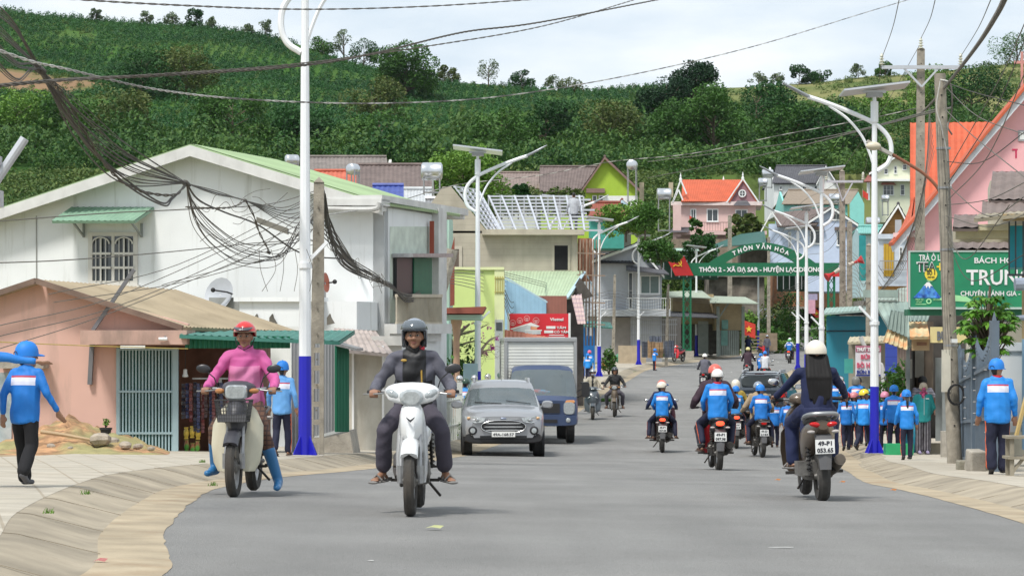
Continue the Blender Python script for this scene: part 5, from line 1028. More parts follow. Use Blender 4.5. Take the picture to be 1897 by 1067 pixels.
sp=house('noodle_shop','open fronted roadside noodle shop with dark interior below the green sign',tuple(G(1715,60,LL)),'shop')
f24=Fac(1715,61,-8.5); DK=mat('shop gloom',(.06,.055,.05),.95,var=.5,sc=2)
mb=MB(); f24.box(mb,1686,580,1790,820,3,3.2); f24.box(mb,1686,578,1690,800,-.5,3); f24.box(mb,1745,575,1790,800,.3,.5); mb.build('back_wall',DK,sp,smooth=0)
mb=MB(); f24.box(mb,1679,640,1686,775,-1.2,-1.05); f24.box(mb,1732,662,1748,812,-1.6,-1.3); f24.box(mb,1744,690,1758,812,-1.9,-1.7); mb.build('post',mat('grey timber post',(.22,.24,.24),.85,var=.2,stain=.4),sp,smooth=0)
mb=MB(); f24.box(mb,1677,665,1690,700,-.9,-.6); f24.box(mb,1695,632,1712,700,1,1.3); mb.build('meter_box',mat('weathered board',(.30,.28,.24),.9,var=.2),sp,smooth=0)
mb=MB(); mb.lathe([(.22,0),(.22,1.9)],f24.pt(1712,750,1.8),n=12); mb.build('barrel',mat('brown drum',(.16,.12,.09),.8,var=.3),sp)
mb=MB(); roofsheet(mb,[f24.pt(1665,640,-2.2),f24.pt(1700,640,-2.2),f24.pt(1690,560,-.5),f24.pt(1620,560,-.5)]); mb.build('roof',mat('grey green sheet',(.30,.38,.34),.8,var=.15,stain=.4),sp)
mb=MB(); f24.box(mb,1600,538,1664,552,-.6,-.2); mb.build('eave_sheet',mat('grey green sheet',(.30,.38,.34),.8),sp,smooth=0)
CUR=mat('grey green curtain',(.24,.30,.27),.9,var=.15,wave=('X',4,(.17,.22,.2),.4,1)); CUY=mat('tan cloth print',(.58,.50,.30),.9,var=.15,col2=(.60,.33,.16),c2sc=6)
def cloth(fa,x0,y0,x1,y1,x2,y2,x3,y3,off,m,label,name='curtain'):
 mb=MB(); mb.sheet([fa.pt(x3,y3,off-.25),fa.pt(x2,y2,off-.25),fa.pt(x1,y1,off),fa.pt(x0,y0,off)],30,6,corr(5,.03),.01); o=mb.build(name,m,None,origin=tuple(fa.pt(x0,y0,off))); tag(o,label,'cloth'); return o
cloth(f24,1652,577,1683,582,1681,625,1646,610,-2.2,CUR,'grey green cloth hung left of the green sign'); cloth(f24,1646,610,1681,626,1681,648,1638,633,-2.32,CUY,'tan printed cloth strip hung beside the lamp post')
cloth(f24,1684,585,1722,585,1718,597,1684,597,-2.0,CUR,'short grey green cloth directly under the green sign')
mb=MB(); roofsheet(mb,[f24.pt(1686,625,-2.6),f24.pt(1721,624,-2.6),f24.pt(1716,596,-1.8),f24.pt(1684,596,-1.8)]); tag(mb.build('cardboard_awning',CUY,None,origin=tuple(f24.pt(1700,610,-2))),'small tan awning above the hanging carton','awning')
mb=MB(); f24.box(mb,1689,626,1721,649,-2.3,-1.9); o=mb.build('carton',mat('brown cardboard',(.38,.27,.16),.9,var=.08),None,smooth=0,origin=tuple(f24.pt(1705,640,-2))); tag(o,'brown cardboard carton hung under the tan awning','carton')
mb=MB(); f24.box(mb,1698,634,1716,640,-2.31,-2.301); mb.build('print',mat('carton print',(.22,.12,.08),.9),o,smooth=0)
mb=MB(); f24.box(mb,1722,607,1790,635,-2.5,-2.46); ys=mb.build('noodle_sign',mat('cream yellow sign',(.62,.52,.25),.7,var=.06),None,smooth=0,origin=tuple(f24.pt(1750,620,-2.5))); tag(ys,'cream yellow noodle sign with grey lettering under the green sign','sign')
text('lettering','BÚN HOA',mat('grey blue lettering',(.13,.14,.17),.6),ys,f24.pt(1734,630,-2.52),.26,bold=.01,width=62*58.5/F)
f25=Fac(1605,74,0); mb=MB(); f25.box(mb,1585,640,1632,697,0,.05); s2=mb.build('menu_sign',mat('menu sign white',(.66,.64,.68),.6,var=.05),None,smooth=0,origin=tuple(f25.pt(1605,670))); tag(s2,'white noodle menu sign with pink and blue lettering behind the lamp post','sign')
PKT=mat('pink lettering',(.62,.10,.17),.6); BLT=mat('navy lettering',(.03,.05,.25),.6); p7=74/F
mb=MB(); f25.box(mb,1585,640,1632,652,-.01,-.001); mb.build('header',mat('mauve header',(.38,.14,.20),.6),s2,smooth=0)
for s,x,y,sz,w_,m in (('THUỲ TRANG',1587,650,.12,42,TXW),('BÚN',1594,665,.17,22,PKT),('BÒ HUẾ',1587,681,.19,38,PKT),('BÚN RIÊU',1587,692,.13,38,BLT)): text('lettering',s,m,s2,f25.pt(x,y,-.02),sz,bold=.006,width=w_*p7)
mb=MB(); f25.box(mb,1586,693.5,1631,696.5,-.01,-.001); mb.build('phone_strip',BLT,s2,smooth=0)
f26=Fac(1575,92,-7); TEALC=mat('teal blue metal wall',(.02,.22,.30),.6,var=.08,sc=1,stain=.2); tc_=house('teal_kiosk','teal blue sheet metal kiosk with pale green roof between the utility poles',tuple(G(1575,92,LL)),'kiosk')
mb=MB(); f26.box(mb,1531,585,1650,800,0,3); mb.build('wall',TEALC,tc_,smooth=0)
mb=MB(); roofsheet(mb,[f26.pt(1524,581,-.8),f26.pt(1650,572,-.8),f26.pt(1650,562,3),f26.pt(1530,568,3)]); mb.build('roof',mat('pale green sheet2',(.30,.42,.38),.7,var=.1),tc_)
mb=MB(); f26.box(mb,1540,579,1640,584,-.3,0); f26.box(mb,1531,612,1620,614,-.04,-.001); mb.build('fascia',mat('dark slot',(.02,.04,.05),.8),tc_,smooth=0)
f27=Fac(1640,84,-8); mb=MB(); f27.box(mb,1638,636,1662,780,0,.3); dd=mb.build('blue_door',mat('royal blue door',(.03,.06,.34),.6,var=.06,wave=('Z',1.2,(.02,.04,.25),.8,1)),None,smooth=0,origin=tuple(f27.pt(1650,700))); tag(dd,'royal blue metal door panel behind the sidewalk bushes','door')
h=house('low_stall','low stall with tan eave and slanted grey pipe behind the menu sign',tuple(G(1590,80,LL)),'stall')
f28=Fac(1600,80,-7); mb=MB(); roofsheet(mb,[f28.pt(1570,634,-1.6),f28.pt(1640,632,-1.6),f28.pt(1640,622,.5),f28.pt(1575,624,.5)]); mb.build('roof',mat('tan tin',(.45,.40,.28),.8),h)
mb=MB(); f28.box(mb,1572,636,1640,790,.2,.4); mb.build('wall',mat('taupe board',(.27,.25,.2),.9,var=.2),h,smooth=0)
mb=MB(); mb.tube(catmull([f28.pt(1593,624,-2.5),f28.pt(1600,640,-2.5),f28.pt(1618,668,-2.5),f28.pt(1633,682,-2.5),f28.pt(1633,760,-2.5)],4),.06,8); mb.build('pipe',mat('grey pvc',(.5,.5,.48),.5),h)
mb=MB(); f28.box(mb,1564,664,1580,690,-2,-1.7); mb.build('box',mat('teal mail box',(.05,.30,.26),.6),h,smooth=0)
h=house('pale_roof_shed','pale green ribbed roof shed crossing behind the tall lamp post',tuple(P(1640,560,100)),'shed'); mb=MB(); roofsheet(mb,[P(1600,556,98),P(1665,556,98),P(1664,538,101),P(1600,540,101)]); roofsheet(mb,[P(1664,556,96),P(1690,580,96),P(1690,530,99),P(1664,534,99)]); mb.build('roof',mat('grey green sheet',(.30,.38,.34),.8),h)
mb=MB(); mb.prism([P(1600,780,99),P(1690,780,99),P(1690,556,99),P(1600,556,99)],(0,3,0)); mb.build('wall',mat('grey brown boards',(.24,.22,.19),.9,var=.3,sc=3,wave=('X',3,(.12,.1,.08),.7,1)),h,smooth=0)
shrub(1662,74,LL,1.6,2.1,L_MID,'leafy green bush behind the children beside the blue door',900,.09); shrub(1640,78,LL,.8,1.8,L_MID,'green bush right behind the tall lamp post',400,.08); shrub(1548,100,LL,1.2,2.0,L_LT,'fresh green feathery bush by the teal kiosk',600,.1)
shrub(1525,150,LL,1.6,3.0,L_MID,'green bush beyond the teal kiosk',500,.14); shrub(1535,205,LL,3,3.5,L_MID,'leafy bushes beside the uphill lane, right bank',600,.18)
t=thing('umbrella_leaf_tree','glossy green tree with drooping leaf whorls in front of the green sign','tree',G(1832,43.5,LL)); ol=t.location.copy()
mb=MB(); mb.tube([(0,0,0),(.03,0,1.2),(-.03,0,2.2),(.02,0,2.9)],[.06,.05,.04,.02],7); TP=[]
V=[]
for x,y,n in ((1802,560,2),(1822,553,3),(1842,552,3),(1858,565,2),(1800,580,3),(1815,578,4),(1838,575,4),(1862,580,3),(1792,598,3),(1808,605,4),(1828,600,4),(1850,600,4),(1872,604,3),(1796,625,3),(1815,630,4),(1838,628,4),(1860,625,4),(1805,650,3),(1830,652,3),(1852,648,3),(1788,612,2),(1875,590,2)):
 for k in range(n*2):
  c=P(x+rng.uniform(-10,10),y+rng.uniform(-6,6),43.5+rng.uniform(-.5,.5))-ol; mb.tube([(c.x*.15,c.y*.15,c.z*.8),(c.x*.6,c.y*.6,c.z*.9),c],[.02,.012,.006],4)
  for j in range(9):
   a=j*.698+rng.random(); l=.13*(.8+.4*rng.random()); d=Vector((math.cos(a),math.sin(a),0)); s_=Vector((-d.y,d.x,0))*.042; dr_=-.3-.5*rng.random()
   V+=[c+d*.02,c+d*l*.5+s_+Vector((0,0,dr_*l*.3)),c+d*l+Vector((0,0,dr_*l)),c+d*l*.5-s_+Vector((0,0,dr_*l*.3))]
mb.build('trunk',BARK,t); quads_obj('crown',np.array([tuple(v) for v in V]),leafmat('glossy leaves',(.035,.14,.015),(.16,.34,.045),sc=1.6,rough=.35),t)
GG=mat('blue grey gate paint',(.11,.145,.185),.5,var=.1,stain=.2)
A_=Vector(((1842-CX)/F*37.5,37.5,0)); B_=Vector(((1778-CX)/F*50,50,0)); gt=house('metal_gate','blue grey metal gate with spear tops on the right pavement',tuple(G(1815,42,LL)),'gate')
mb=MB(); mb2=MB()
for i in range(34):
 f=i/33; p=A_.lerp(B_,f); z=gz(p.x,p.y)+LL+.05; k=abs((f*2)%1-.5)*2; h_=1.55+.45*(k**1.6);
 mb.bar((p.x,p.y,z),(p.x,p.y,z+h_),.03); mb2=MB(); mb2.lathe([(.001,0),(.035,.03),(.028,.08),(.001,.18)],(p.x,p.y,z+h_),n=6); mb2.build('spear_tip',GG,gt)
 if i%16==0: mb.box((p.x,p.y,z+1.0),(.12,.12,2.1))
za=gz(A_.x,A_.y)+LL; zb2=gz(B_.x,B_.y)+LL
for h_ in (.1,.75,1.5): mb.bar((A_.x,A_.y,za+h_),(B_.x,B_.y,zb2+h_),.05)
mb.prism([(A_.x+.02,A_.y,za+.1),(B_.x+.02,B_.y,zb2+.1),(B_.x+.02,B_.y,zb2+1.6),(A_.x+.02,A_.y,za+1.6)],(.02,0,0)); mb.build('frame',GG,gt,smooth=0)
mb=MB();
for k in range(3):
 for j in range(6):
  p=A_.lerp(B_,.12+.3*k); mb.lathe([(.012,-.02),(.012,.02)],(p.x-.05,p.y,za+.5+.18*j),'X',6)
mb.build('rivets',STEEL,gt)
f29=Fac(1860,45,-10); mb=MB(); f29.box(mb,1845,636,1893,800,0,.6); f29.box(mb,1843,634,1894,650,-.05,.65); f29.box(mb,1823,632,1846,800,.8,1.4); tag(mb.build('white_cabinet',mat('white painted cabinet',(.66,.68,.68),.6,var=.03,stain=.15,st0=.6),None,smooth=0,origin=tuple(f29.pt(1860,750))),'tall white painted cabinet wall behind the schoolboy','cabinet')
mb=MB(); f29.box(mb,1893,628,1960,830,-.6,0); tag(mb.build('fence_board',mat('pale blue panel',(.25,.42,.55),.6,var=.05),None,smooth=0,origin=tuple(f29.pt(1900,750))),'pale blue panel at the right edge behind the schoolboy','panel')
mb=MB(); f29.box(mb,1830,640,1960,850,1.6,1.7); tag(mb.build('back_wall',mat('pale yard wall',(.5,.47,.38),.9,var=.1),None,smooth=0,origin=tuple(f29.pt(1860,750,1.6))),'pale yard wall behind the white cabinet','wall')
def stone(px,py,Y,d,label,rz=.2,rx=0,m=None):
 mb=MB(); mb.box((0,0,d[2]/2),d); mb.v=[(x+.05*mnoise.noise(Vector((x*9,y*9,z*9+px))),y,z) for x,y,z in mb.v]
 o=mb.build('stone_block',m or mat('mossy stone',(.30,.28,.22),.95,var=.3,sc=6,bump=.6,stain=.5,scol=(.1,.1,.05)),None,smooth=0,bevel=.02); o.location=G(px,Y,LL); o.rotation_euler=(rx,0,rz); tag(o,label,'stone')
stone(1800,0,38.8,(.42,.2,.14),'flat mossy stone at the foot of the grey gate'); stone(1806,0,37.8,(.22,.24,.3),'upright concrete block beside the mossy stone',.3,.15,CONC); stone(1818,0,38.4,(.2,.2,.16),'small dark stone right of the upright block',.8)
wt=house('wooden_shelf','rough wooden shelf with a tray on the right edge of the pavement',tuple(G(1885,34.5,LL)),'shelf'); mb=MB(); c=G(1888,34.5,LL)
for x in (-.12,.3):
 for y in (-.15,.15): mb.bar(c+Vector((x,y,0)),c+Vector((x,y,.5)),.05)
for z in (.24,.5): mb.box(c+Vector((.12,0,z)),(.6,.42,.035))
mb.bar(c+Vector((-.12,-.15,.05)),c+Vector((.2,-.15,.45)),.04); mb.build('frame',mat('grey timber',(.28,.25,.19),.9,var=.3),wt,smooth=0)
mb=MB(); mb.bar(c+Vector((-.02,.1,.5)),c+Vector((.25,.2,1.5)),.04); tag(mb.build('bamboo_pole',mat('yellow bamboo',(.50,.36,.14),.7,var=.2),None,origin=tuple(c)),'yellow bamboo pole leaning behind the wooden shelf','pole')
mb=MB(); c=G(1668,58.5,LL); mb.box(c+Vector((0,.3,.12)),(.6,.4,.24)); tag(mb.build('green_crate',mat('green plastic crate',(.02,.32,.12),.5,var=.1),None,smooth=0,origin=tuple(c)),'low green plastic crate behind the children','crate')
mb=MB(); c=G(1712,60.5,LL); mb.ell(c+Vector((-.25,.2,.32)),(.22,.2,.34),12,8); o=mb.build('blue_bag',mat('cyan plastic bag',(.03,.35,.50),.5,var=.2,sc=6),None,origin=tuple(c)); tag(o,'bright cyan plastic bag behind the woman in teal','bag')
mb=MB(); c=G(1730,59.8,LL); mb.box(c+Vector((0,.1,.12)),(.4,.3,.24)); tag(mb.build('timber_block',mat('grey timber',(.28,.25,.19),.9),None,smooth=0,origin=tuple(c)),'timber block by the shop post','block')
mb=MB(); c=G(1745,57,LL); mb.prism([c,c+Vector((.8,0,0)),c+Vector((.8,0,.55)),c+Vector((0,0,.55))],(0,.2,0)); tag(mb.build('low_step',CONC,None,smooth=0,origin=tuple(c)),'short concrete wall beside the utility pole foot','wall')
# ================================================================ GATEWAY ARCH
ARG=mat('arch green',(.004,.13,.055),.5,var=.05); ARR=mat('arch red',(.52,.02,.02),.5,var=.04); ARY=mat('emblem yellow',(.85,.58,.03),.5)
fr=Fac(1400,188,0); YA=188; ar=house('village_arch','green welcome arch across the road with white lettering and red end panels',(0,188,gz(15,188)),'arch')
mb=MB(); fr.poly(mb,[(1274,487),(1556,487),(1548,511),(1286,511)],0,.35); arc=[]
for i in range(25):
 t=i/24; x=1312+200*t; arc.append((x,488-38.5*math.sin(math.pi*t)**.9))
inn=[(1343+131*t/24,488-25*math.sin(math.pi*t/24)**.9) for t in range(25)]
for i in range(24):
 mb.prism([fr.pt(*arc[i],.02),fr.pt(*inn[i],.02),fr.pt(*inn[i+1],.02),fr.pt(*arc[i+1],.02)],(0,.3,0))
mb.build('beam',ARG,ar,smooth=0)
for q in ([(1232,473.5),(1267,474.5),(1284.5,510.5),(1251,511)],[(1563,494),(1548,500),(1537,512),(1557,513)]): mb=MB(); fr.poly(mb,q,-.12,-.02); mb.build('red_panel',ARR,ar,smooth=0)
mb=MB(); c=fr.pt(1256,487,-.16)    # hammer and sickle
pth=[c+Vector((.22*math.cos(a),0,.22*math.sin(a))) for a in [R(x) for x in range(-150,75,15)]]; mb.tube(pth,[.015]+[.035]*6+[.045]*4+[.04,.03,.02,.01][:len(pth)-11],6)
mb.bar(c+Vector((-.2,-.01,-.16)),c+Vector((-.34,-.01,-.26)),.09,.06); mb.bar(c+Vector((.26,-.02,-.26)),c+Vector((-.06,-.02,.14)),.075,.05); mb.bar(c+Vector((-.17,-.02,.06)),c+Vector((.03,-.02,.24)),.12,.05)
mb.build('hammer_and_sickle',ARY,ar)
text('lettering','THÔN 2 - XÃ ĐẠ SAR - HUYỆN LẠC DƯƠNG',TXW,ar,fr.pt(1295,503.5,-.03),.44,bold=.012,width=227*YA/F,ext=.02)
word='THÔN VĂN HÓA'; wid=[9.5,9.5,10,10,4.5,9.5,9.5,10,4.5,9.5,10,9.5]; tot=sum(wid); x=1357.5; sc_=104.5/tot
for chh,w_ in zip(word,wid):
 w_*=sc_; xm=x+w_/2; tt=(xm-1312)/200
 yb=488-38.5*math.sin(math.pi*tt)**.9; yi=np.interp(xm,[p[0] for p in inn],[p[1] for p in inn]); ym=(yb+yi)/2+4.3
 t2=tt+.01; sl=-( (488-38.5*math.sin(math.pi*t2)**.9)-yb)/(200*.01)
 if chh!=' ':
  an=math.atan(sl)*.85; Mt=Euler((R(90),0,0)).to_matrix(); Mr=Matrix.Rotation(-an*-1,3,'Y'); Mr=Matrix.Rotation(-an,3,'Y')
  text('letter',chh,TXW,ar,fr.pt(xm-w_*.42,ym+math.sin(an)*w_*.42,-.03),.40,rotm=Mr@Mt,bold=.014,ext=.02)
 x+=w_
def lattice(mb,x0,x1,y0,y1):
 for x in (x0,x1): fr.box(mb,x-1.7,y0,x+1.7,y1,.05,.18);
 for x in (x0,x1): fr.box(mb,x-1.2,y0,x+1.2,y1,.5,.6)
 n=8
 for i in range(n):
  a=y0+(y1-y0)*i/n; b=y0+(y1-y0)*(i+1)/n; fr.line(mb,(x0,a),(x1,b),.05,.12); fr.line(mb,(x1,a),(x0,b),.05,.1)
 for yy in (y1-2,): fr.line(mb,(x0-2,yy),(x1+2,yy),.12,.12)
mb=MB(); lattice(mb,1266.5,1279.5,511,650); mb.build('post',ARG,ar,smooth=0); mb=MB(); lattice(mb,1535,1546,511,650); mb.build('post',ARG,ar,smooth=0)
mb=MB(); fr.box(mb,1259,650,1285,662,-.2,.8); fr.box(mb,1530,650,1552,662,-.2,.8); mb.build('plinth',CONC,ar,smooth=0)
for i,(px,Y,W_,H_,m,lb,n) in enumerate(((1412,222,3.6,3.4,L_MID,'thick bush on the bank right of the far lamp post',900),(1432,226,3.6,4.2,L_OL,'tall olive bush in the middle of the bank',900),(1452,222,3.2,3.6,L_MID,'dense green bush on the bank, right of the olive one',800),(1470,218,2.6,4.0,L_MID,'bank of tall grass like leaves beside the uphill lane',700),(1385,214,2,2.0,L_LT,'bright leafy plant above the wooden steps',400),(1380,232,2.5,2.5,L_MID,'bush beside the parked white car',500),(1425,214,3,1.8,L_MID,'low bush on the stone retaining bank',500),(1445,212,2.6,1.4,L_LT,'bright low growth at the foot of the bank',500),(1462,238,3,3,L_DARK,'dark bush high on the bank under the rider in red',500))):
 c=P(px,(652,640,645,655,612,600,640,655,590)[i],Y); shrub(px,Y,0,W_,H_,m,lb,n,.13,z=c.z-.2,group=None)
mb=MB(); fu=Fac(1400,211,0); fu.box(mb,1408,617,1440,650,0,.6); tag(mb.build('stone_wall',mat('rough stone wall',(.26,.20,.14),.95,var=.3,sc=1.5,bump=.8,bsc=3),None,smooth=0,origin=tuple(fu.pt(1420,650))),'rough stone retaining wall behind the far lamp post','wall')
mb=MB()
for i in range(5): fu.box(mb,1374,622+i*6.5,1424-i*2,624.5+i*6.5,-1-.4*i,-.6-.4*i)
tag(mb.build('wooden_steps',mat('mossy planks',(.24,.21,.13),.95,var=.2),None,smooth=0,origin=tuple(fu.pt(1390,650))),'mossy plank steps beside the red flag','steps')
mb=MB(); V=[];
for k in range(2600):
 x=rng.uniform(1408,1500); y=rng.uniform(-1,1); Y=rng.uniform(204,222); c=G(x,Y); c.x=xat(LEc,Y)-rng.uniform(.6,5); c.z=terr(c.x,Y)+.1; V.append(tuple(c))
tag(quads_obj('verge_grass',leaves(np.array(V),.16,up=0),L_LT),kind='stuff',label='bright green grass on the verge of the uphill lane')
def flag(px,py,Y,w_,h_,label,star=True,ang=0,drop=.35):
 c=P(px,py,Y); t=thing('flag',label,'flag',c); mb=MB(); mb.tube([(0,0,-h_*1.6),(0,0,h_*.2)],.02,5); mb.build('pole',STEEL,t)
 mb=MB(); mb.sheet([(0,0,-h_),(w_,.0,-h_-drop),(w_,0,-drop),(0,0,0)],14,6,lambda u:.05*math.sin(u*9),.004); cl=mb.build('cloth',mat('flag red',(.62,.05,.03),.7,var=.1),t)
 if star:
  p=[];
  for k in range(10): r_=.2*min(w_,h_)*1.4*(1 if k%2==0 else .4); a=R(90+36*k); p.append(Vector((w_/2+r_*math.cos(a),-.06,-h_/2-drop/2+r_*math.sin(a))))
  mb=MB(); mb.prism(p,(0,-.01,0)); mb.build('star',mat('flag yellow',(.8,.6,.05),.7),cl)
flag(1375,592,205,1.0,1.1,'red flag with yellow star hanging beside the roadside shed'); flag(1502,563,240,1.0,.8,'small orange red flag beside the pink cabinet',True,0,.9); flag(1598,352,240,.5,.6,'tiny red flag above the aqua house',False); flag(1277,399,228,.5,.6,'tiny red flag on the pink villa porch',False)
mb=MB(); fu.box(mb,1383,613,1396,623,-1.5,-1.4); tag(mb.build('orange_sign',mat('orange board',(.65,.27,.02),.6),None,smooth=0,origin=tuple(fu.pt(1390,620))),'small orange board above the plank steps','sign')
# ================================================================ STREET LAMPS
LPW=mat('lamp post white',(.80,.82,.84),.4,var=.03,stain=.12,st0=.62,scol=(.45,.45,.45)); LPB=mat('lamp post blue',(.012,.012,.42),.45,var=.05); PVM=mat('solar cell',(.045,.05,.075),.25,var=.1); ALU=mat('aluminium frame',(.55,.57,.6),.4,.4,var=.05)
def lamp(label,loc,flip,blue=1.55):
 s=-1 if flip else 1; t=thing('street_lamp',label,'street lamp',loc,0,'solar street lamps along both kerbs')
 mb=MB(); mb.lathe([(.095,blue),(.055,7.35)],n=10); mb.lathe([(.11,blue+1.35),(.11,blue+1.43)],n=10); mb.lathe([(.085,7.3),(.085,7.75),(.04,7.76),(.04,7.98)],n=10); mb.bar((0,-.05,blue+1.4),(.35*s,-.1,blue+1.75),.05); mb.build('post',LPW,t)
 mb=MB(); mb.lathe([(.105,.03),(.096,blue)],n=10)
 for k in range(4):
  a=R(45+90*k); d=Vector((math.cos(a),math.sin(a),0)); mb.prism([d*.08+Vector((0,0,.03)),d*.26+Vector((0,0,.03)),d*.08+Vector((0,0,.38))],Vector((-d.y,d.x,0))*.02)
 mb.build('blue_base',LPB,t)
 mb=MB(); mb.box((0,0,-.02),(.55,.55,.12)); mb.build('footing',CONC,t,smooth=0)
 mb=MB(); path=catmull([(.06*-s,0,6.22),(.28*-s,0,6.38),(.37*-s,0,6.66),(.30*-s,0,6.98),(0,0,7.27),(.6*s,0,7.55),(1.1*s,0,7.74),(1.46*s,0,7.86)],6); mb.tube(path,[.05]*len(path),8)
 path=catmull([(-.02*s,0,6.2),(.10*s,0,6.6),(.28*s,0,7.0),(.6*s,0,7.38),(1.0*s,0,7.66)],5); mb.tube(path,.032,6); mb.build('arm',LPW,t)
 mb=MB(); mb.loft([(0,0,0,.05,.035),(.12,0,0,.06,.04),(.2,0,0,.10,.035),(.5,0,.01,.11,.03),(.68,0,.02,.05,.012)],12,2.6,'X'); a=R(26)*s; Rm=Matrix.Rotation(-R(26),3,'Y'); V=[]
 for p in mb.v:
  q=Rm@Vector(p); V.append((s*(q.x+1.42),q.y,q.z+7.85))
 mb.v=V
 if s<0: mb.f=[f[::-1] for f in mb.f]
 mb.build('lamp_head',mat('lamp head grey',(.30,.32,.34),.45,.3),t)
 mb=MB(); Rp=Euler((R(14),0,0)).to_matrix(); mb.box((0,0,8.03),(1.45,.95,.04),rx=R(-3),ry=R(-7)*s*-1); mb.box((0,0,7.97),(.5,.1,.06)); p_=mb.build('solar_panel',ALU,t,smooth=0)
 mb=MB(); mb.box((0,0,8.056),(1.38,.88,.012),rx=R(-3),ry=R(-7)*s*-1); mb.build('cells',PVM,p_,smooth=0)
 mb=MB(); mb.box((0,.04,7.9),(.35,.2,.1)); mb.build('battery_box',STEEL,t,smooth=0)
 return t
l1=lamp('white and blue street lamp nearest the camera, on the left kerb',G(565,41.5,.10),False,1.56)
for lb,px,Y,fl in (('second street lamp on the left, rising behind the grey SUV',885,79,0),('street lamp rising behind the box truck',1036,110,0),('street lamp beside the blue stall on the left pavement',1110,137,0),('street lamp beside the green sacks on the left pavement',1183,166,0),('street lamp immediately right of the arch foot',1290,197,0),('farthest street lamp on the left side, near the red motorbike',1405,218,0)):
 copy_tree(l1,G(px,Y,.12),0,lb)
r1=lamp('tallest street lamp on the right kerb beside the schoolchildren',G(1620,59.3,.12),True,1.5)
for lb,px,Y in (('second street lamp on the right, behind the woman on the brown scooter',1522,88),('third street lamp on the right',1494,120),('fourth street lamp on the right, with its blue base in view',1478,152)): copy_tree(r1,G(px,Y,.12),0,lb)
t=thing('street_lamp','grey tubular lamp arm poking in at the left edge','lamp arm',P(-10,330,26)); mb=MB(); mb.tube([(0,0,-.05),(.29,0,.38)],.045,10); mb.box((.02,0,-.2),(.08,.3,.16)); mb.box((.03,0,.16),(.05,.2,.1)); mb.build('tube',ALU,t)
# ================================================================ UTILITY POLES
def upole(label,px,py,Y,topx,topy,w0,w1,round_=False,holes=True,lift=LL):
 b=G(px,Y,lift); b.z-=.1; a=P(topx,topy,Y); t=thing('utility_pole',label,'utility pole',b); d=a-b; mb=MB()
 if round_: mb.tube([(0,0,0),d*.5,d],[w0/2,(w0+w1)/4,w1/2],14)
 else:
  q=d.to_track_quat('Z','X'); n=9; Lp=d.length; low=.42*Lp; MM=q.to_matrix()
  def bx(x0,x1,z0,z1,dep=.11):
   V=[]
   for z in (z0,z1):
    k=1-(1-w1/w0)*z/Lp
    for x,y in ((x0,-dep/2),(x1,-dep/2),(x1,dep/2),(x0,dep/2)): V.append(Vector((x*k,y*k,z)) + Vector((d.x*z/Lp,d.y*z/Lp,0)))
   mb.add(V,[(3,2,1,0),(4,5,6,7),(0,1,5,4),(1,2,6,5),(2,3,7,6),(3,0,4,7)])
  h=w0/2
  if holes:
   bx(-h,-h*.4,0,low); bx(h*.4,h,0,low)
   for i in range(7): bx(-h*.4,h*.4,low*(i/6.5),low*(i/6.5)+low*.045)
   bx(-h,h,low,Lp)
  else: bx(-h,h,0,Lp)
  mb.add([Vector((-h*w1/w0,-.055,0))+d,Vector((h*w1/w0,-.055,0))+d,Vector((h*w1/w0,.055,0))+d,Vector((-h*w1/w0,.055,0))+d,Vector((0,0,.09))+d],[(0,1,4),(1,2,4),(2,3,4),(3,0,4)])
 mb.build('shaft',CONCP,t); mb=MB(); n=int(d.length/.38)
 for i in range(2,n):
  p=d*(i/n)+Vector((0,-(w0+(w1-w0)*i/n)/2*(1.0 if round_ else .62)-.002,0)); mb.lathe([(.016,-.006),(.016,.006)],p,'Y',6)
 mb.build('bolt_holes',mat('bolt hole',(.02,.02,.02),1),t); return t
UP0=upole('weathered concrete pole with slots, beside the nearest lamp post',586,845,42.8,591,338,.24,.16)
UP0.children[0].data.materials[0]=mat('dark weathered concrete',(.17,.15,.12),.95,var=.3,sc=7,bump=.5,stain=.4,scol=(.07,.06,.05))
upR=upole('leaning round concrete pole in front of the green shop sign',1769,857,48,1741,137,.27,.20,True)
upT=upole('tall square concrete pole with cross arm and insulators behind the green shop sign',1702,760,72,1706,92,.32,.20,False,False)
for lb,px,Y,tx,ty,w_ in (('concrete pole with cross arm left of the pale blue house right edge',1562,104,1560,318,.28),('short concrete pole just right of the cross arm pole',1573,112,1574,412,.28),('weathered wooden looking pole left of the tall lamp post',1611,86,1610,455,.26),('concrete pole in front of the blue plank house',968,112,971,515,.22),('second concrete pole in front of the blue plank house',1024,106,1030,517,.24),('thin concrete pole by the grey house',1135,150,1139,511,.2),('thin concrete pole in front of the grille gate',1234,166,1238,528,.2),('tall concrete pole behind the arch crown',1352,205,1352,400,.4),('small concrete pole behind the arch text',1424,212,1424,440,.3)):
 upole(lb,px,0,Y,tx,ty,w_,w_*.72,False,False)
def insul(par,p,s=1):
 mb=MB(); pr=[(.02,-.14)]
 for k in range(4): pr+=[(.035,-.1+.07*k),(.085-.008*k,-.085+.07*k),(.035,-.06+.07*k)]
 pr.append((.02,.2)); mb.lathe([(a*s,b*s) for a,b in pr],p,n=10); return mb.build('insulator',mat('cream porcelain',(.60,.60,.50),.3,var=.1),par)
def crossarm(t,px,py0,xl,xr,Y,label=None):
 mb=MB(); a=P(xl,py0,Y)-t.location; b=P(xr,py0,Y)-t.location; a.y=b.y=-.14; mb.bar(a,b,.07,.09); m=P(px,py0+36,Y)-t.location; m.y=-.12
 for q in (a.lerp(b,.27),a.lerp(b,.73)): mb.bar(q,m,.05,.05)
 mb.build('cross_arm',ALU,t,smooth=0)
 for q in (a,b): insul(t,q+Vector((0,0,.17)))
crossarm(upT,1706,126,1632,1778,72); insul(upT,P(1706,84,72)-upT.location)
for px in (1711,):
 pass
tp=[o for o in bpy.data.objects if o.get('label','').startswith('concrete pole with cross arm left')][0]
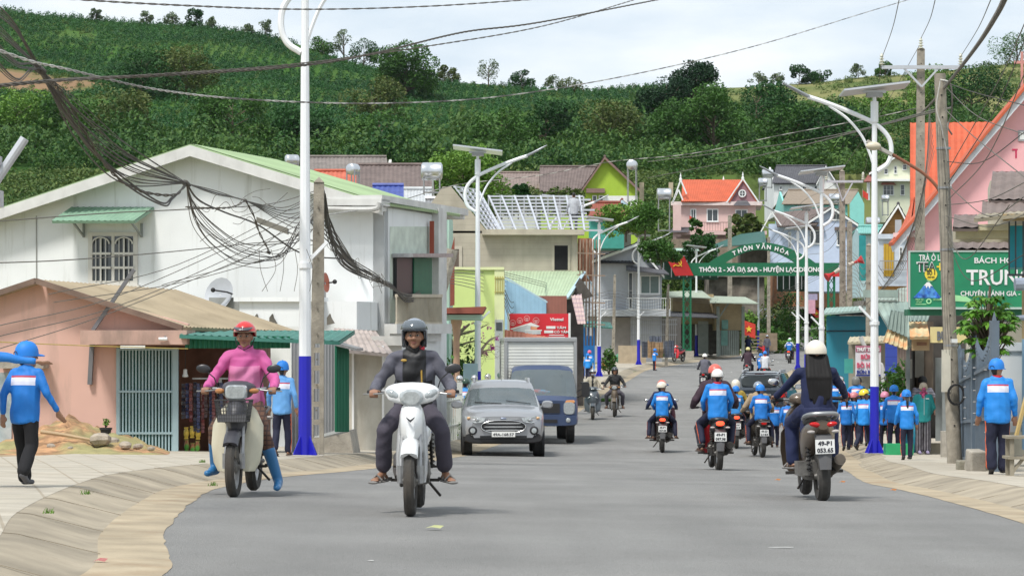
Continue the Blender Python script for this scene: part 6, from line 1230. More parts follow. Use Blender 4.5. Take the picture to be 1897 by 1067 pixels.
crossarm(tp,1560,337,1530,1598,104)
mb=MB()
for k in range(9):
 r_=.14+.01*math.sin(k*2.1); c=Vector((-.02,-.2-.012*k,1.33))
 mb.tube([c+Vector((r_*math.cos(a),.01*math.sin(3*a+k),r_*1.25*math.sin(a))) for a in [j*.4488 for j in range(14)]],.008,5,closed=True)
mb.build('cable_coil',BLK,upR)
for q,d_ in (((.28,-.05,1.9),(.17,.16,.72)),((-.17,-.08,1.75),(.15,.12,.75))): mb=MB(); mb.box(q,d_,taper=.95); mb.build('meter_box',mat('pale meter box',(.58,.55,.46),.7,var=.1,stain=.3),upR,smooth=0)
mb=MB(); mb.box((-.04,-.16,2.28),(.12,.012,.07)); mb.build('number_plate',WHITE,upR,smooth=0)
mb=MB()
for z in (2.2,3.9,5.0,5.7): mb.lathe([(.13,-.02),(.13,.02)],Vector((-.25*z/7,0,z)),n=12)
mb.build('clamp',STEEL,upR)
t=thing('old_street_light','old cream street light on a rusty arm beside the tall right lamp','street light',P(1612,270,50)); mb=MB()
mb.tube(catmull([P(q[0],q[1],49.5)-t.location for q in ((1752,385),(1738,350),(1715,325),(1690,308),(1652,286))],5),.03,8); mb.build('arm',mat('rusty pipe',(.22,.09,.05),.8,var=.2),t)
mb=MB(); mb.bar(P(1652,287,49.5)-t.location,P(1606,262,49.5)-t.location,.14,.06); mb.build('housing',mat('old lamp housing',(.42,.40,.36),.7),t); mb=MB(); mb.ell(P(1618,271,49.4)-t.location,(.14,.09,.08),12,8); mb.build('diffuser',mat('cream diffuser',(.60,.54,.42),.4),t)
t=thing('led_street_light','grey LED street light fixed to the slotted concrete pole','street light',P(510,418,43.8)); mb=MB(); a=P(476,408,43.8)-t.location; b=P(545,430,43.8)-t.location; mb.prism([a+Vector((0,-.1,-.04)),b+Vector((-.1,-.1,-.04)),b+Vector((-.1,-.1,.06)),a+Vector((0,-.1,.05))],(0,.22,0)); mb.build('housing',mat('old lamp grey',(.20,.19,.16),.6),t)
mb=MB()
for k in range(4): c=a.lerp(b,.1+.16*k)+Vector((.03,-.02,-.055)); mb.box(c,(.09,.1,.012),ry=R(18))
mb.build('led_window',mat('led cream window',(.55,.48,.25),.3),t); mb=MB(); mb.tube([b+Vector((-.1,0,0)),P(585,448,43.8)-t.location],.018,6); mb.build('arm',STEEL,t)
t=thing('loudspeaker','pair of red and white horn loudspeakers on the cross arm pole','loudspeaker',P(1560,505,103));
for px,py,dx,dz in ((1546,505,-1,-.6),(1582,487,1,.4)):
 c=P(px,py,103)-t.location; mb=MB(); mb.tube([c,c+Vector((dx*.15,-.05,dz*.15)),c+Vector((dx*.32,-.1,dz*.32))],[.04,.07,.18],12); mb.build('horn',ARR,t); mb=MB(); mb.tube([c-Vector((dx*.2,0,dz*.2)),c],[.09,.07],10); mb.build('driver',mat('horn driver cream',(.55,.5,.42),.6),t)
# ================================================================ CABLES
WB=mat('black cable',(.05,.043,.033),.6); WG=mat('grey cable',(.13,.12,.10),.7); WW=mat('pale cable',(.42,.41,.38),.6,var=.3,sc=3,wave=('X',.6,(.10,.09,.08),.4,.6)); WT=mat('brown twisted cable',(.085,.07,.05),.7,var=.4,sc=8)
def cable(pts,r,m,label,group=None,n=8,twist=0,name='cable'):
 W_=[P(x,y,Y) for x,y,Y in pts]; path=catmull(W_,n); mb=MB()
 if twist:
  L_=sum((path[i+1]-path[i]).length for i in range(len(path)-1)); N_=int(min(900,L_/.07)); dense=[]; acc=0
  seg=[(path[i+1]-path[i]).length for i in range(len(path)-1)]; cs=np.concatenate([[0],np.cumsum(seg)])
  for k in range(N_+1):
   s_=L_*k/N_; i=min(len(seg)-1,int(np.searchsorted(cs,s_,'right'))-1); f=(s_-cs[i])/max(1e-6,seg[i]); dense.append(path[i].lerp(path[i+1],f))
  for ph in range(twist):
   pp_=[]
   for k,p in enumerate(dense):
    a=k*.5+ph*2*math.pi/twist; tn=(dense[min(k+1,N_)]-dense[max(k-1,0)]).normalized(); u=tn.cross(Vector((0,0,1))).normalized(); v=tn.cross(u); pp_.append(p+(u*math.cos(a)+v*math.sin(a))*r*.95)
   mb.tube(pp_,r*.8,4)
 else: mb.tube(path,r,5)
 o=mb.build(name,m,None,smooth=60,origin=tuple(W_[0])); tag(o,label,'cable',group); return o
cable([(60,-6,26),(300,9,30),(565,18,36),(800,12,40),(1010,-2,44)],.007,WT,'twisted cable along the very top of the view',twist=2)
cable([(-30,162,18),(75,152,20),(160,146,22),(330,138,26),(560,122,32),(700,98,36),(860,60,42),(1000,42,46),(1240,-4,54)],.009,WT,'thick twisted black cable crossing the hill and sky',twist=3)
cable([(75,152,20),(330,136,26),(560,118,32),(800,85,40),(1010,48,46),(1190,-4,54)],.007,WT,'thinner twin of the thick twisted cable',twist=2)
cable([(-30,84,18),(60,115,20),(120,128,22),(300,168,28),(480,186,34),(700,192,40),(900,182,46),(1080,156,50),(1250,122,54),(1420,80,58),(1600,25,64),(1700,-5,68)],.0075,WW,'pale twisted cable sweeping across the whole view',twist=2)
cable([(595,400,45),(720,378,70),(850,342,100),(1000,325,100),(1130,300,98),(1280,285,92),(1450,250,82),(1600,222,76),(1703,200,72)],.014,WW,'pale service cable over the town roofs')
cable([(1200,300,95),(1400,275,86),(1560,248,78),(1745,200,48)],.013,WG,'grey cable running to the leaning pole')
cable([(1742,205,48),(1700,215,60),(1400,290,120),(1200,330,170)],.02,WG,'thin grey cable over the pink villa')
cable([(1865,-10,20),(1845,30,24),(1810,85,32),(1760,150,44),(1722,195,60),(1700,215,71)],.015,WT,'thick rope like cable hanging to the tall square pole',twist=3)
for i,(x0,y0,Y0,x1,y1,Y1,lb) in enumerate(((1668,-10,40,1633,110,72,'line from the left insulator up out of view'),(1735,-10,40,1706,72,72,'line from the top insulator up out of view'),(1840,-10,36,1778,108,72,'line from the right insulator up out of view'),(1633,112,72,1600,330,104,'line running back from the left insulator'),(1706,80,72,1562,312,104,'line running back from the top insulator'))): cable([(x0,y0,Y0),((x0+x1)/2+2,(y0+y1)/2+6,(Y0+Y1)/2),(x1,y1,Y1)],.008,WG,lb)
for i,(a,b,c) in enumerate((((1745,150,48),(1800,170,44),(1900,196,38)),((1750,160,48),(1810,215,44),(1900,250,38)),((1900,40,34),(1850,150,40),(1760,310,47)),((1905,60,34),(1840,210,40),(1757,340,47)),((1905,120,34),(1830,290,40),(1757,370,47)),((1755,380,47.8),(1830,370,44),(1905,335,38)),((1755,300,47.8),(1820,300,44),(1905,240,38)),((1752,400,47.8),(1830,420,44),(1905,395,38)),((1752,340,47.8),(1830,400,44),(1905,360,38)),((1756,450,47.8),(1800,520,46),(1900,470,42)),((1752,420,47.8),(1790,480,46),(1870,380,40)),((1748,200,47.8),(1800,250,44),(1900,330,36)))):
 cable([a,b,c],.008,WG if i%3 else WB,'thin service wire fanning from the leaning pole','service wires fanning from the leaning pole')
cable([(1742,148,47.8),(1760,155,47.7),(1764,185,47.7),(1762,215,47.8),(1756,235,47.8),(1764,250,47.8)],.016,WW,'loop of pale cable on the head of the leaning pole'); cable([(1742,150,47.8),(1735,200,47.8),(1745,240,47.8),(1757,310,47.8),(1758,420,47.8)],.012,WW,'pale cable running down the leaning pole')
for i in range(4): x=1750+i*4; cable([(x-14,230+i*6,47.7),(x-7+i%3*3,420,47.6),(x-4,560+i*3,47.6),(x-3+i%4*2,650+i*4,47.6)],.004,WG if i%2 else WB,'cable strapped down the leaning pole','cables strapped down the leaning pole')
for i in range(10): x=1690+i*2; cable([(1722+i,190+i*10,68),(1715-i*2,330+i*8,66),(1700-i*6,430+i*10,70),(1655-i*7,520+i*6,86),(1612,470+i*9,86)],.007,WG if i%2 else WB,'sagging cable between the square pole and the weathered pole','sagging cables behind the tall lamp')
for i in range(12):
 a=465+i*7; cable([(1612,a,86),(1600,a+18+i%4*9,90),(1585,a+8,98),(1562,a-15+i*3,104)],.008,WG,'tangled cable between the two right hand poles','tangled cables between the right hand poles')
for i in range(7): y=330+i*16; cable([(1562,y,104),(1530,y+22+i*3,130),(1480,y+50,160),(1425,450+i*9,205)],.010,WG,'cable running back to the poles behind the arch','cables running back behind the arch')
for i in range(6): cable([(600,400+i*8,45),(720,560-i*3,70),(835,500+i*5,72),(968,520+i*9,111)],.010,WG,'cable bundle strand towards the blue plank house','strands towards the blue plank house')
for i in range(8):
 y=522+i*6; cable([(970,y,111),(1000,y+22+i*3,109),(1028,y+2,106)],.012,WB,'cable slung between the two poles of the blue plank house','cables slung by the blue plank house');
 cable([(1028,y,106),(1075,y+30+i*2,122),(1137,y+16,150),(1190,y+28,158),(1237,y+22,166)],.010,WG,'cable slung along the left side poles towards the arch','cables slung towards the arch')
for i in range(5): cable([(935,538+i*7,84),(950,560+i*10,97),(970,528+i*5,111)],.012,WB,'drooping cable beside the lime pier','drooping cables beside the lime pier')
for y in (548,552,556): cable([(935,505+(y-548),84),(1100,y-6,130),(1238,y,166),(1400,y+8,205),(1560,y-60,104)],.009,WB,'long dark cable passing below the arch','long dark cables passing below the arch')
K1=(74,130,24); K2=(345,340,33); K3=(455,372,38); K4=(500,470,40); TOP=(596,352,43.8)
GB='strands of the big cable bundle at the left'
rs=np.random.default_rng(11)
for i in range(15):
 y0=10+i*8.2; j=rs.normal(0,1,8)
 sag=14+10*(i%5)
 cable([(-30,y0-25,20),(30,y0+38-(i%4)*5,22.5),(K1[0]+j[0]*2,K1[1]+j[1]*3,K1[2]),(140+j[2]*3,200+sag*.5+j[3]*4+(i%5)*7-(i%3)*8,26.5),(235+j[4]*3,278+sag*.5+(i%5)*8-(i%3)*8+j[5]*4,29.5),(K2[0]+j[6],K2[1]+j[7],K2[2])],.0045+.003*(i%3==0),WB if i%4 else WT,'strand of the big cable bundle sweeping down from the upper left',GB)
for i,(a,b) in enumerate((((190,300,28),(250,350,30)),((170,280,28),(290,372,31)),((220,330,29),(300,380,31)))): cable([K1,(120,180+i*14,26),a,b,(320,362+i*3,32),(K2[0],K2[1]+2,K2[2])],.011,WT if i==0 else WB,'loose drooping strand under the big cable bundle','loose drooping strands',twist=2 if i==0 else 0)
for i in range(6): j=rs.normal(0,1,4); cable([K2,(400+j[0],355+i*1.2+j[1],35),K3,(520,385+i*5,40),(560+j[2],372+i*10,42),(594,352+i*7,43.8)],.007,WB if i%2 else WG,'upper strand from the knot to the slotted pole','upper strands from the knot')
for i in range(10):
 j=rs.normal(0,1,6); d=i*5; cable([K2,(362+j[0]*3,378+d*.9,35),(400+j[1]*4,418+d*1.1+j[2]*3,37),(455+j[3]*4,452+d*.9,39),(520,478-abs(j[4])*14+d*.3,41),(560,440-i*4,42.5),(595,360+i*9,43.8)],.005+.003*(i%4==0),WB if i%3 else WG,'lower looping strand between the knot and the slotted pole','lower looping strands between the knot and pole')
cable([K3,(470,400,38.5),(480,430,39),(498,465,40)],.010,WT,'short twisted cable tie joining upper and lower strands',twist=2); cable([(345,384,33),(385,386,35),(430,384,37),K3],.009,WT,'twisted cable from the knot to the upper tie',twist=2)
cable([K2,(370,372,34),(420,395,37),(480,418,40),(560,470,42.5),(640,480,50)],.013,WB,'thick black strand crossing behind the lamp post'); cable([(-30,488,30),(120,482,32),(300,468,36),(455,452,40),(560,440,43),(596,400,43.8)],.007,WG,'thin wire across the white gable at mid height'); cable([(-30,412,28),(200,395,32),(345,388,34),(500,378,40),(596,350,43.8)],.007,WG,'thin pale wire across the upper white gable')
for i,(a,b,c) in enumerate((((-30,610,30),(240,540,37),(590,380,43.8)),((-30,630,30),(250,555,37),(590,400,43.8)),((-30,655,30),(230,570,37),(590,420,43.8)),((90,545,36),(330,490,40),(590,360,43.8)),((100,560,36),(350,520,40),(590,450,43.8)),((300,528,38),(450,480,41),(590,372,43.8)),((-30,632,26),(150,640,33),(348,646,38)))): cable([a,b,c],.006,WG if i!=6 else mat('yellow cord',(.55,.40,.08),.7),('service wire rising from the pink shop to the slotted pole' if i!=6 else 'thin yellow cord along the pink wall'),'service wires above the pink shop' if i!=6 else None)
for i in range(7):
 x=rs.uniform(380,570); y=rs.uniform(370,450); pts=[]
 for k in range(5): pts.append((x+k*16-30+rs.normal()*3,y+rs.normal()*9-k*3,42+rs.normal()*.4))
 pts.sort(); cable(pts,.0045,WG,'loose curl of thin wire near the slotted pole','loose wire curls near the slotted pole')
for i in range(5): x=480+i*22; cable([(x,462,41),(x+2+rs.normal()*5,500,41),(x+rs.normal()*6,540,41)],.0045,WG,'thin dangling wire end below the tangle','dangling wire ends')
for i in range(18):
 j=rs.normal(0,1,6); cable([(598+j[0]*2,350+abs(j[1])*6,43.8),(612+j[2]*3,410+i*2.5,46),(640+j[3]*4,470+i*1.5,48.5),(690+j[4]*3,506+i*.8,53),(722,528+j[5]*3,55.5),(755,545+abs(j[0])*7,57.5),(795,540+j[1]*5,60),(828,500+i*2,62)],.007+.004*(i%4==0),WB if i%3 else WG,'strand of the heavy cable bundle falling from the slotted pole past the balcony','strands falling from the slotted pole')
for i in range(12):
 x=rs.uniform(600,700); y=430+(x-600)*.9; cable([(x+k*7+rs.normal()*5,y+k*9+rs.normal()*10,50+rs.normal()*.4) for k in range(5)],.0045,WG,'loose wire curl beside the falling bundle','loose wire curls beside the falling bundle')
for p,q in ((K1,.05),(K2,.045),(K3,.03),((498,468,40),.03)):
 c=P(*p); mb=MB(); mb.ell(c,(q*1.3,q,q*.8),10,8,rot=(0,.6,0)); mb.v=[(x+.02*mnoise.noise(Vector((x*30,y,z*30))),y,z) for x,y,z in mb.v]; tag(mb.build('cable_tie',WB,None,origin=tuple(c)),'black knot of tape where many strands meet' ,'cable tie','black tape knots on the cable bundle')
# ================================================================ PEOPLE
def cap_geo(mb, p0,r0,p1,r1,fl=1.0,side=None,cq=1.0,n=12):
 """tapered capsule, cross-section flattened by fl along the axis perpendicular to side"""
 p0=Vector(p0); p1=Vector(p1); d=p1-p0
 if d.length<1e-4: d=Vector((0,0,1e-3)); p1=p0+d
 t=d.normalized(); s=Vector(side) if side is not None else (Vector((1,0,0)) if abs(t.x)<.9 else Vector((0,1,0)))
 s=(s-t*s.dot(t)).normalized(); b=t.cross(s); rs=[]
 for a in (-90,-60,-30,0): a=R(a); rs.append((p0+t*r0*math.sin(a)*min(1,fl*1.2)*cq,max(.001,r0*math.cos(a))))
 for a in (0,30,60,90): a=R(a); rs.append((p1+t*r1*math.sin(a)*min(1,fl*1.2),max(.001,r1*math.cos(a))))
 mb.rings([[c+(s*math.cos(2*math.pi*k/n)+b*math.sin(2*math.pi*k/n)*fl)*q for k in range(n)] for c,q in rs])
def grid(mb,rows):
 n=len(rows[0]); mb.add([q for r in rows for q in r],[(i*n+k,i*n+k+1,(i+1)*n+k+1,(i+1)*n+k) for i in range(len(rows)-1) for k in range(n-1)])
def blob(name, segs, vox, mats, parent, wr=0, classify=None, smooth_it=3, wsc=9, seed=0, cuts=None):
 mb=MB()
 for s in segs:
  if s[0]=='E': mb.ell(s[1],s[2],14,10,rot=s[3] if len(s)>3 else None)
  else: cap_geo(mb,*s)
 me=bpy.data.meshes.new(name); me.from_pydata(mb.v,[],mb.f); o=bpy.data.objects.new(name,me); COL.objects.link(o)
 m=o.modifiers.new('r','REMESH'); m.mode='VOXEL'; m.voxel_size=vox; m.use_smooth_shade=True
 m=o.modifiers.new('s','SMOOTH'); m.iterations=smooth_it; m.factor=.5
 dg=bpy.context.evaluated_depsgraph_get(); me2=bpy.data.meshes.new_from_object(o.evaluated_get(dg)); o.modifiers.clear(); o.data=me2; bpy.data.meshes.remove(me)
 n=len(me2.vertices); co=np.empty(n*3,np.float32); me2.vertices.foreach_get('co',co); co=co.reshape(-1,3)
 if wr:
  no=np.empty(n*3,np.float32); me2.vertices.foreach_get('normal',no); no=no.reshape(-1,3)
  ph=seed*1.7; q=co*wsc
  f=np.sin(q[:,2]*2.3+3*np.sin(q[:,0]*1.3+ph)+2*np.sin(q[:,1]*1.7))*.6+np.sin(q[:,0]*3.1+q[:,2]*1.9+2*np.sin(q[:,2]*1.1+ph))*.4
  f+=.35*np.sin(q[:,2]*5.3+4*np.sin(q[:,1]*2.1+q[:,0]*1.4+ph))
  co=co+no*(f*wr)[:,None]; me2.vertices.foreach_set('co',co.ravel())
 if cuts:
  bm=bmesh.new(); bm.from_mesh(me2)
  for c_,n_ in cuts: bmesh.ops.bisect_plane(bm,geom=bm.verts[:]+bm.edges[:]+bm.faces[:],plane_co=c_,plane_no=n_)
  for f_ in bm.faces: f_.smooth=True
  bm.to_mesh(me2); bm.free()
 me2.materials.clear()
 for x in (mats if isinstance(mats,list) else [mats]): me2.materials.append(x)
 if classify is not None and len(me2.polygons):
  fc=np.empty(len(me2.polygons)*3,np.float32); me2.polygons.foreach_get('center',fc); me2.polygons.foreach_set('material_index',classify(fc.reshape(-1,3)).astype(np.int32))
 me2.update(); o.name=name; o.parent=parent; return o
SKIN=mat('brown skin',(.30,.155,.095),.55,var=.06,sc=6); SKIN2=mat('tanned skin',(.36,.20,.13),.55,var=.06,sc=6)
HAIR=mat('black hair',(.012,.011,.010),.45,var=.3,sc=30)
SBLUE=mat('school jacket blue',(.012,.22,.66),.6,var=.07,sc=5,bump=.15,bsc=30); SWH=mat('school jacket white band',(.68,.70,.82),.65,var=.03); SRED=mat('school jacket red line',(.45,.05,.09),.65)
SBL=[SBLUE]+[mat('school jacket blue %s'%n_,c_,.65,var=.1,sc=5,bump=.15,bsc=30) for n_,c_ in (('faded',(.035,.25,.62)),('deep',(.008,.17,.56)),('bright',(.015,.26,.72)))]; SNAVY=mat('school trousers navy',(.010,.012,.035),.8,var=.15); SOR=mat('school trousers orange stripe',(.72,.13,.04),.7); CAPB=mat('school cap blue',(.012,.20,.66),.6,var=.05)
def cloth_m(name,c,**k): return mat(name,c,k.pop('rough',.8),var=k.pop('var',.12),sc=k.pop('sc',6),**k)
def V3(*a): return Vector(a)
def joints(pose,H,**k):
 """joint positions for a figure of height H; x right, y forward, z up, origin on the ground"""
 s=H/1.7; j={}
 if pose in ('stand','walk'):
  st=k.get('stride',0.0); hipz=.90*s; lean=k.get('lean',.02)
  j['pel']=V3(0,0,hipz); j['chest']=V3(0,lean*1.2,1.27*s); j['neck']=V3(0,lean*1.6,1.44*s); j['head']=V3(0,lean*2+.015,1.572*s)
  for sg,n in ((-1,'L'),(1,'R')):
   f=st*sg
   j['hip'+n]=V3(sg*.095*s,0,.88*s); lift=max(0,-f)*.45
   j['kn'+n]=V3(sg*.10*s,f*.18*s+max(0,-f)*.10*s+.02,.48*s+lift*.05*s); j['an'+n]=V3(sg*.095*s,f*.36*s-max(0,-f)*.06,.085*s+lift*.42*s)
   tip=V3(0,.17*s,-.045*s) if f>=-.05 else V3(0,.10*s,-.12*s)
   j['toe'+n]=j['an'+n]+tip
   j['sh'+n]=V3(sg*.18*s,lean*1.4,1.385*s); a=-f
   j['el'+n]=V3(sg*.25*s,lean+a*.12*s-.02,1.12*s); j['wr'+n]=V3(sg*.27*s,lean+a*.25*s+.06*s,.88*s)
 else: # ride: seat height and handlebar given
  sz=k.get('seat',.80); hb=k.get('bar',(.33,.42,.98)); by=k.get('by',-.12); lean=k.get('lean',.10); ft=k.get('foot',(.17,.18,.30)); th=k.get('torso',.50)*s/1.0*1.0
  hz=sz+.10*s; j['pel']=V3(0,by,hz); q=k.get('tls',1.0)*s
  j['chest']=V3(0,by+lean*.7,hz+.36*q); j['neck']=V3(0,by+lean,hz+.535*q); j['head']=V3(0,by+lean*1.15+.025,hz+.535*q+.13*s)
  for sg,n in ((-1,'L'),(1,'R')):
   j['hip'+n]=V3(sg*.10*s,by+.02,hz-.01); an=V3(sg*ft[0],ft[1],ft[2]+.08)
   j['an'+n]=an; a=j['hip'+n]; d=an-a; L1=.43*s; L2=.42*s; Dn=min(d.length,(L1+L2)*.999)
   if d.length>Dn: an=a+d.normalized()*Dn; j['an'+n]=an; d=an-a
   x=(L1*L1-L2*L2+Dn*Dn)/(2*Dn); hgt=math.sqrt(max(0,L1*L1-x*x)); t=d.normalized(); u=V3(sg*k.get('kout',.25),1,.35); u=(u-t*u.dot(t)).normalized()
   j['kn'+n]=a+t*x+u*hgt; j['toe'+n]=an+V3(sg*k.get('tout',.04),.17*s,-.045)
   j['sh'+n]=V3(sg*.18*s,by+lean*.9,hz+.485*q)
   w_=V3(sg*hb[0],hb[1],hb[2]); a=j['sh'+n]; d=w_-a; L1=.29*s; L2=.27*s; Dn=min(d.length,(L1+L2)*.995); w_=a+d.normalized()*Dn if d.length>Dn else w_; d=w_-a
   x=(L1*L1-L2*L2+Dn*Dn)/(2*Dn); hgt=math.sqrt(max(0,L1*L1-x*x)); t=d.normalized(); u=V3(sg*.5,-.3,-.85); u=(u-t*u.dot(t)).normalized()
   j['el'+n]=a+t*x+u*hgt; j['wr'+n]=w_
 for kk,v in k.get('J',{}).items():
  if kk in j: j[kk]=V3(*v)
 return j
def hand_segs(w_,el,s,sg,grip=False,fine=True,rel=0):
 """palm with four unequal bent fingers and a thumb leaving its side"""
 d=(w_-el).normalized(); out=[]
 if grip: d=(d+V3(0,.6,.1)).normalized()
 side=V3(sg,0,0); side=(side-d*side.dot(d)).normalized(); nrm=d.cross(side)
 if grip: side=V3(sg,0,0); nrm=V3(0,0,1); d=V3(0,1,0)
 pc=w_+d*.035*s; pe=w_+d*.085*s
 for q in (-.022,0,.022): out.append((w_+side*q*.7*s,.017*s,pe+side*q*s,.016*s,.75,side))
 if fine:
  for i,(o_,l) in enumerate(((-.030,.068),(-.010,.078),(.010,.074),(.029,.058))):
   b=pe+side*o_*s;
   if grip: m_=b+V3(0,.028*s,-.004*s); e=m_+V3(0,.006*s,-.035*s); f=e+V3(0,-.028*s,-.012*s)
   else: m_=b+d*l*.45*s-nrm*.006*s*sg; e=m_+d*l*.3*s+V3(0,.012*s,0); f=e+d*l*.2*s+V3(0,.014*s,0)
   out+=[(b,.0105*s,m_,.0098*s),(m_,.0098*s,e,.009*s),(e,.009*s,f,.008*s)]
  tb=w_+d*.025*s-side*.024*s*1.0; tm=tb+(d*.6-side*.7).normalized()*.03*s; te=tm+(d*.8-side*.1+V3(0,.2,-.3)).normalized()*.028*s
  out+=[(tb,.013*s,tm,.011*s),(tm,.011*s,te,.009*s)]
 else:
  out.append((pe,.028*s,pe+d*.06*s+V3(0,.01,-.01),.018*s,.6,side)); out.append((w_-side*.02*s,.012*s,w_+d*.05*s-side*.045*s,.010*s))
 return out
def person(label, pose, H, loc, rotz, top, bottom, shoes='black', head=None, skin=SKIN, vox=.014, group=None, lod=1, grip=True, female=False, child=False, build=1.0, hoodm=None, face=False, scarf=None, coat=0, sleeve=True, bare_feet=False, flare=0.0, turn=0, skirt=None, **k):
 s=H/1.7; j=joints(pose,H,**k); root=thing('person',label,'person',loc,rotz,group); W=build
 child=child or top=='school'; hs=s*(1+max(0,1.72-H)*.42 if child else 1.0); j['head'].z+=(hs-s)*.07          # heads of children are larger for their height
 hd=j['head']; nk=j['neck']; px_,cx=j['pel'],j['chest']
 fw=Matrix.Rotation(R(turn),3,'Z')@V3(0,1,0); rt=Matrix.Rotation(R(turn),3,'Z')@V3(1,0,0)
 seg=[('E',hd+fw*-.012*hs+V3(0,0,.02*hs),(.074*hs,.092*hs,.105*hs),(0,0,R(turn))),(hd+fw*.03*hs-V3(0,0,.055*hs),.052*hs,hd+fw*.04*hs-V3(0,0,.035*hs),.052*hs,.9,rt),
   (hd+fw*.065*hs-V3(0,0,.088*hs),.026*hs,hd+fw*.045*hs-V3(0,0,.07*hs),.04*hs),
   (nk-V3(0,0,.04*s),.06*s*W,hd-V3(0,.01,.05*hs),.052*s)]
 for sg in (-1,1): seg.append(('E',hd+rt*sg*.076*hs-V3(0,0,.01*hs),(.012*hs,.02*hs,.03*hs),(0,0,R(turn))))
 seg+= [(hd+fw*.085*hs+V3(0,0,.012*hs),.009*hs,hd+fw*.103*hs-V3(0,0,.022*hs),.015*hs)]
 if face: seg+=[(hd+fw*.10*hs-V3(0,0,.022*hs)+rt*.013*hs,.009*hs,hd+fw*.10*hs-V3(0,0,.022*hs)-rt*.013*hs,.009*hs),(hd+fw*.083*hs+V3(0,0,.028*hs)-rt*.035*hs,.010*hs,hd+fw*.083*hs+V3(0,0,.028*hs)+rt*.035*hs,.010*hs),
  (hd+fw*.072*hs+rt*.042*hs-V3(0,0,.02*hs),.022*hs,hd+fw*.06*hs+rt*.05*hs-V3(0,0,.03*hs),.02*hs),(hd+fw*.072*hs-rt*.042*hs-V3(0,0,.02*hs),.022*hs,hd+fw*.06*hs-rt*.05*hs-V3(0,0,.03*hs),.02*hs)]
 sh=(j['shR']-j['shL']).normalized()
 seg+=[(px_,.10*s*W,cx,.11*s*W,.66,sh),(cx,.125*s*W,nk-V3(0,0,.06*s),.10*s*W,.65,sh)]
 for sg,n in ((-1,'L'),(1,'R')):
  seg+=[(nk-V3(0,0,.065*s)+sh*sg*.04*s,.04*s,j['sh'+n]-sh*sg*.03*s-V3(0,0,.02*s),.035*s),(j['sh'+n]-sh*sg*.02*s-V3(0,0,.02*s),.036*s,j['el'+n],.030*s),(j['el'+n],.030*s,j['wr'+n],.024*s)]
  seg+=[(px_+sh*sg*.05*s,.075*s,j['hip'+n]-sh*sg*.02*s,.068*s),(j['hip'+n]-sh*sg*.02*s,.066*s,j['kn'+n],.048*s),(j['kn'+n],.05*s,j['an'+n],.033*s)]
  seg+=hand_segs(j['wr'+n],j['el'+n],s*(1.08 if lod>1 else 1.0),sg,grip and pose=='ride',lod>1)
  an,to=j['an'+n],j['toe'+n]; heel=an+(an-to)*.22+V3(0,0,-.02*s)
  seg+=[(heel-V3(0,0,.02*s),.030*s,to,.024*s,.8,sh),(an,.034*s,an.lerp(to,.55),.030*s)]
  if lod>1 and shoes=='sandals':
   for q in range(5): o_=(-.030+.015*q)*sg*s; seg.append((to+sh*o_-V3(0,.01,0),.0095*s,to+sh*o_+V3(0,(.05-.006*q)*s,-.006),.0085*s))
 blob('body',seg,vox,skin,root,seed=len(label)%7)
 # ---- top garment
 T=dict(mats=[SBL[len(label)%4],SWH,SRED],kind='school') if top=='school' else top
 th=T.get('th',.022)*s; tb=[]
 low=px_.lerp(cx,-.05) if pose=='ride' else px_-V3(0,0,.02*s)
 wd=.158*s*W+th*.6
 if pose=='ride': tb+=[(low-V3(0,0,.075*s),wd*1.06,cx,wd*1.02,.82,sh,.12)]
 else: tb+=[(low-V3(0,0,.075*s),wd*(1.06+flare),cx,wd*1.02,.76,sh,.10)]
 tb+=[(cx,wd*1.05,nk-V3(0,0,.075*s),wd*.82,.70,sh),(nk-V3(0,0,.05*s),.07*s*W,nk+V3(0,0,.005*s),.064*s)]
 if T.get('hem',True) and not coat: tb.append((low-V3(0,0,.105*s),wd*1.0,low-V3(0,0,.07*s),wd*1.0,.78,sh,.10))
 for sg,n in ((-1,'L'),(1,'R')):
  S_,E_,W_=j['sh'+n],j['el'+n],j['wr'+n]
  tb+=[(nk-V3(0,0,.055*s)+sh*sg*.04*s,.055*s*W+th*.2,S_-sh*sg*.015*s-V3(0,0,.012*s),.058*s*W+th*.3),(cx+sh*sg*.05*s+V3(0,0,.05*s),.09*s*W,S_-sh*sg*.03*s-V3(0,0,.03*s),.06*s*W)]
  if sleeve: tb+=[(S_-sh*sg*.012*s-V3(0,0,.01*s),  .052*s*W+th*.35,E_,.039*s*W+th*.45),(E_,.039*s*W+th*.45,W_.lerp(E_,.10),.032*s+th*.3,1,None,.3)]
  else: tb+=[(S_,.06*s*W+th*.5,S_.lerp(E_,.6),.055*s+th*.5)]
 up=(nk-px_).normalized(); fwd=sh.cross(up)*-1; fwd=up.cross(sh) if up.cross(sh).y>0 else -up.cross(sh)
 Lb=(nk-px_).length
 def cls_school(c):
  rel=c-np.array(px_); w=rel@np.array(up)/Lb; u=rel@np.array(sh)/(.185*s); v=rel@np.array(fwd)
  inb=(np.abs(u)<.86); idx=np.zeros(len(c)); band=inb&(w>.60)&(w<.775); idx[band]=1; idx[inb&(w>=.775)&(w<.82)]=2; return idx
 def cls_map(c):
  f=T.get('cls'); rel=c-np.array(px_); return f(rel@np.array(up)/Lb,rel@np.array(sh)/s,rel@np.array(fwd)/s,c)
 jk=blob(T.get('name','jacket'),tb,vox,T['mats'],root,wr=(.006 if T.get('wr') is None else T['wr'])*s,classify=cls_school if T.get('kind')=='school' else (cls_map if T.get('cls') else None),smooth_it=2,seed=len(label)%5,cuts=([(px_+up*Lb*q,up) for q in (.60,.775,.82)]+[(px_+sh*.185*s*.86*q,sh) for q in (-1,1)]) if T.get('kind')=='school' else ([(px_+up*Lb*q,up) for q in T.get('cw',())]+[(px_+sh*s*q,sh) for q in T.get('cu',())]))
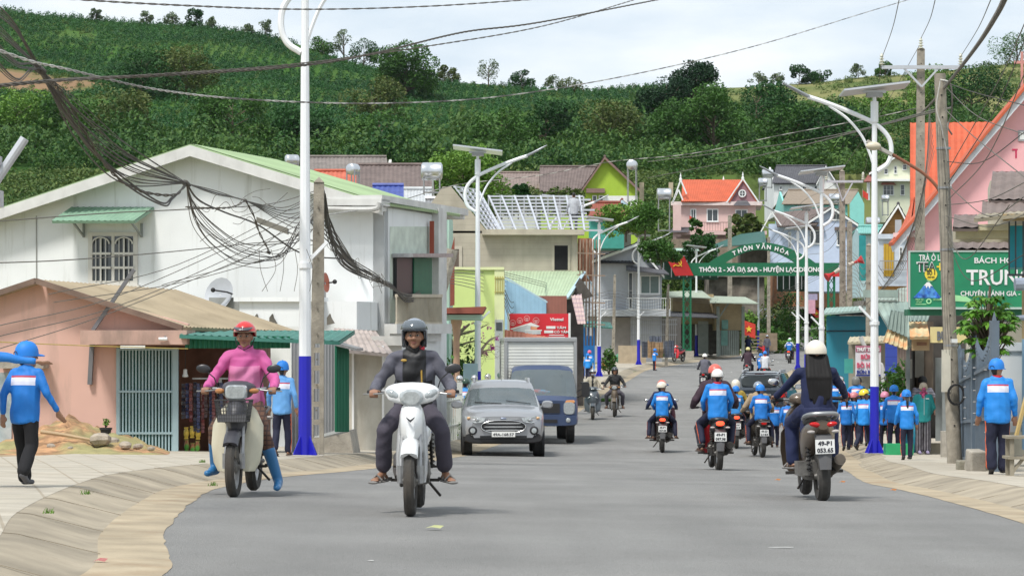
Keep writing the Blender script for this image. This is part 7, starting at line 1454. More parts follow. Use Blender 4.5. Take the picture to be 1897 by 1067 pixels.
 if coat:
  blob('coat_tail',[(px_-V3(0,.02,.0),wd*1.02,px_-V3(0,.06,coat),wd*1.18,.8,sh,.2)]+[(j['hip'+n],.11*s,j['hip'+n].lerp(j['kn'+n],.5),.10*s) for n in 'LR'],vox,T['mats'],jk,wr=.005*s)
 if T.get('collar'):
  mb=MB(); mb.lathe([(.075*s,-.03*s),(.085*s,0),(.078*s,.045*s),(.066*s,.04*s),(.066*s,-.03*s)],nk+V3(0,.005,0),n=14,closed=True); mb.build('collar',T['collar'],jk)
 # ---- trousers
 B=dict(mats=[SNAVY,SOR],kind='school') if bottom=='school' else bottom
 pb=[(px_-V3(0,0,.04*s),.125*s*W,px_+V3(0,0,.04*s),.12*s*W,.72,sh,.6)]; bt=B.get('th',.012)*s; cut=B.get('cut',.94)
 for sg,n in ((-1,'L'),(1,'R')):
  A_,K_,N_=j['hip'+n],j['kn'+n],j['an'+n]
  pb+=[(px_+sh*sg*.04*s,.085*s*W,A_-sh*sg*.012*s,.082*s*W),(A_-sh*sg*.012*s,.078*s*W+bt,K_,.062*s+bt),(K_,.060*s+bt,K_.lerp(N_,cut),(.050+B.get('fl',0))*s+bt)]
 def cls_tr(c):
  idx=np.zeros(len(c));
  for sg,n in ((-1,'L'),(1,'R')):
   for a,b in ((j['hip'+n],j['kn'+n]),(j['kn'+n],j['an'+n])):
    a_=np.array(a); d=np.array(b)-a_; t=np.clip(((c-a_)@d)/(d@d),0,1); p=a_+t[:,None]*d; r=c-p; rn=np.linalg.norm(r,axis=1)+1e-6
    o_=(r@np.array(sh))*sg/rn; near=(rn<.13*s)&((c@np.array(sh))*sg>.02*s); idx[near&(o_>.93)]=1
  return idx
 blob('trousers',pb,vox,B['mats'],root,wr=.005*s,classify=cls_tr if B.get('kind')=='school' else None,smooth_it=2,seed=3)
 # ---- footwear
 SH={'black':(mat('black shoe',(.02,.02,.022),.5),0),'grey':(mat('grey shoe',(.10,.10,.11),.7),0),'boots':(mat('blue rubber boot',(.03,.16,.36),.35,var=.1),1),'sandals':(mat('grey sandal',(.22,.21,.20),.7),2),'brown':(mat('brown sandal',(.10,.06,.045),.7),2),'lilac':(mat('lilac slipper',(.28,.24,.38),.7),0)}[shoes]
 for sg,n in ((-1,'L'),(1,'R')):
  an,to=j['an'+n],j['toe'+n]; fd=(to-an); fd.z=0; fd=fd.normalized() if fd.length>1e-3 else V3(0,1,0); heel=an-fd*.035*s-V3(0,0,.045*s)
  dz=(to-an)
  if SH[1]==2:
   sole=[(an+V3(0,0,-.065*s)-fd*.045*s,.040*s,to+V3(0,0,-.022*s)+fd*.045*s,.046*s,.32,sh)]
   mb=MB(); cap_geo(mb,*sole[0]);
   c=an.lerp(to,.75)+V3(0,0,.005*s); mb.tube([c-sh*.046*s-V3(0,0,.02),c+V3(0,0,.026*s),c+sh*.046*s-V3(0,0,.02)],.012*s,6); c=an.lerp(to,.3); mb.tube([c-sh*.04*s-V3(0,0,.03),c+V3(0,0,.032*s),c+sh*.04*s-V3(0,0,.03)],.010*s,6)
   mb.build('sandal',SH[0],root)
  else:
   sg_=[(an-fd*.02*s-V3(0,0,.035*s),.044*s,to+fd*.015*s,.040*s,.85,sh),(an-V3(0,0,.01*s),.044*s,an.lerp(to,.5),.040*s)]
   if SH[1]==1: sg_+=[(an,.05*s,an.lerp(j['kn'+n],.68),.068*s)]
   if lod>1 or SH[1]==1: blob('boot' if SH[1]==1 else 'shoe',sg_,max(vox,.011),SH[0],root)
   else:
    mb=MB()
    for q in sg_: cap_geo(mb,*q)
    mb.build('shoe',SH[0],root)
 # ---- hair, headgear
 Rt=Matrix.Rotation(R(turn),3,'Z')
 def L_(x,y,z): return hd+Rt@V3(x*hs,y*hs,z*hs)
 h=head or {}
 if h.get('hair','short')=='short': blob('hair',[('E',L_(0,-.02,.045),(.080*hs,.095*hs,.092*hs),(0,0,R(turn))),(L_(0,-.075,-.02),.045*hs,L_(0,-.06,-.06),.035*hs)],max(vox,.012),HAIR,root,wr=.003)
 if h.get('hair')=='pony': blob('hair',[('E',L_(0,-.02,.04),(.083*hs,.098*hs,.095*hs)),(L_(0,-.09,-.02),.035*hs,L_(0,-.12,-.12),.03*hs),(L_(0,-.12,-.10),.032*hs,L_(0,-.125,-.34),.02*hs)],max(vox,.012),HAIR,root,wr=.003)
 if h.get('hair')=='long':
  sg_=[]; L0=h.get('len',.42)
  for q in (-.085,-.05,-.015,.015,.05,.085): sg_+=[(L_(q,-.075,-.02),.042*hs,L_(q*1.2+.01,-.185,-.24),.042*hs,.7),(L_(q*1.2+.01,-.185,-.24),.042*hs,L_(q*1.1+.015,-.205,-L0+abs(q)*1.6),.022*hs,.6)]
  for sd in (-1,1): sg_.append((L_(sd*.075,-.03,-.05),.022*hs,L_(sd*.10,-.12,-.30),.018*hs))
  blob('hair',sg_,max(vox*.9,.010),mat('long black hair',(.010,.009,.009),.62,var=.2,sc=8,spec=.25),root,wr=.002,wsc=7)
 hm=h.get('helmet')
 if hm:
  typ=h.get('type','half'); mb=MB(); n=20; rs=[]; rx,ry,rz=.118*hs,.138*hs,.128*hs; zc=.035
  low_={'half':-.02,'jet':-.085,'full':-.09}[typ]
  zq=[(math.sin(R(a)),max(.02,math.cos(R(a)))) for a in (90,76,62,48,34,20,8,-6)]+([(-.22,.98)] if typ=='half' else [(-.3,1.0),(-.55,.985),(-.8,.95),(-1.0,.89)])
  for z,q in zq:
   row=[]
   for k_ in range(n):
    b=2*math.pi*k_/n; y=math.sin(b); zz=z
    if z<.15 and y>.30: zz=.15+(z-.15)*.04
    row.append(L_(rx/hs*q*math.cos(b),-.008+ry/hs*q*y,zc+rz/hs*zz))
   rs.append(row)
  inner=[[L_(0,0,.02)+(p-L_(0,0,.02))*.9 for p in r_] for r_ in rs[::-1]]
  mb.rings(rs+inner,0,cap=True)
  he=mb.build('helmet',hm,root,smooth=60)
  if h.get('rim',True):
   mb=MB(); mb.tube([p for p in rs[-1]],.006*hs,5,closed=True); mb.build('rim',h.get('rimm',BLK),he)
  if h.get('visor'):
   mb=MB(); v_=[]
   for i,(yy,zz,ww) in enumerate(((.105,.10,.10),(.145,.085,.092),(.172,.066,.068))): v_.append([L_(ww*math.cos(R(x)),yy+.02*math.sin(R(x))-.02,zz+.0*x) for x in range(180,-1,-20)])
   grid(mb,v_)
   o=mb.build('visor',h['visor'],he,smooth=60); md=o.modifiers.new('t','SOLIDIFY'); md.thickness=.005
  if h.get('shield'):
   mb=MB(); rs2=[[L_(.125*q_*math.sin(R(b)),-.008+.147*q_*math.cos(R(b)),zc+z) for b in range(-75,76,15)] for z,q_ in ((.108,.60),(.09,.78),(.06,.93),(.025,1.02))]
   grid(mb,rs2)
   o=mb.build('face_shield',h['shield'],he,smooth=60); md=o.modifiers.new('t','SOLIDIFY'); md.thickness=.004
  if h.get('stripe'):
   mb=MB(); mb.tube([L_(0,-.008+(.139)*math.cos(R(a)),zc+.131*math.sin(R(a))) for a in range(10,171,16)],.010*hs,6); mb.build('stripe',h['stripe'],he)
  mb=MB(); mb.tube([L_(-.10,.0,-.01),L_(-.075,.03,-.09),L_(0,.05,-.135),L_(.075,.03,-.09),L_(.10,.0,-.01)],.006*hs,5); mb.build('chin_strap',BLK,he)
 cp=h.get('cap')
 if cp:
  mb=MB(); rs=[]
  for i in range(7):
   a=R(90-i*15); rs.append([L_(.106*max(.02,math.cos(a)**.8)*math.cos(2*math.pi*k_/16),-.012+.120*max(.02,math.cos(a)**.8)*math.sin(2*math.pi*k_/16),.03+.118*math.sin(a)) for k_ in range(16)])
  rs.append([L_(.107*math.cos(2*math.pi*k_/16),-.012+.121*math.sin(2*math.pi*k_/16),-.005) for k_ in range(16)])
  mb.rings(rs);
  c0=L_(0,-.012,.148); mb.ell(c0,(.01*hs,.01*hs,.006*hs),8,5)
  cc_=mb.build('cap',cp,root,smooth=60)
  mb=MB(); v_=[[L_(w_*math.cos(R(x)),y_+dy*math.sin(R(x)),z_-.012*abs(math.cos(R(x)))) for x in range(180,-1,-20)] for w_,y_,dy,z_ in ((.092,.0,.10,.022),(.086,.045,.105,.016),(.072,.085,.10,.006))]
  grid(mb,v_)
  o=mb.build('brim',cp,cc_,smooth=60); md=o.modifiers.new('t','SOLIDIFY'); md.thickness=.004
  mb=MB(); mb.tube([L_(.035*math.cos(R(x)),-.134,.018+.028*math.sin(R(x))) for x in range(0,181,30)],.004*hs,4); mb.build('back_opening',mat('cap gap',(.02,.03,.08),.9),cc_)
 if h.get('beanie'):
  mb=MB(); mb.ell(L_(0,-.01,.055),(.098*hs,.108*hs,.098*hs),16,10); mb.lathe([(.104*hs,-.02*hs),(.108*hs,0),(.104*hs,.02*hs)],L_(0,-.01,.02),n=16); mb.build('beanie',h['beanie'],root)
 if scarf:
  blob('scarf',[(nk+V3(-.05*s,.02,.02*s),.055*s,nk+V3(.05*s,.03,.02*s),.055*s),(nk+V3(0,.07*s,.03*s),.045*s,nk+V3(.01,.09*s,-.05*s),.05*s)]+([(L_(0,.07,-.05),.055*hs,L_(0,.08,-.02),.05*hs)] if h.get('maskup',True) else []),max(vox,.012),scarf,root,wr=.006,wsc=16)
 if h.get('mask'):
  blob('face_mask',[('E',L_(0,.06,-.045),(.068*hs,.058*hs,.052*hs),(0,0,R(turn)))],max(vox,.011),h['mask'],root)
 if face:
  EW=mat('eye white',(.55,.52,.48),.3); EB=mat('dark eye',(.015,.01,.008),.2); LIP=mat('lips',(.22,.085,.065),.5)
  for sg in (-1,1):
   mb=MB(); mb.ell(L_(sg*.033,.082,.006),(.013*hs,.008*hs,.0065*hs),10,6,rot=(0,0,R(turn))); e=mb.build('eye',EW,root)
   mb=MB(); mb.ell(L_(sg*.033,.0895,.006),(.006*hs,.003*hs,.006*hs),8,6,rot=(0,0,R(turn))); mb.build('iris',EB,e)
   mb=MB(); mb.tube([L_(sg*.018,.093,.030),L_(sg*.036,.091,.034),L_(sg*.052,.080,.028)],.0042*hs,5); mb.build('eyebrow',HAIR,root)
   mb=MB(); mb.tube([L_(sg*.019,.088,.010),L_(sg*.033,.0915,.0145),L_(sg*.047,.083,.010)],.0028*hs,5); mb.build('eyelid',HAIR,root)
  mb=MB(); mb.tube([L_(-.024,.088,-.055),L_(-.01,.096,-.051),L_(0,.097,-.053),L_(.01,.096,-.051),L_(.024,.088,-.055)],.0045*hs,5); mb.tube([L_(-.02,.088,-.061),L_(0,.095,-.064),L_(.02,.088,-.061)],.0055*hs,5); mb.build('lips',LIP,root)
 return root,j,L_
# ================================================================ MOTORBIKES
PLATE=mat('number plate white',(.78,.78,.76),.5,var=.03); INK=mat('plate ink',(.02,.02,.03),.6); DKM=mat('dark greasy metal',(.06,.055,.05),.5,.6,var=.3,sc=15,stain=.3,scol=(.16,.11,.07)); ENG=mat('engine metal',(.20,.19,.175),.45,.7,var=.25,sc=15,stain=.4,scol=(.16,.12,.08))
BPL=mat('black plastic',(.025,.025,.028),.35,var=.1); TLR=mat('tail lamp red',(.55,.01,.01),.2); LENS=mat('headlamp glass',(.36,.39,.40),.08,var=.25,sc=30,spec=.9,coat=1); ORG_=mat('indicator amber',(.42,.18,.06),.2)
def wheel(par,y,r,w_,name,dusty=True,spokes=16,rimm=None,drum=.07):
 t=MB(); t.lathe([(r-w_*.9,-w_*.42),(r-w_*.25,-w_*.5),(r,-w_*.22),(r,w_*.22),(r-w_*.25,w_*.5),(r-w_*.9,w_*.42)],(0,y,r),'X',28,closed=True); ty=t.build(name,DUSTY if dusty else BLK,par)
 m=MB(); ri=r-w_*.85; m.lathe([(ri,-w_*.35),(ri+.008,-w_*.42),(ri+.008,w_*.42),(ri,w_*.35),(ri-.018,0)],(0,y,r),'X',28,closed=True); m.build('rim',rimm or STEEL,ty)
 m=MB(); m.lathe([(.018,-.075),(.03,-.05),(drum,-.03),(drum,.03),(.03,.05),(.018,.075)],(0,y,r),'X',14)
 for k in range(spokes):
  a=2*math.pi*k/spokes; b=a+(.35 if k%2 else -.35); m.bar((.02*(1 if k%2 else -1),y+drum*.8*math.cos(a),r+drum*.8*math.sin(a)),(0,y+ri*math.cos(b),r+ri*math.sin(b)),.0045 if spokes>8 else .022)
 m.build('hub',ENG,ty); return ty
def plate(par,c,w_,h_,l1,l2,ang=0,tilt=0):
 M_=Euler((R(-tilt),0,ang)).to_matrix(); mb=MB(); mb.box(c,(w_,.006,h_),rz=ang,rx=R(-tilt)); o=mb.build('number_plate',PLATE,par,smooth=0)
 n=M_@V3(0,-.0055,0); base=Matrix.Rotation(ang,3,'Z')@Euler((R(90-tilt),0,0)).to_matrix()
 def tx(s_,x,z,sz,ww): text('plate_text',s_,INK,o,Vector(c)+n+M_@V3(x,0,z),sz,rotm=base,bold=.002,ext=.001,width=ww)
 if l2: tx(l1,-w_*.36,h_*.09,h_*.42,w_*.72); tx(l2,-w_*.42,-h_*.40,h_*.42,w_*.84)
 else: tx(l1,-w_*.45,-h_*.30,h_*.70,w_*.9)
 return o
def bike(label,loc,rotz,kind='cub',body=None,shield=None,seatm=None,seat=.78,wr=.285,steer=0,plate_t=None,brake=False,basket=False,mirrors=(1,1),tilt=0,accent=None,front=None,legm=None,rack=False,narrow=False,glass=True,wide=False,rect=False,group=None,mud=None):
 """motorbike, forward +y, origin on the ground between the wheels"""
 body=body or BPL; shield=shield or body; t=thing('motorbike',label,'motorbike',loc,rotz,group); t.rotation_euler=(0,tilt,rotz)
 wb=.62; sc=kind=='scooter'; tw=.085 if not sc else .10
 wheel(t,wb,wr,tw,'front_wheel',spokes=5 if sc else 18); wheel(t,-wb,wr,tw*1.15,'rear_wheel',spokes=5 if sc else 18,drum=.08)
 hz=.98; hy=.34   # handlebar
 m=MB()
 for sx in (-1,1): m.tube([(sx*.075,wb,wr),(sx*.072,wb-.07,wr+.28),(sx*.06,wb-.14,wr+.42)],[.022,.02,.017],8); m.lathe([(.028,-.02),(.028,.12)],(sx*.078,wb,wr+.0),n=8)
 m.tube([(-.1,wb,wr),(.1,wb,wr)],.012,6); m.tube([(0,wb-.14,wr+.42),(0,hy+.02,hz-.06)],.03,8); m.build('front_fork',STEEL,t)
 m=MB(); ro=wr+.035; rs=[]
 for a in range(42,162,12):
  a_=R(a); wv=.062 if a<125 else .05; rs.append([(x*wv*1.15,wb+ (ro+dz)*math.cos(a_),wr+(ro+dz)*math.sin(a_)) for x,dz in ((-1,-.045),(-.85,0),(-.35,.018),(.35,.018),(.85,0),(1,-.045),(.8,-.05),(0,.003),(-.8,-.05))])
 m.rings(rs); m.build('front_mudguard',front or shield,t,smooth=50)
 m=MB()
 if sc: m.loft([(wb-.02,0,.62,.05,.10),(wb-.08,0,.66,.13,.18),(wb-.17,0,.68,.20,.26),(wb-.25,0,.66,.235,.30),(wb-.29,0,.64,.22,.30)],20,2.8)
 else: m.loft([(wb-.02,0,.70,.035,.08),(wb-.08,0,.72,.075,.13),(wb-.16,0,.73,.10,.19),(wb-.24,0,.72,.095,.22)],18,2.6)
 nose=m.build('front_panel',shield,t,smooth=50)
 if accent: m=MB(); m.prism([(-.035,wb-.012,.80),(0,wb+.012,.775),(.035,wb-.012,.80),(.03,wb-.012,.785),(0,wb+.01,.755),(-.03,wb-.012,.785)],(0,.02,0)); m.build('badge',accent,nose,smooth=0)
 for sx in (-1,1):
  m=MB(); rs=[]; W0=.27 if sc else .235
  for z,x0,x1,yo in (((.87,.03,.08,-.22),(.80,.06,.10,-.22),(.66,.085,.12,-.20),(.48,.095,.13,-.17),(.34,.10,.125,-.15),(.27,.10,.115,-.13)) if narrow else ((.87,.03,.10,-.22),(.80,.04,.17,-.22),(.66,.05,W0,-.20),(.48,.05,W0+.005,-.15),(.32,.06,W0-.02,-.12),(.24,.07,.17,-.10))):
   rs.append([(sx*x0,wb+yo,z),(sx*(x0+x1)/2,wb+yo+.012,z),(sx*x1,wb+yo-.05,z),(sx*x1,wb+yo-.075,z),(sx*(x0+x1)/2,wb+yo-.02,z),(sx*x0,wb+yo-.03,z)])
  m.rings(rs if sx>0 else [r[::-1] for r in rs]); m.build('leg_shield',legm or shield,t,smooth=50)
 ha=MB(); ha.tube(catmull([(-.36,hy-.12,hz+.01),(-.22,hy-.05,hz+.02),(-.08,hy,hz),(.08,hy,hz),(.22,hy-.05,hz+.02),(.36,hy-.12,hz+.01)],4),.013,8); hb=ha.build('handlebar',STEEL,t)
 for sx in (-1,1):
  m=MB(); m.tube([(sx*.25,hy-.065,hz+.018),(sx*.37,hy-.125,hz+.01)],.019,8); m.build('grip',BLK,hb)
  m=MB(); m.tube([(sx*.2,hy-.01,hz+.01),(sx*.28,hy+.02,hz),(sx*.40,hy-.05,hz-.005)],.007,5); m.build('brake_lever',STEEL,hb)
 m=MB()
 if sc: m.loft([(hy+.16,0,hz+.03,.03,.02),(hy+.13,0,hz+.02,.11,.055),(hy+.05,0,hz+.015,.17,.075),(hy-.04,0,hz+.02,.18,.06),(hy-.09,0,hz+.01,.12,.04)],18,2.6)
 elif wide: m.loft([(hy+.13,0,hz-.02,.15,.05),(hy+.11,0,hz-.01,.20,.075),(hy+.04,0,hz+.01,.225,.085),(hy-.04,0,hz+.03,.20,.06),(hy-.08,0,hz+.03,.12,.035)],20,2.4)
 else:  m.loft([(hy+.15,0,hz-.01,.085,.06),(hy+.12,0,hz,.115,.075),(hy+.04,0,hz+.01,.15,.085),(hy-.04,0,hz+.02,.16,.06),(hy-.08,0,hz+.02,.10,.035)],18,2.8)
 cw=m.build('headlamp_cowl',body if not front else shield,t,smooth=50)
 m=MB()
 if sc:
  for sx in (-1,1): m.ell((sx*.115,wb-.09,.71),(.055,.05,.028),12,8,rot=(0,sx*.5,sx*-.5))
  m.ell((0,hy+.15,hz+.01),(.055,.03,.028),12,8)
 elif wide: m.loft([(hy+.175,0,hz-.03,.07,.05),(hy+.16,0,hz-.028,.095,.066),(hy+.1,0,hz-.02,.10,.07)],16,2.3)
 elif rect: m.loft([(hy+.175,0,hz-.012,.085,.055),(hy+.165,0,hz-.012,.098,.066),(hy+.13,0,hz-.01,.105,.07)],16,4.5)
 else: m.loft([(hy+.175,0,hz-.012,.06,.042),(hy+.165,0,hz-.012,.078,.055),(hy+.13,0,hz-.01,.085,.062)],16,2.6)
 m.build('headlamp',LENS,cw)
 for sx in (-1,1):
  m=MB(); m.ell((sx*.16,hy+.09,hz+.0),(.05,.035,.026),10,6,rot=(0,0,-sx*.5)) if not wide else m.ell((sx*.155,hy+.105,hz+.0),(.062,.03,.036),12,8,rot=(0,-sx*.45,-sx*.35)); m.build('indicator',ORG_ if not (sc or wide) else LENS,cw)
 for sx,on in zip((-1,1),mirrors):
  if not on: continue
  m=MB(); m.tube([(sx*.2,hy-.04,hz+.03),(sx*.23,hy-.02,hz+.12),(sx*.30,hy-.01,hz+.18)],.006,6); m.ell((sx*.33,hy-.01,hz+.205),(.068,.016,.04),14,8,rot=(0,-sx*.12,0)); mi=m.build('mirror',BPL,hb)
  m=MB(); m.ell((sx*.33,hy-.021,hz+.205),(.06,.008,.034),14,8,rot=(0,-sx*.12,0)); m.build('mirror_glass',CHROME,mi)
 m=MB()
 if sc:
  m.loft([(wb-.30,0,.30,.16,.05),(.05,0,.27,.17,.06),(-.12,0,.30,.15,.08)],14,3); m.build('floorboard',BPL,t)
  m=MB(); m.loft([(-.02,0,.46,.09,.16),(-.12,0,.52,.14,.22),(-.32,0,.58,.17,.20),(-.55,0,.66,.155,.15),(-.75,0,.72,.10,.09),(-.86,0,.76,.05,.04)],20,2.5); m.build('body_panel',body,t,smooth=50)
 else:
  m.tube([(0,wb-.2,.72),(0,.15,.52),(0,-.15,.50),(0,-.3,.62),(0,-.62,.70)],.04,8); m.build('frame',BPL,t)
  m=MB(); m.loft([(-.02,0,.56,.05,.08),(-.14,0,.60,.105,.13),(-.32,0,.64,.125,.12),(-.55,0,.69,.115,.095),(-.76,0,.745,.085,.07),(-.88,0,.78,.05,.035)],18,2.5); m.build('body_panel',body,t,smooth=50)
 m=MB(); m.lathe([(.04,-.13),(.10,-.12),(.115,-.05),(.115,.05),(.10,.12),(.04,.13)],(0,-.02 if not sc else -.42,.335),'X',14); m.loft([(.02,0,.36,.07,.08),(.12,0,.37,.06,.065),(.22,0,.38,.05,.055)] if not sc else [(-.5,-.06,.30,.10,.09),(-.35,-.06,.30,.12,.10),(-.15,-.06,.31,.08,.08)],12,3); m.box((0,-.08,.30) if not sc else (-.13,-.45,.33),(.2,.24,.14)); m.build('engine',ENG,t)
 m=MB(); m.tube([(.06,.1,.30),(.11,-.05,.22),(.13,-.3,.26)],.018,8); m.tube([(.145,-.28,.27),(.155,-.45,.32),(.165,-.78,.42)],[.035,.052,.058],14); m.lathe([(.001,-.01),(.045,-.01),(.045,.008),(.02,.01)],(.166,-.785,.422),'Y',12); m.build('exhaust',DKM if not mud else mud,t)
 m=MB(); m.tube([(-.09,-.15,.32),(-.09,-wb,wr)],.022,6); m.tube([(.09,-.15,.32),(.09,-wb,wr)],.022,6)
 m.bar((-.2,-.1,.26),(.2,-.1,.26),.025); m.box((-.24,-.08,.27),(.10,.05,.03)); m.box((.24,-.08,.27),(.10,.05,.03)); m.tube([(-.1,-.2,.25),(-.2,-.3,.12)],.012,6)
 m.bar((-.2,-.36,.36),(.2,-.36,.36),.02); m.build('foot_pegs',DKM,t)
 for sx in (-1,1):
  sp=MB(); a=Vector((sx*.115,-wb+.02,wr+.05)); b=Vector((sx*.11,-.44,.66)); hx=[a.lerp(b,i/60)+Vector((.026*math.cos(i*.9),.026*math.sin(i*.9),0)) for i in range(61)]; sp.tube(hx,.006,4); sp.tube([a,b],.013,6); sp.build('shock_absorber',BLK if sc else DKM,t)
 m=MB(); m.loft([(.03,0,seat-.04,.055,.03),(-.08,0,seat-.025,.11,.045),(-.28,0,seat-.03,.135,.05),(-.5,0,seat+.015,.13,.05),(-.68,0,seat+.03,.105,.045),(-.76,0,seat+.03,.06,.025)],18,2.8); m.build('seat',seatm or mat('black vinyl seat',(.02,.02,.02),.5),t,smooth=50)
 m=MB();
 if sc: m.tube(catmull([(-.15,-.52,seat+.02),(-.155,-.72,seat+.055),(-.10,-.86,seat+.075),(.10,-.86,seat+.075),(.155,-.72,seat+.055),(.15,-.52,seat+.02)],4),.022,8)
 else: m.tube(catmull([(-.12,-.5,seat-.02),(-.135,-.72,seat+.035),(-.08,-.83,seat+.045),(.08,-.83,seat+.045),(.135,-.72,seat+.035),(.12,-.5,seat-.02)],4),.012,8)
 m.build('grab_rail',mat('grey grab rail',(.28,.29,.30),.4,.4) if sc else BPL,t)
 m=MB(); TM_=TLR if not brake else mat('lit brake lamp',(1,.06,.02),.3,emis=2.2)
 if sc:
  m.ell((-.075,-.845,.77),(.065,.03,.026),12,8,rot=(0,.15,.25)); m.build('tail_lamp',TM_,t); m=MB(); m.ell((.075,-.845,.77),(.065,.03,.026),12,8,rot=(0,-.15,-.25))
 else: m.loft([(-.90,0,.765,.045,.026),(-.885,0,.765,.062,.036),(-.84,0,.765,.065,.038)],14,2.6)
 m.build('tail_lamp',TM_,t)
 for sx in (-1,1): m=MB(); m.ell((sx*.12,-.84,.70),(.04,.03,.018),10,6); m.build('rear_indicator',mat('clear indicator',(.45,.42,.40),.2),t)
 m=MB(); rs=[]
 for y,z,ww in ((-.70,.70,.06),(-.82,.66,.085),(-.88,.56,.075),(-.90,.45,.065),(-.925,.33,.055)): rs.append([(-ww,y,z),(0,y-.02,z),(ww,y,z),(ww,y+.012,z),(0,y+.004,z),(-ww,y+.012,z)])
 m.rings(rs); m.build('rear_mudguard',mat('grey mudguard',(.09,.09,.095),.6,var=.15,stain=.3,scol=(.25,.2,.14)),t,smooth=50)
 if plate_t: plate(t,(0,-.918 if not sc else -.925,.555),.19,.14,plate_t[0],plate_t[1])
 if basket:
  m=MB(); x0,x1,y0,y1,z0,z1=-.16,.16,wb-.13,wb+.13,.70,.90
  for z in np.linspace(z0,z1,7):
   k=.8+.2*(z-z0)/(z1-z0); r_=[(x0*k,y0,z),(x0*k,y1*1,z),(x1*k,y1,z),(x1*k,y0,z)]
   for a,b in zip(r_,r_[1:]+r_[:1]): m.bar(a,b,.004 if z<z1 else .010)
  for i in range(13):
   x=x0+(x1-x0)*i/12
   for y in (y0,y1): m.bar((x*.8,y,z0),(x,y,z1),.004)
   m.bar((x*.8,y0,z0),(x*.8,y1,z0),.004)
  for i in range(10):
   y=y0+(y1-y0)*i/9
   for x in (x0,x1): m.bar((x*.8,y,z0),(x,y,z1),.004)
  m.bar((-.1,y0,z0),(-.05,y0-.1,z0-.1),.012); m.bar((.1,y0,z0),(.05,y0-.1,z0-.1),.012)
  m.build('basket',mat('dark wire basket',(.06,.06,.06),.5,.3),t,smooth=0)
  m=MB(); m.box((0,wb+.01,.735),(.26,.2,.06)); m.build('basket_liner',mat('grey liner',(.17,.17,.18),.8),t)
 if rack:
  m=MB(); m.bar((-.12,-.9,.8),(.12,-.9,.8),.015)
  for x in (-.1,0,.1): m.bar((x,-.6,.8),(x,-.92,.8),.012)
  m.build('rear_rack',STEEL,t)
 return t
# ================================================================ FIGURES IN THE PHOTOGRAPH
def onroad(px,py,lift=0): Y=YS(px,py,lift); return G(px,Y,lift+.008)
GREYJ=mat('grey jacket',(.09,.09,.115),.7,var=.1,sc=8,bump=.2,bsc=20); BLKJ=mat('black vest panel',(.012,.012,.014),.55,var=.2)
PINK1=mat('pink jacket',(.62,.20,.38),.7,var=.08,bump=.2,bsc=15); PINK2=mat('magenta jacket yoke',(.52,.09,.28),.7,var=.08)
BRCH=mat('brown check trousers',(.14,.07,.045),.85,var=.1,wave=[('Z',7,(.05,.03,.025),.55,.9),('X',7,(.06,.035,.03),.6,.95)])
W_HEL=mat('ivory helmet',(.72,.66,.55),.25,coat=.5,var=.03); R_HEL=mat('red helmet',(.60,.03,.03),.25,coat=.5,var=.04); S_HEL=mat('silver grey helmet',(.30,.34,.40),.25,.4,coat=.6,var=.05); K_HEL=mat('dark helmet',(.04,.05,.06),.3,coat=.4); P_HEL=mat('pink helmet',(.60,.22,.24),.4); Y_HEL=mat('yellow helmet',(.75,.60,.04),.3,coat=.4); B_HEL=mat('light blue helmet',(.06,.45,.62),.4); C_HEL=mat('coral helmet',(.62,.13,.10),.35); WH_HEL=mat('white helmet',(.75,.73,.70),.3,coat=.3); G_HEL=mat('green helmet',(.08,.40,.12),.35); O_HEL=mat('dark green helmet',(.03,.07,.05),.3,coat=.3)
CRM=mat('dusty cream plastic',(.55,.52,.40),.5,var=.1,sc=3,stain=.45,st0=.5,scol=(.38,.31,.20)); GRYP=mat('charcoal plastic',(.05,.05,.06),.45,var=.1)
loc=onroad(452,918); rz=math.pi-R(3)
bike('muddy motorbike with cream leg shields, square headlamp and front basket',loc,rz,'cub',mat('grey cowl plastic',(.11,.11,.12),.45),shield=GRYP,legm=CRM,front=GRYP,basket=True,rect=True,mirrors=(1,1),seat=.76,wr=.29)
def cls_pink(w,u,v,c): return np.where((w>.72)|(np.abs(u)>.155),1,0)
person('woman riding in pink jacket, checked trousers and blue boots','ride',1.58,loc,rz,dict(mats=[PINK1,PINK2],cls=cls_pink,cw=(.72,),cu=(-.155,.155),collar=PINK2,th=.035,wr=.011),dict(mats=[BRCH],th=.012,cut=.42),'boots',dict(hair='short',helmet=R_HEL,type='half',visor=K_HEL,rimm=mat('tan rim',(.35,.28,.2),.6)),vox=.010,lod=2,face=True,seat=.77,by=-.16,lean=.07,bar=(.315,.22,1.0),foot=(.27,.03,.17),kout=.35,female=True,J={'anL':(-.34,.10,.13),'knL':(-.215,.16,.56),'toeL':(-.35,.26,.075)})
WPL=mat('glossy white plastic',(.74,.75,.75),.25,var=.03,coat=.5,stain=.12,st0=.62,scol=(.4,.35,.28))
loc=onroad(768,950); rz=math.pi-R(1)
bike('white motorbike with a v badge carrying the man in the silver helmet',loc,rz,'cub',WPL,shield=WPL,front=WPL,narrow=True,wide=True,mirrors=(1,0),accent=mat('dark badge',(.03,.03,.04),.4),seat=.78,wr=.29)
def cls_vest(w,u,v,c): return np.where((np.abs(u)<.105)|((w<.52)&(np.abs(u)<.16)),1,0)
GYT=mat('dark mauve grey trousers',(.062,.055,.075),.85,var=.1,bump=.15,bsc=20)
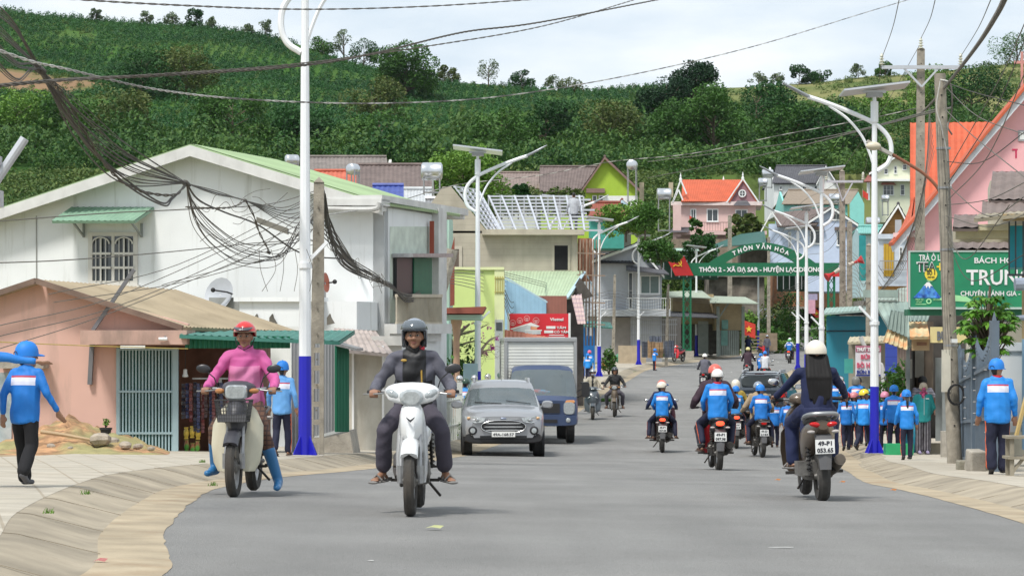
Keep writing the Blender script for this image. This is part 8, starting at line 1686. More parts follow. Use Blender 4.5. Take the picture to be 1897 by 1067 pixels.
pr,jj,LL_=person('man in a grey and black jacket and silver helmet riding the white motorbike','ride',1.56,loc,rz,dict(mats=[GREYJ,BLKJ],cls=cls_vest,cw=(.52,),cu=(-.105,.105,-.16,.16),collar=BLKJ,th=.03,wr=.012),dict(mats=[GYT],th=.012,cut=.80,fl=.012),'sandals',dict(hair='short',helmet=S_HEL,type='jet',rim=True,shield=mat('smoke visor',(.10,.12,.14),.12,spec=.9),stripe=None),vox=.010,lod=2,face=True,tls=.93,seat=.78,by=-.14,lean=.12,bar=(.315,.22,1.0),foot=(.255,.06,.24),kout=.28,tout=.06,build=1.05)
mb=MB(); c=jj['chest'];
mb.ell(c+V3(.085,.112,.07),(.026,.008,.012),12,6); mb.bar(c+V3(-.06,.118,-.01),c+V3(-.065,.122,-.15),.010,.010); mb.build('jacket_badge',mat('gold print',(.42,.26,.05),.5),pr)
mb=MB(); mb.ell(jj['neck']+V3(-.06,.055,.02),(.028,.02,.022),8,6); mb.build('red_collar_cloth',mat('red cloth',(.5,.03,.05),.8),pr)
BRN=mat('bronze brown plastic',(.125,.095,.07),.35,.3,var=.08,coat=.3,stain=.3,scol=(.25,.2,.14)); NAVY=mat('navy coat',(.006,.012,.055),.8,var=.12,bump=.15)
loc=onroad(1508,924); rz=R(1.5)
bike('bronze brown scooter with a two line number plate ridden by a woman in navy',loc,rz,'scooter',BRN,shield=BRN,seat=.80,wr=.255,plate_t=('49-P1','053.65'),tilt=R(-2),mirrors=(1,1),mud=mat('muddy muffler',(.13,.11,.09),.6,.3,var=.2,stain=.4,scol=(.25,.2,.13)))
person('long haired woman in ivory helmet and navy coat riding the brown scooter','ride',1.60,loc,rz,dict(mats=[NAVY],th=.02,name='coat'),dict(mats=[mat('navy trousers',(.01,.018,.07),.8)],th=.02),'sandals',dict(hair='long',len=.60,helmet=W_HEL,type='half'),vox=.010,lod=2,tls=.86,seat=.80,by=-.22,lean=.06,bar=(.36,.24,1.02),foot=(.20,.12,.28),kout=.30,coat=.20,build=.97)
def rider(label,px,py,H,top,bottom,head,rz=0,vox=.016,lod=1,shoes='brown',place=None,**k):
 loc=place if place is not None else onroad(px,py); return person(label,'ride',H,loc,rz,top,bottom,shoes,head,vox=vox,lod=lod,**k)
MAR=mat('maroon jacket',(.045,.022,.035),.8,var=.1); DKT_=mat('dark trousers',(.02,.02,.03),.85)
sch_b=dict(hair='short')
loc=onroad(1325,870); BR_=mat('black red plastic',(.03,.012,.014),.3,coat=.4)
bike('black and red motorbike carrying a schoolboy behind a driver in maroon, centre of the road',loc,R(1),'cub',BPL,shield=mat('red plastic',(.42,.02,.03),.3,coat=.4),plate_t=('49-P1','097.98'),brake=True,seat=.79,wr=.29,mirrors=(0,0))
rider('driver in a bulky maroon jacket and coral helmet in front of the schoolboy',0,0,1.66,dict(mats=[MAR],th=.05),dict(mats=[DKT_]),dict(helmet=C_HEL,type='half'),place=loc,rz=R(1),seat=.80,by=-.06,lean=.06,bar=(.36,.22,1.0),foot=(.22,.0,.28),shoes='brown',build=1.15)
rider('schoolboy in white helmet with red scarf riding behind the driver in maroon',0,0,1.45,dict(mats=[SBLUE,SWH,SRED],kind='school',collar=mat('red scarf cloth',(.5,.02,.03),.8)),'school',dict(hair='short',helmet=WH_HEL,type='half'),place=loc,rz=R(1),vox=.012,seat=.84,by=-.42,lean=.02,bar=(.20,-.18,.98),foot=(.23,-.30,.36),kout=.5,shoes='black',J={'wrL':(-.20,-.2,.95),'wrR':(.20,-.2,.95)},build=1.05)
loc=onroad(1226,837)
bike('dark maroon motorbike with lit tail lamp carrying a schoolgirl, left of centre',loc,R(-2),'cub',mat('dark maroon plastic',(.06,.015,.02),.3,coat=.4),plate_t=('49-P1','057.08'),brake=True,seat=.79,wr=.29)
rider('driver in navy and maroon with a coral helmet on the left centre motorbike',0,0,1.6,dict(mats=[mat('navy jacket',(.012,.022,.08),.8)]),dict(mats=[DKT_]),dict(helmet=C_HEL,type='half'),place=loc,rz=R(-2),seat=.80,by=-.06,lean=.06,bar=(.35,.22,1.0),foot=(.2,.1,.28))
rider('schoolchild with ivory helmet and blue peak on the left centre motorbike',0,0,1.42,'school','school',dict(hair='short',helmet=W_HEL,type='half',visor=CAPB),place=loc,rz=R(-2),seat=.84,by=-.42,lean=.05,bar=(.17,-.15,.98),foot=(.31,-.36,.30),kout=.5,turn=-60)
mb=MB(); c=loc+V3(.26,.1,.80); mb.ell(c,(.07,.12,.24),10,8); tag(mb.build('handbag',mat('wine red bag',(.10,.015,.03),.5),None,origin=tuple(c)),'wine red bag hanging at the right of the left centre motorbike','bag')
loc=onroad(1405,846)
bike('old dusty motorbike with red tail lamp and plate, beside the dark car',loc,R(3),'cub',mat('dusty black plastic',(.07,.06,.05),.6,stain=.4,scol=(.2,.15,.1)),plate_t=('49-S3','2183'),seat=.79,wr=.29,rack=True,mirrors=(0,0))
rider('driver in a tan jacket with a grey patterned helmet beside the dark car',0,0,1.62,dict(mats=[mat('tan jacket',(.36,.27,.17),.8)],th=.04),dict(mats=[DKT_]),dict(helmet=S_HEL,type='half'),place=loc,rz=R(3),seat=.80,by=-.05,lean=.06,bar=(.35,.22,1.0),foot=(.2,.1,.28),build=1.1)
rider('schoolboy in blue cap looking right on the old dusty motorbike',0,0,1.42,'school','school',dict(cap=CAPB),place=loc,rz=R(3),seat=.84,by=-.42,lean=.05,bar=(.17,-.15,.98),foot=(.27,-.30,.28),kout=.5,turn=-50)
loc=onroad(1363,830)
bike('grey motorbike with lit red tail lamp between the maroon pair and the tan rider',loc,R(-3),'cub',GRYP,plate_t=('49-N1','4417'),brake=True,seat=.79,wr=.29,mirrors=(0,0))
rider('driver in mustard jacket and ivory helmet behind the centre bike',0,0,1.62,dict(mats=[mat('mustard jacket',(.34,.24,.04),.8)],th=.03),dict(mats=[DKT_]),dict(helmet=W_HEL,type='jet'),place=loc,rz=R(-3),seat=.80,by=-.05,lean=.05,bar=(.35,.22,1.0),foot=(.2,.1,.28))
rider('small child in blue cap on the back of the grey motorbike',0,0,1.22,'school','school',dict(cap=CAPB),place=loc,rz=R(-3),seat=.84,by=-.40,lean=.04,bar=(.15,-.15,.95),foot=(.20,-.25,.42),turn=-30)
loc=onroad(1098,777)
bike('grey scooter coming towards us ridden by a masked woman',loc,math.pi-R(2),'scooter',mat('slate grey plastic',(.07,.085,.10),.3,coat=.5),seat=.79,wr=.25,accent=WHITE)
rider('woman in face mask, beige cardigan and silver helmet on the oncoming grey scooter',0,0,1.56,dict(mats=[mat('beige cardigan',(.42,.38,.30),.85),BLKJ],cls=lambda w,u,v,c:np.where((np.abs(u)<.035)&(v>0),1,0)),dict(mats=[DKT_]),dict(hair='short',helmet=S_HEL,type='half',mask=mat('grey mask',(.28,.27,.30),.9)),place=loc,rz=math.pi-R(2),seat=.79,by=-.2,lean=.05,bar=(.33,.22,1.0),foot=(.16,.18,.26),skin=SKIN2)
loc=onroad(1139,772)
bike('old brown motorbike coming towards us beside the grey scooter',loc,math.pi-R(4),'cub',mat('brown grimy plastic',(.10,.07,.05),.6,stain=.3),shield=mat('dull brown plastic',(.13,.10,.07),.6),narrow=True,seat=.76,wr=.29,mirrors=(0,0))
rider('man in black jacket and dark helmet on the oncoming old brown motorbike',0,0,1.64,dict(mats=[BLKJ],th=.03),dict(mats=[mat('grey trousers',(.07,.065,.08),.85)],cut=.8),dict(helmet=K_HEL,type='jet'),place=loc,rz=math.pi-R(4),seat=.77,by=-.15,lean=.08,bar=(.36,.2,1.0),foot=(.26,.06,.26),kout=.4)
def pair(px,py,blab,bm,dl,dt,dh,rzz=-.18,vox=.024,child=None,mir=(1,1),pt=('49','1234'),H=1.62,brake=False):
 loc=onroad(px,py); bike(blab,loc,rzz,'cub',bm,seat=.79,wr=.29,mirrors=mir,plate_t=pt,brake=brake)
 rider(dl,0,0,H,dt,dict(mats=[DKT_]),dh,place=loc,rz=rzz,vox=vox,seat=.80,by=-.1 if child else -.2,lean=.06,bar=(.34,.22,1.0),foot=(.2,.1,.28))
 for i,(cl,ct,chd,by,xx) in enumerate(child or []):
  rider(cl,0,0,1.35,ct,'school',chd,place=loc,rz=rzz,vox=vox,seat=.84,by=by,lean=.04,bar=(.16,by+.25,.96),foot=(.22,by+.1,.35),kout=.4)
GR2=mat('mauve grey jacket',(.12,.12,.15),.85)
pair(1306,727,'dark motorbike ahead on the left lane with a rider in mauve grey',GRYP,'rider in a mauve grey jacket and white and blue helmet riding away',dict(mats=[GR2],th=.05),dict(helmet=WH_HEL,type='half',visor=CAPB),-.16,.02)
pair(1386,706,'silver motorbike of the rider in the yellow helmet',mat('silver plastic',(.4,.4,.42),.4,.3),'rider in a plum jacket and yellow helmet riding away',dict(mats=[MAR],th=.05),dict(helmet=mat('pale yellow helmet',(.55,.50,.22),.4),type='half'),-.17,.022)
pair(1463,673,'motorbike of the green helmeted rider far ahead',BPL,'driver in white hidden behind the far green helmeted pillion',dict(mats=[mat('white shirt',(.6,.62,.66),.8)]),dict(helmet=WH_HEL,type='half'),-.2,.028,[('schoolchild in a green helmet on the far motorbike','school',dict(helmet=G_HEL,type='half'),-.42,0)],brake=True)
pair(1386,664,'dusky red motorbike under the rider in navy near the far lamp post',MAHO,'rider in navy coat near the far lamp post',dict(mats=[NAVY],th=.05),dict(helmet=K_HEL,type='half'),-.1,.03)
pair(1513,656,'motorbike at the foot of the uphill lane',BPL,'schoolchild in coral helmet at the foot of the uphill lane','school',dict(helmet=C_HEL,type='half'),-.2,.03)
loc=onroad(1418,716); bike('motorbike hidden behind the roof of the dark car',loc,-.15,'cub',GRYP,seat=.79,wr=.29)
rider('rider in a white shirt and blue cap just beyond the dark car roof',0,0,1.5,dict(mats=[mat('white shirt',(.6,.62,.66),.8)],collar=mat('red scarf cloth',(.5,.02,.03),.8)),'school',dict(cap=CAPB),place=loc,rz=-.15,vox=.022,seat=.84,by=-.4,lean=.04,bar=(.16,-.1,.96),foot=(.2,-.2,.35)); rider('small schoolchild in front of the rider in white shirt beyond the dark car',0,0,1.25,'school','school',dict(cap=CAPB),place=loc+V3(-.2,.1,0),rz=-.15,vox=.022,seat=.84,by=-.1,lean=.04,bar=(.16,.2,.96),foot=(.2,.1,.35))
loc=G(1414,YS(1414,660)); bike('red motorbike standing at the far left kerb with a man beside it',loc,math.pi+.3,'cub',mat('bright red plastic',(.55,.02,.03),.3,coat=.3),seat=.78,wr=.29)
def stander(label,px,py,H,top,bottom,head,rz=0,lift=LL,pose='stand',vox=.016,shoes='black',lod=1,Y=None,**k):
 Y=Y or YS(px,py,lift); return person(label,pose,H,G(px,Y,lift+.006),rz,top,bottom,shoes,head,vox=vox,lod=lod,**k)
stander('man in grey jacket and jeans standing behind the far red motorbike',1421,663,1.66,dict(mats=[GR2],th=.03),dict(mats=[mat('blue jeans',(.05,.09,.20),.85)]),dict(helmet=S_HEL,type='half'),rz=math.pi,lift=0,vox=.03)
c=P(1464,567,246); bike('dark motorbike on the upper lane under a rider in red',c,R(100),'cub',BPL,seat=.78,wr=.29); rider('rider in a red jacket and blue cap on the upper lane above the bank',0,0,1.6,dict(mats=[mat('red jacket',(.55,.03,.04),.8)]),dict(mats=[DKT_]),dict(cap=CAPB),place=c,rz=R(100),vox=.03,seat=.78,by=-.1,lean=.05,bar=(.33,.22,1.0),foot=(.2,.1,.28))
mb=MB(); mb.prism([P(1440,572,243),P(1500,572,243),P(1500,568,243),P(1440,568,243)],(0,8,0)); tag(mb.build('upper_lane',CONC,smooth=0),kind='structure')
bike('red and black motorbike parked between the brick stacks and the arch foot',G(1257,176,LL),R(150),'cub',mat('bright red plastic',(.55,.02,.03),.3),seat=.78,wr=.29)
bike('dusty old scooter parked sideways before the roadside shed',G(1332,YS(1332,658,LL),LL),R(95),'cub',mat('dusty grey green plastic',(.14,.15,.12),.8),seat=.78,wr=.29,mirrors=(1,0))
stander('small schoolchild standing at the left kerb far ahead, hand at the mouth',1212,687,1.18,'school','school',dict(cap=CAPB),rz=R(-60),vox=.02,child=True,J={'wrR':(.05,.14,.98),'elR':(.2,.1,.86)})
GRY3=mat('grey knit',(.24,.23,.21),.9,var=.2)
stander('child with grey knit top and blue cap walking beside the blue stall',1078,702,1.28,dict(mats=[GRY3]),'school',dict(cap=CAPB,hair='pony'),rz=-.1,pose='walk',stride=.6,vox=.02,child=True)
stander('schoolgirl with a blue cap beside the child in grey near the blue stall',1089,704,1.25,'school','school',dict(cap=CAPB,hair='pony'),rz=-.1,pose='walk',stride=-.5,vox=.02,child=True)
stander('schoolchild with pink cap half hidden beyond the pair by the blue stall',1092,699,1.32,'school','school',dict(cap=mat('pink cap',(.75,.15,.25),.6)),rz=-.1,vox=.024,child=True)
stander('schoolboy in blue cap walking away on the left pavement, arm round him',46,912,1.17,'school',dict(mats=[mat('black trousers',(.008,.008,.010),.85)],th=.02,fl=.012),dict(cap=CAPB,hair='short'),rz=R(-16),pose='walk',stride=-.55,vox=.010,lod=2,child=True,skin=SKIN2,turn=-38,shoes='grey',Y=22.6,build=1.06,J={'elR':(.195,.0,.79),'wrR':(.26,.08,.63)})
c=G(-48,22.3,LL)
person('friend in school jacket at the left edge with an arm round the boy','walk',1.30,c,R(-10),'school','school','black',dict(cap=CAPB,hair='short'),vox=.012,lod=2,child=True,skin=SKIN2,stride=.4,J={'elR':(.30,.05,1.07),'wrR':(.50,.10,1.04),'shR':(.15,.02,1.10)})
stander('schoolboy in faded blue jacket walking behind the woman in pink',522,846,1.36,dict(mats=[mat('faded school blue',(.12,.33,.66),.65,var=.06),SWH,SRED],kind='school'),'school',dict(cap=CAPB,hair='short'),rz=R(-8),pose='walk',stride=.3,vox=.013,child=True,shoes='brown')
loc=G(863,67.5,.0); bike('motorbike mostly hidden behind the grey car, its wheels under the bumper',loc,R(-5),'cub',GRYP,seat=.79,wr=.29)
rider('schoolchild in dark green helmet on the hidden motorbike left of the grey car',0,0,1.52,'school','school',dict(helmet=O_HEL,type='half',hair='short'),place=loc,rz=R(-5),seat=.80,by=-.3,bar=(.2,.1,1.0),foot=(.2,.1,.28))
stander('schoolchild in red helmet walking right of the old dusty motorbike',1435,829,1.18,'school','school',dict(hair='short',helmet=R_HEL,type='half'),rz=R(-4),lift=0,pose='walk',stride=.4,child=True,shoes='brown')
stander('schoolchild with arm linked walking between the dark car and the brown scooter',1460,832,1.22,'school','school',dict(hair='short'),rz=R(2),lift=0,pose='walk',stride=-.4,child=True,shoes='black')
GRL='schoolchildren walking on the right pavement'
grp=[('girl with long ponytail and red helmet at the kerb',1568,842,1.28,dict(hair='pony',helmet=R_HEL,type='half'),.3,R(3)),
('child in a pink helmet between the red and yellow helmets',1583,836,1.25,dict(hair='short',helmet=P_HEL,type='half'),-.4,R(-3)),
('child in yellow and black helmet looking back over the shoulder',1600,846,1.36,dict(hair='short',helmet=Y_HEL,type='half',stripe=BLK,visor=CAPB),.8,R(-30)),
('child in a pink helmet right of the tall lamp post',1640,836,1.30,dict(hair='short',helmet=mat('rose helmet',(.66,.25,.36),.4),type='half'),-.5,R(2)),
('tallest schoolboy in blue cap leaning towards a friend',1656,840,1.48,dict(cap=CAPB,hair='short'),.3,R(-12)),
('child in red helmet behind the girl in the blue cap',1676,838,1.30,dict(hair='short',helmet=C_HEL,type='half'),.2,R(0)),
('girl in blue cap in front, nearest of the pavement group',1680,852,1.32,dict(cap=CAPB,hair='pony'),.12,R(4)),
('child in light blue helmet behind the tall lamp post',1610,826,1.30,dict(hair='short',helmet=B_HEL,type='half'),.3,R(0)),
('child in blue cap behind the girl with the ponytail',1572,822,1.22,dict(cap=CAPB),-.3,R(0)),
('child in blue cap behind the child in yellow helmet',1592,824,1.26,dict(cap=CAPB),.3,R(5)),
('boy in black and yellow cap with red arm patch walking away further on',1591,790,1.40,dict(hair='short',cap=mat('dark cap',(.03,.03,.03),.6)),.3,R(0)),
('child with hood of blue jacket up further along the right kerb',1563,762,1.30,dict(beanie=CAPB,hair='none'),.2,R(0)),
('child in orange red helmet beyond the white mirrored scooter',1546,778,1.24,dict(helmet=C_HEL,type='half'),.2,R(0)),
('child in blue cap far along the right kerb beside the navy woman',1535,742,1.30,dict(cap=CAPB),.2,R(0))]
for lb,px,py,H,hd_,st,rz in grp:
 stander(lb,px,py,H,'school','school',hd_,rz=rz,pose='walk',stride=st,vox=.013 if py>815 else .018,child=True,shoes='brown' if st<0 else 'black',turn=-70 if 'yellow' in lb else 0,Y=YS(px,py,LL) if px>1600 or py<830 else YS(px,py,.06))
loc=onroad(1584,806); bike('scooter with white mirrored cowl waiting at the right kerb',loc,R(8),'scooter',WPL,seat=.78,wr=.25); rider('rider in grey helmet on the scooter at the right kerb among the children',0,0,1.55,'school','school',dict(helmet=mat('dull grey helmet',(.16,.16,.15),.45),type='jet'),place=loc,rz=R(8),seat=.8,by=-.2,bar=(.33,.22,1.0),foot=(.2,.1,.28))
TL=mat('teal fleece',(.02,.26,.27),.85,var=.1); STR=mat('striped trousers',(.045,.04,.05),.85,wave=('X',5.5,(.22,.21,.23),.6,.85))
pr,jj,L__=stander('woman in teal jacket, pink scarf, cream hat and striped trousers',1710,842,1.56,dict(mats=[TL],th=.035,wr=.006),dict(mats=[STR],th=.03,fl=.02),dict(hair='short',beanie=mat('cream knit hat',(.50,.42,.33),.9,var=.15)),rz=math.pi,scarf=mat('pink print scarf',(.50,.06,.18),.85,var=.3,sc=30,col2=(.18,.05,.10),c2sc=20),vox=.013,shoes='lilac',build=1.02,J={'wrL':(-.16,-.10,.86),'wrR':(.16,-.10,.86)},lod=2,skin=SKIN2,face=True)
text('print','FILA',mat('white print',(.6,.65,.65),.8),pr,jj['chest']+V3(-.02,.125,.03),.05,rotm=Euler((R(90),0,math.pi)).to_matrix(),ext=.002) if False else None
mb=MB(); c=jj['chest']; mb.box(c+V3(-.07,.128,.06),(.075,.008,.022)); mb.bar(c+V3(.0,.132,.12),c+V3(0,.128,-.30),.007); mb.build('zip_and_print',mat('white print',(.6,.65,.65),.8),pr)
STS=mat('striped polo',(.36,.34,.40),.85,wave=('Z',5,(.09,.08,.12),.72,.9))
pr,jj,_=stander('man in striped polo and dark cap leaning behind the woman in teal',1708,818,1.70,dict(mats=[STS],th=.02),dict(mats=[mat('olive shorts',(.12,.11,.08),.85)]),dict(hair='short',cap=mat('black cap',(.015,.015,.015),.7)),rz=math.pi+.15,vox=.014,lod=2,sleeve=False,face=True,Y=60.8,J={'wrR':(.20,.22,.98),'elR':(.38,.06,1.14),'wrL':(-.32,-.02,.98),'elL':(-.34,-.10,1.18)})
stander('schoolboy with red scarf and blue cap standing alone on the right pavement',1848,888,1.48,dict(mats=[SBLUE,SWH,SRED],kind='school',collar=mat('red scarf cloth',(.5,.02,.03),.8),th=.035),dict(mats=[SNAVY,SOR],kind='school',th=.022,fl=.015),dict(cap=CAPB,hair='short'),rz=R(-2),vox=.010,lod=2,child=True,turn=-38,skin=SKIN2,Y=35.3,shoes='black',stride=.12,pose='walk',build=1.08)
person('worker in a pale shirt standing on the unfinished roof','stand',1.6,P(1063,432,106),0,dict(mats=[mat('pale grey shirt',(.4,.42,.45),.8)]),dict(mats=[DKT_]),'black',dict(hair='short'),vox=.03)
mb=MB(); c=onroad(1140,745)+V3(-.35,.6,0); mb.ell(c+V3(0,0,.06),(.28,.1,.09),10,6); tag(mb.build('leaf_heap',L_MID,None,origin=tuple(c)),'little green leafy heap on the kerb behind the oncoming riders','leaf heap')
def dog(loc,rz):
 t=thing('dog','ginger dog sitting by the far lamp post on the left pavement','dog',loc,rz); FUR=mat('ginger fur',(.40,.19,.06),.9,var=.2)
 seg=[(V3(0,-.10,.22),.10,V3(0,.10,.40),.085),(V3(0,.10,.40),.07,V3(0,.16,.52),.055),('E',V3(0,.19,.57),(.055,.07,.055)),(V3(0,.22,.56),.032,V3(0,.30,.54),.02),(V3(0,-.18,.08),.03,V3(0,-.32,.05),.015)]
 for sx in (-1,1): seg+=[(V3(sx*.06,.10,.36),.045,V3(sx*.06,.13,.03),.022),(V3(sx*.06,.13,.02),.022,V3(sx*.06,.17,.015),.018),(V3(sx*.09,-.10,.18),.07,V3(sx*.10,.03,.10),.04),(V3(sx*.10,.03,.09),.03,V3(sx*.10,-.08,.03),.022),(V3(sx*.10,-.08,.02),.022,V3(sx*.10,.04,.015),.02),(V3(sx*.035,.18,.61),.016,V3(sx*.045,.17,.655),.006)]
 blob('body',seg,.012,FUR,t)
dog(G(1119,YS(1119,685,LL),LL),R(160))
# ================================================================ CARS
SILV=mat('warm silver car paint',(.37,.375,.39),.3,.55,var=.03,coat=.8); NVY=mat('dark blue truck paint',(.04,.065,.14),.35,.2,var=.04,coat=.6,stain=.1); BLKP=mat('black car plastic',(.02,.02,.022),.55,var=.1)
WGL=mat('windscreen glass',(.22,.27,.29),.05,var=.1,spec=1,coat=1,alpha=.5); SGL=mat('side glass',(.05,.06,.065),.06,spec=1,coat=.5)
def wheelc(t,x,y,r,w_,name='wheel'):
 m=MB(); m.lathe([(r*.62,-w_/2),(r*.93,-w_/2),(r,-w_*.36),(r,w_*.36),(r*.93,w_/2),(r*.62,w_/2)],(x,y,r),'X',28,closed=True); ty=m.build(name,BLK,t)
 m=MB(); m.lathe([(r*.62,-w_*.42),(r*.64,w_*.42),(r*.5,w_*.3),(r*.5,-w_*.3)],(x,y,r),'X',24,closed=True)
 for k in range(6): a=k*1.047; m.bar((x,y,r),(x,y+r*.6*math.cos(a),r+r*.6*math.sin(a)),.05,.07)
 m.build('rim',STEEL,ty)
def shell(rows,m,name,t,mats=None,mi=None,sub=1):
 """rows: list along the length (front to back); each a half section of (x,z) from sill to roof centre"""
 mb=MB(); n=len(rows[0][1]); V=[]; Fc=[]; Mi=[]
 full=[]
 for y,half in rows:
  r=[(x,y,z) for x,z in half]+[(-x,y,z) for x,z in half[::-1][1:]]; full.append(r)
 m_=len(full[0])
 for r in full: V+=r
 for i in range(len(full)-1):
  for k in range(m_-1):
   Fc.append((i*m_+k,i*m_+k+1,(i+1)*m_+k+1,(i+1)*m_+k)); kk=min(k,m_-2-k); Mi.append(mi(i,kk) if mi else 0)
 Fc.append(tuple(range(m_))); Mi.append(0); Fc.append(tuple((len(full)-1)*m_+k for k in range(m_-1,-1,-1))); Mi.append(0)
 mb.v=V; mb.f=Fc; mb.m=Mi; mb.n=len(V); o=mb.build(name,mats or m,t,smooth=38); return o
def suv(label,loc,rz,paint,front=True,ptxt='49A-168.57'):
 """compact sport utility car, front towards +y"""
 t=thing('parked_car' if front else 'car',label,'car',loc,rz)
 def sec(y,sill,low,belt,top,wb_,wt,wr_=None,hb=None):
  return (y,[(wb_*.90,sill),(wb_*.985,sill+.14),(wb_,low),(wb_*.985,belt-.05),(wb_*.93,belt),(wt,top-.06),(wt*.93,top-.015),(wt*.55,top+.012),(0,top+.02)])
 rows=[(2.02,[(.62,.42),(.66,.48),(.68,.60),(.67,.72),(.62,.80),(.56,.84),(.50,.86),(.3,.875),(0,.88)]),
   (1.94,[(.74,.36),(.79,.45),(.81,.60),(.80,.78),(.76,.86),(.68,.90),(.56,.92),(.3,.945),(0,.95)]),
   (1.70,[(.80,.30),(.86,.44),(.875,.62),(.87,.86),(.83,.92),(.72,.965),(.58,.985),(.3,1.01),(0,1.015)]),
   (1.30,[(.80,.28),(.87,.44),(.885,.66),(.88,.92),(.85,.98),(.76,1.02),(.60,1.05),(.3,1.07),(0,1.075)]),
   (.98,[(.80,.28),(.87,.44),(.885,.68),(.88,.96),(.85,1.02),(.78,1.06),(.62,1.09),(.3,1.11),(0,1.115)]),
   (.52,[(.80,.28),(.87,.44),(.885,.70),(.88,.98),(.85,1.04),(.70,1.40),(.64,1.44),(.35,1.465),(0,1.47)]),
   (.30,[(.80,.28),(.87,.44),(.885,.70),(.88,.99),(.85,1.05),(.67,1.52),(.60,1.57),(.35,1.595),(0,1.60)]),
   (-.3,[(.80,.28),(.87,.44),(.885,.72),(.88,1.0),(.85,1.06),(.665,1.56),(.60,1.61),(.35,1.635),(0,1.64)]),
   (-1.2,[(.80,.28),(.87,.44),(.885,.74),(.88,1.03),(.85,1.09),(.66,1.54),(.59,1.585),(.35,1.61),(0,1.615)]),
   (-1.62,[(.80,.32),(.86,.46),(.88,.74),(.87,1.05),(.84,1.10),(.64,1.47),(.57,1.51),(.35,1.535),(0,1.54)]),
   (-1.90,[(.76,.36),(.82,.48),(.85,.74),(.84,1.04),(.81,1.08),(.72,1.12),(.6,1.13),(.35,1.14),(0,1.14)]),
   (-2.02,[(.70,.40),(.76,.50),(.79,.72),(.78,.95),(.74,1.0),(.66,1.02),(.55,1.03),(.3,1.035),(0,1.035)])]
 def mi(i,k):
  if k==0: return 2
  if i==4 and k>=5: return 1   # windscreen
  if i==9 and k>=5: return 3
  if 4<i<9 and k==4: return 3
  if i in (4,) and k==4: return 0
  return 0
 b=shell(rows,None,'body',t,[paint,WGL if front else paint,BLKP,SGL],mi)
 m=MB()
 for i in range(4,9):
  for sx in (-1,1): pass
 for sx in (-1,1):
  m.bar((sx*.60,.1,1.655),(sx*.58,-1.3,1.64),.04,.05)
  for y in (.1,-1.3): m.bar((sx*.60,y,1.59),(sx*.60,y,1.66),.05)
 m.build('roof_rail',ALU,t,smooth=0)
 for sx in (-1,1):
  m=MB(); m.loft([(.80,sx*.98,1.10,.10,.06),(.74,sx*.99,1.105,.125,.085),(.66,sx*.985,1.10,.115,.075)],14,2.6); m.bar((sx*.84,.72,1.06),(sx*.92,.72,1.08),.05,.04); mi_=m.build('wing_mirror',paint,t)
  m=MB(); m.loft([(.655,sx*.985,1.10,.10,.062),(.648,sx*.985,1.10,.10,.062)],14,2.6); m.build('mirror_glass',CHROME,mi_)
  for y in (1.28,-1.25): wheelc(t,sx*.765,y,.335,.21)
  m=MB()
  for y in (1.28,-1.25): m.lathe([(.345,-.03),(.40,-.03),(.40,.02),(.345,.02)],(sx*.865,y,.345),'X',28,closed=True)
  m.build('wheel_arch',BLKP,t)
 if front:
  m=MB(); m.loft([(2.0,0,.42,.80,.10),(1.99,0,.42,.80,.11),(1.7,0,.40,.84,.12)],24,5); m.build('lower_bumper',BLKP,t)
  m=MB(); m.loft([(2.075,0,.66,.45,.11),(2.06,0,.66,.475,.13),(1.95,0,.66,.49,.135)],24,3.2); g_=m.build('grille',mat('grille black',(.015,.015,.016),.4),t)
  m=MB()
  for z in (.585,.655,.73): m.loft([(2.088,0,z,.42-abs(z-.66)*.6,.016),(2.06,0,z,.44-abs(z-.66)*.6,.018)],20,3)
  rs=[Vector((.48*math.cos(a)*(abs(math.cos(a))**-.3 if abs(math.cos(a))>.01 else 1),2.078,.66+.135*math.sin(a))) for a in [k*.2618 for k in range(24)]]
  m.tube([Vector((max(-.475,min(.475,p.x)),p.y,p.z)) for p in rs],.010,6,closed=True); m.bar((-.32,2.03,.82),(.32,2.03,.82),.02,.02); m.build('grille_bar',CHROME,g_)
  m=MB(); m.ell((0,2.05,.83),(.07,.02,.028),16,8); m.build('badge',mat('badge blue chrome',(.25,.28,.36),.3,.6),t)
  m=MB(); m.box((0,2.0,.43),(1.0,.06,.07)); m.box((0,2.01,.36),(.9,.03,.03)); m.build('air_intake',mat('grille black',(.015,.015,.016),.4),t)
  for sx in (-1,1):
   m=MB(); pts=[(sx*.38,.845),(sx*.42,.765),(sx*.60,.735),(sx*.80,.80),(sx*.83,.875),(sx*.70,.885)]; yy=[2.07,2.08,2.05,1.91,1.84,1.96]
   a_=[Vector((p[0],y+.015,p[1])) for p,y in zip(pts,yy)]; b_=[p-Vector((0,.10,0)) for p in a_]; n=len(a_); m.add(a_+b_,[tuple(range(n))]+[(i,(i+1)%n,(i+1)%n+n,i+n) for i in range(n)]); hl=m.build('headlight',LENS,t,smooth=0)
   m=MB(); m.ell((sx*.56,2.02,.805),(.05,.07,.035),12,8); m.build('lamp_core',CHROME,hl); m=MB(); m.ell((sx*.74,1.965,.84),(.04,.03,.03),10,6); m.build('indicator',mat('pale amber',(.70,.45,.25),.2),hl)
   m=MB(); m.lathe([(.085,-.05),(.095,.03),(.06,.04),(.001,.02)],(sx*.655,2.0,.575),'Y',16); fl_=m.build('fog_lamp',BLKP,t); m=MB(); m.lathe([(.055,-.02),(.055,.042),(.001,.05)],(sx*.655,2.0,.575),'Y',16); m.build('lens',LENS,fl_)
  plate(t,(0,2.10,.50),.50,.115,ptxt,None,math.pi)
  m=MB(); m.bar((-.62,.99,1.125),(-.08,.93,1.19),.016); m.bar((.02,.99,1.13),(.60,.93,1.16),.016); m.build('wiper',BLKP,t)
  m=MB(); m.bar((0,.1,1.6),(0,.0,1.74),.008); m.build('aerial',BLKP,t)
  m=MB()
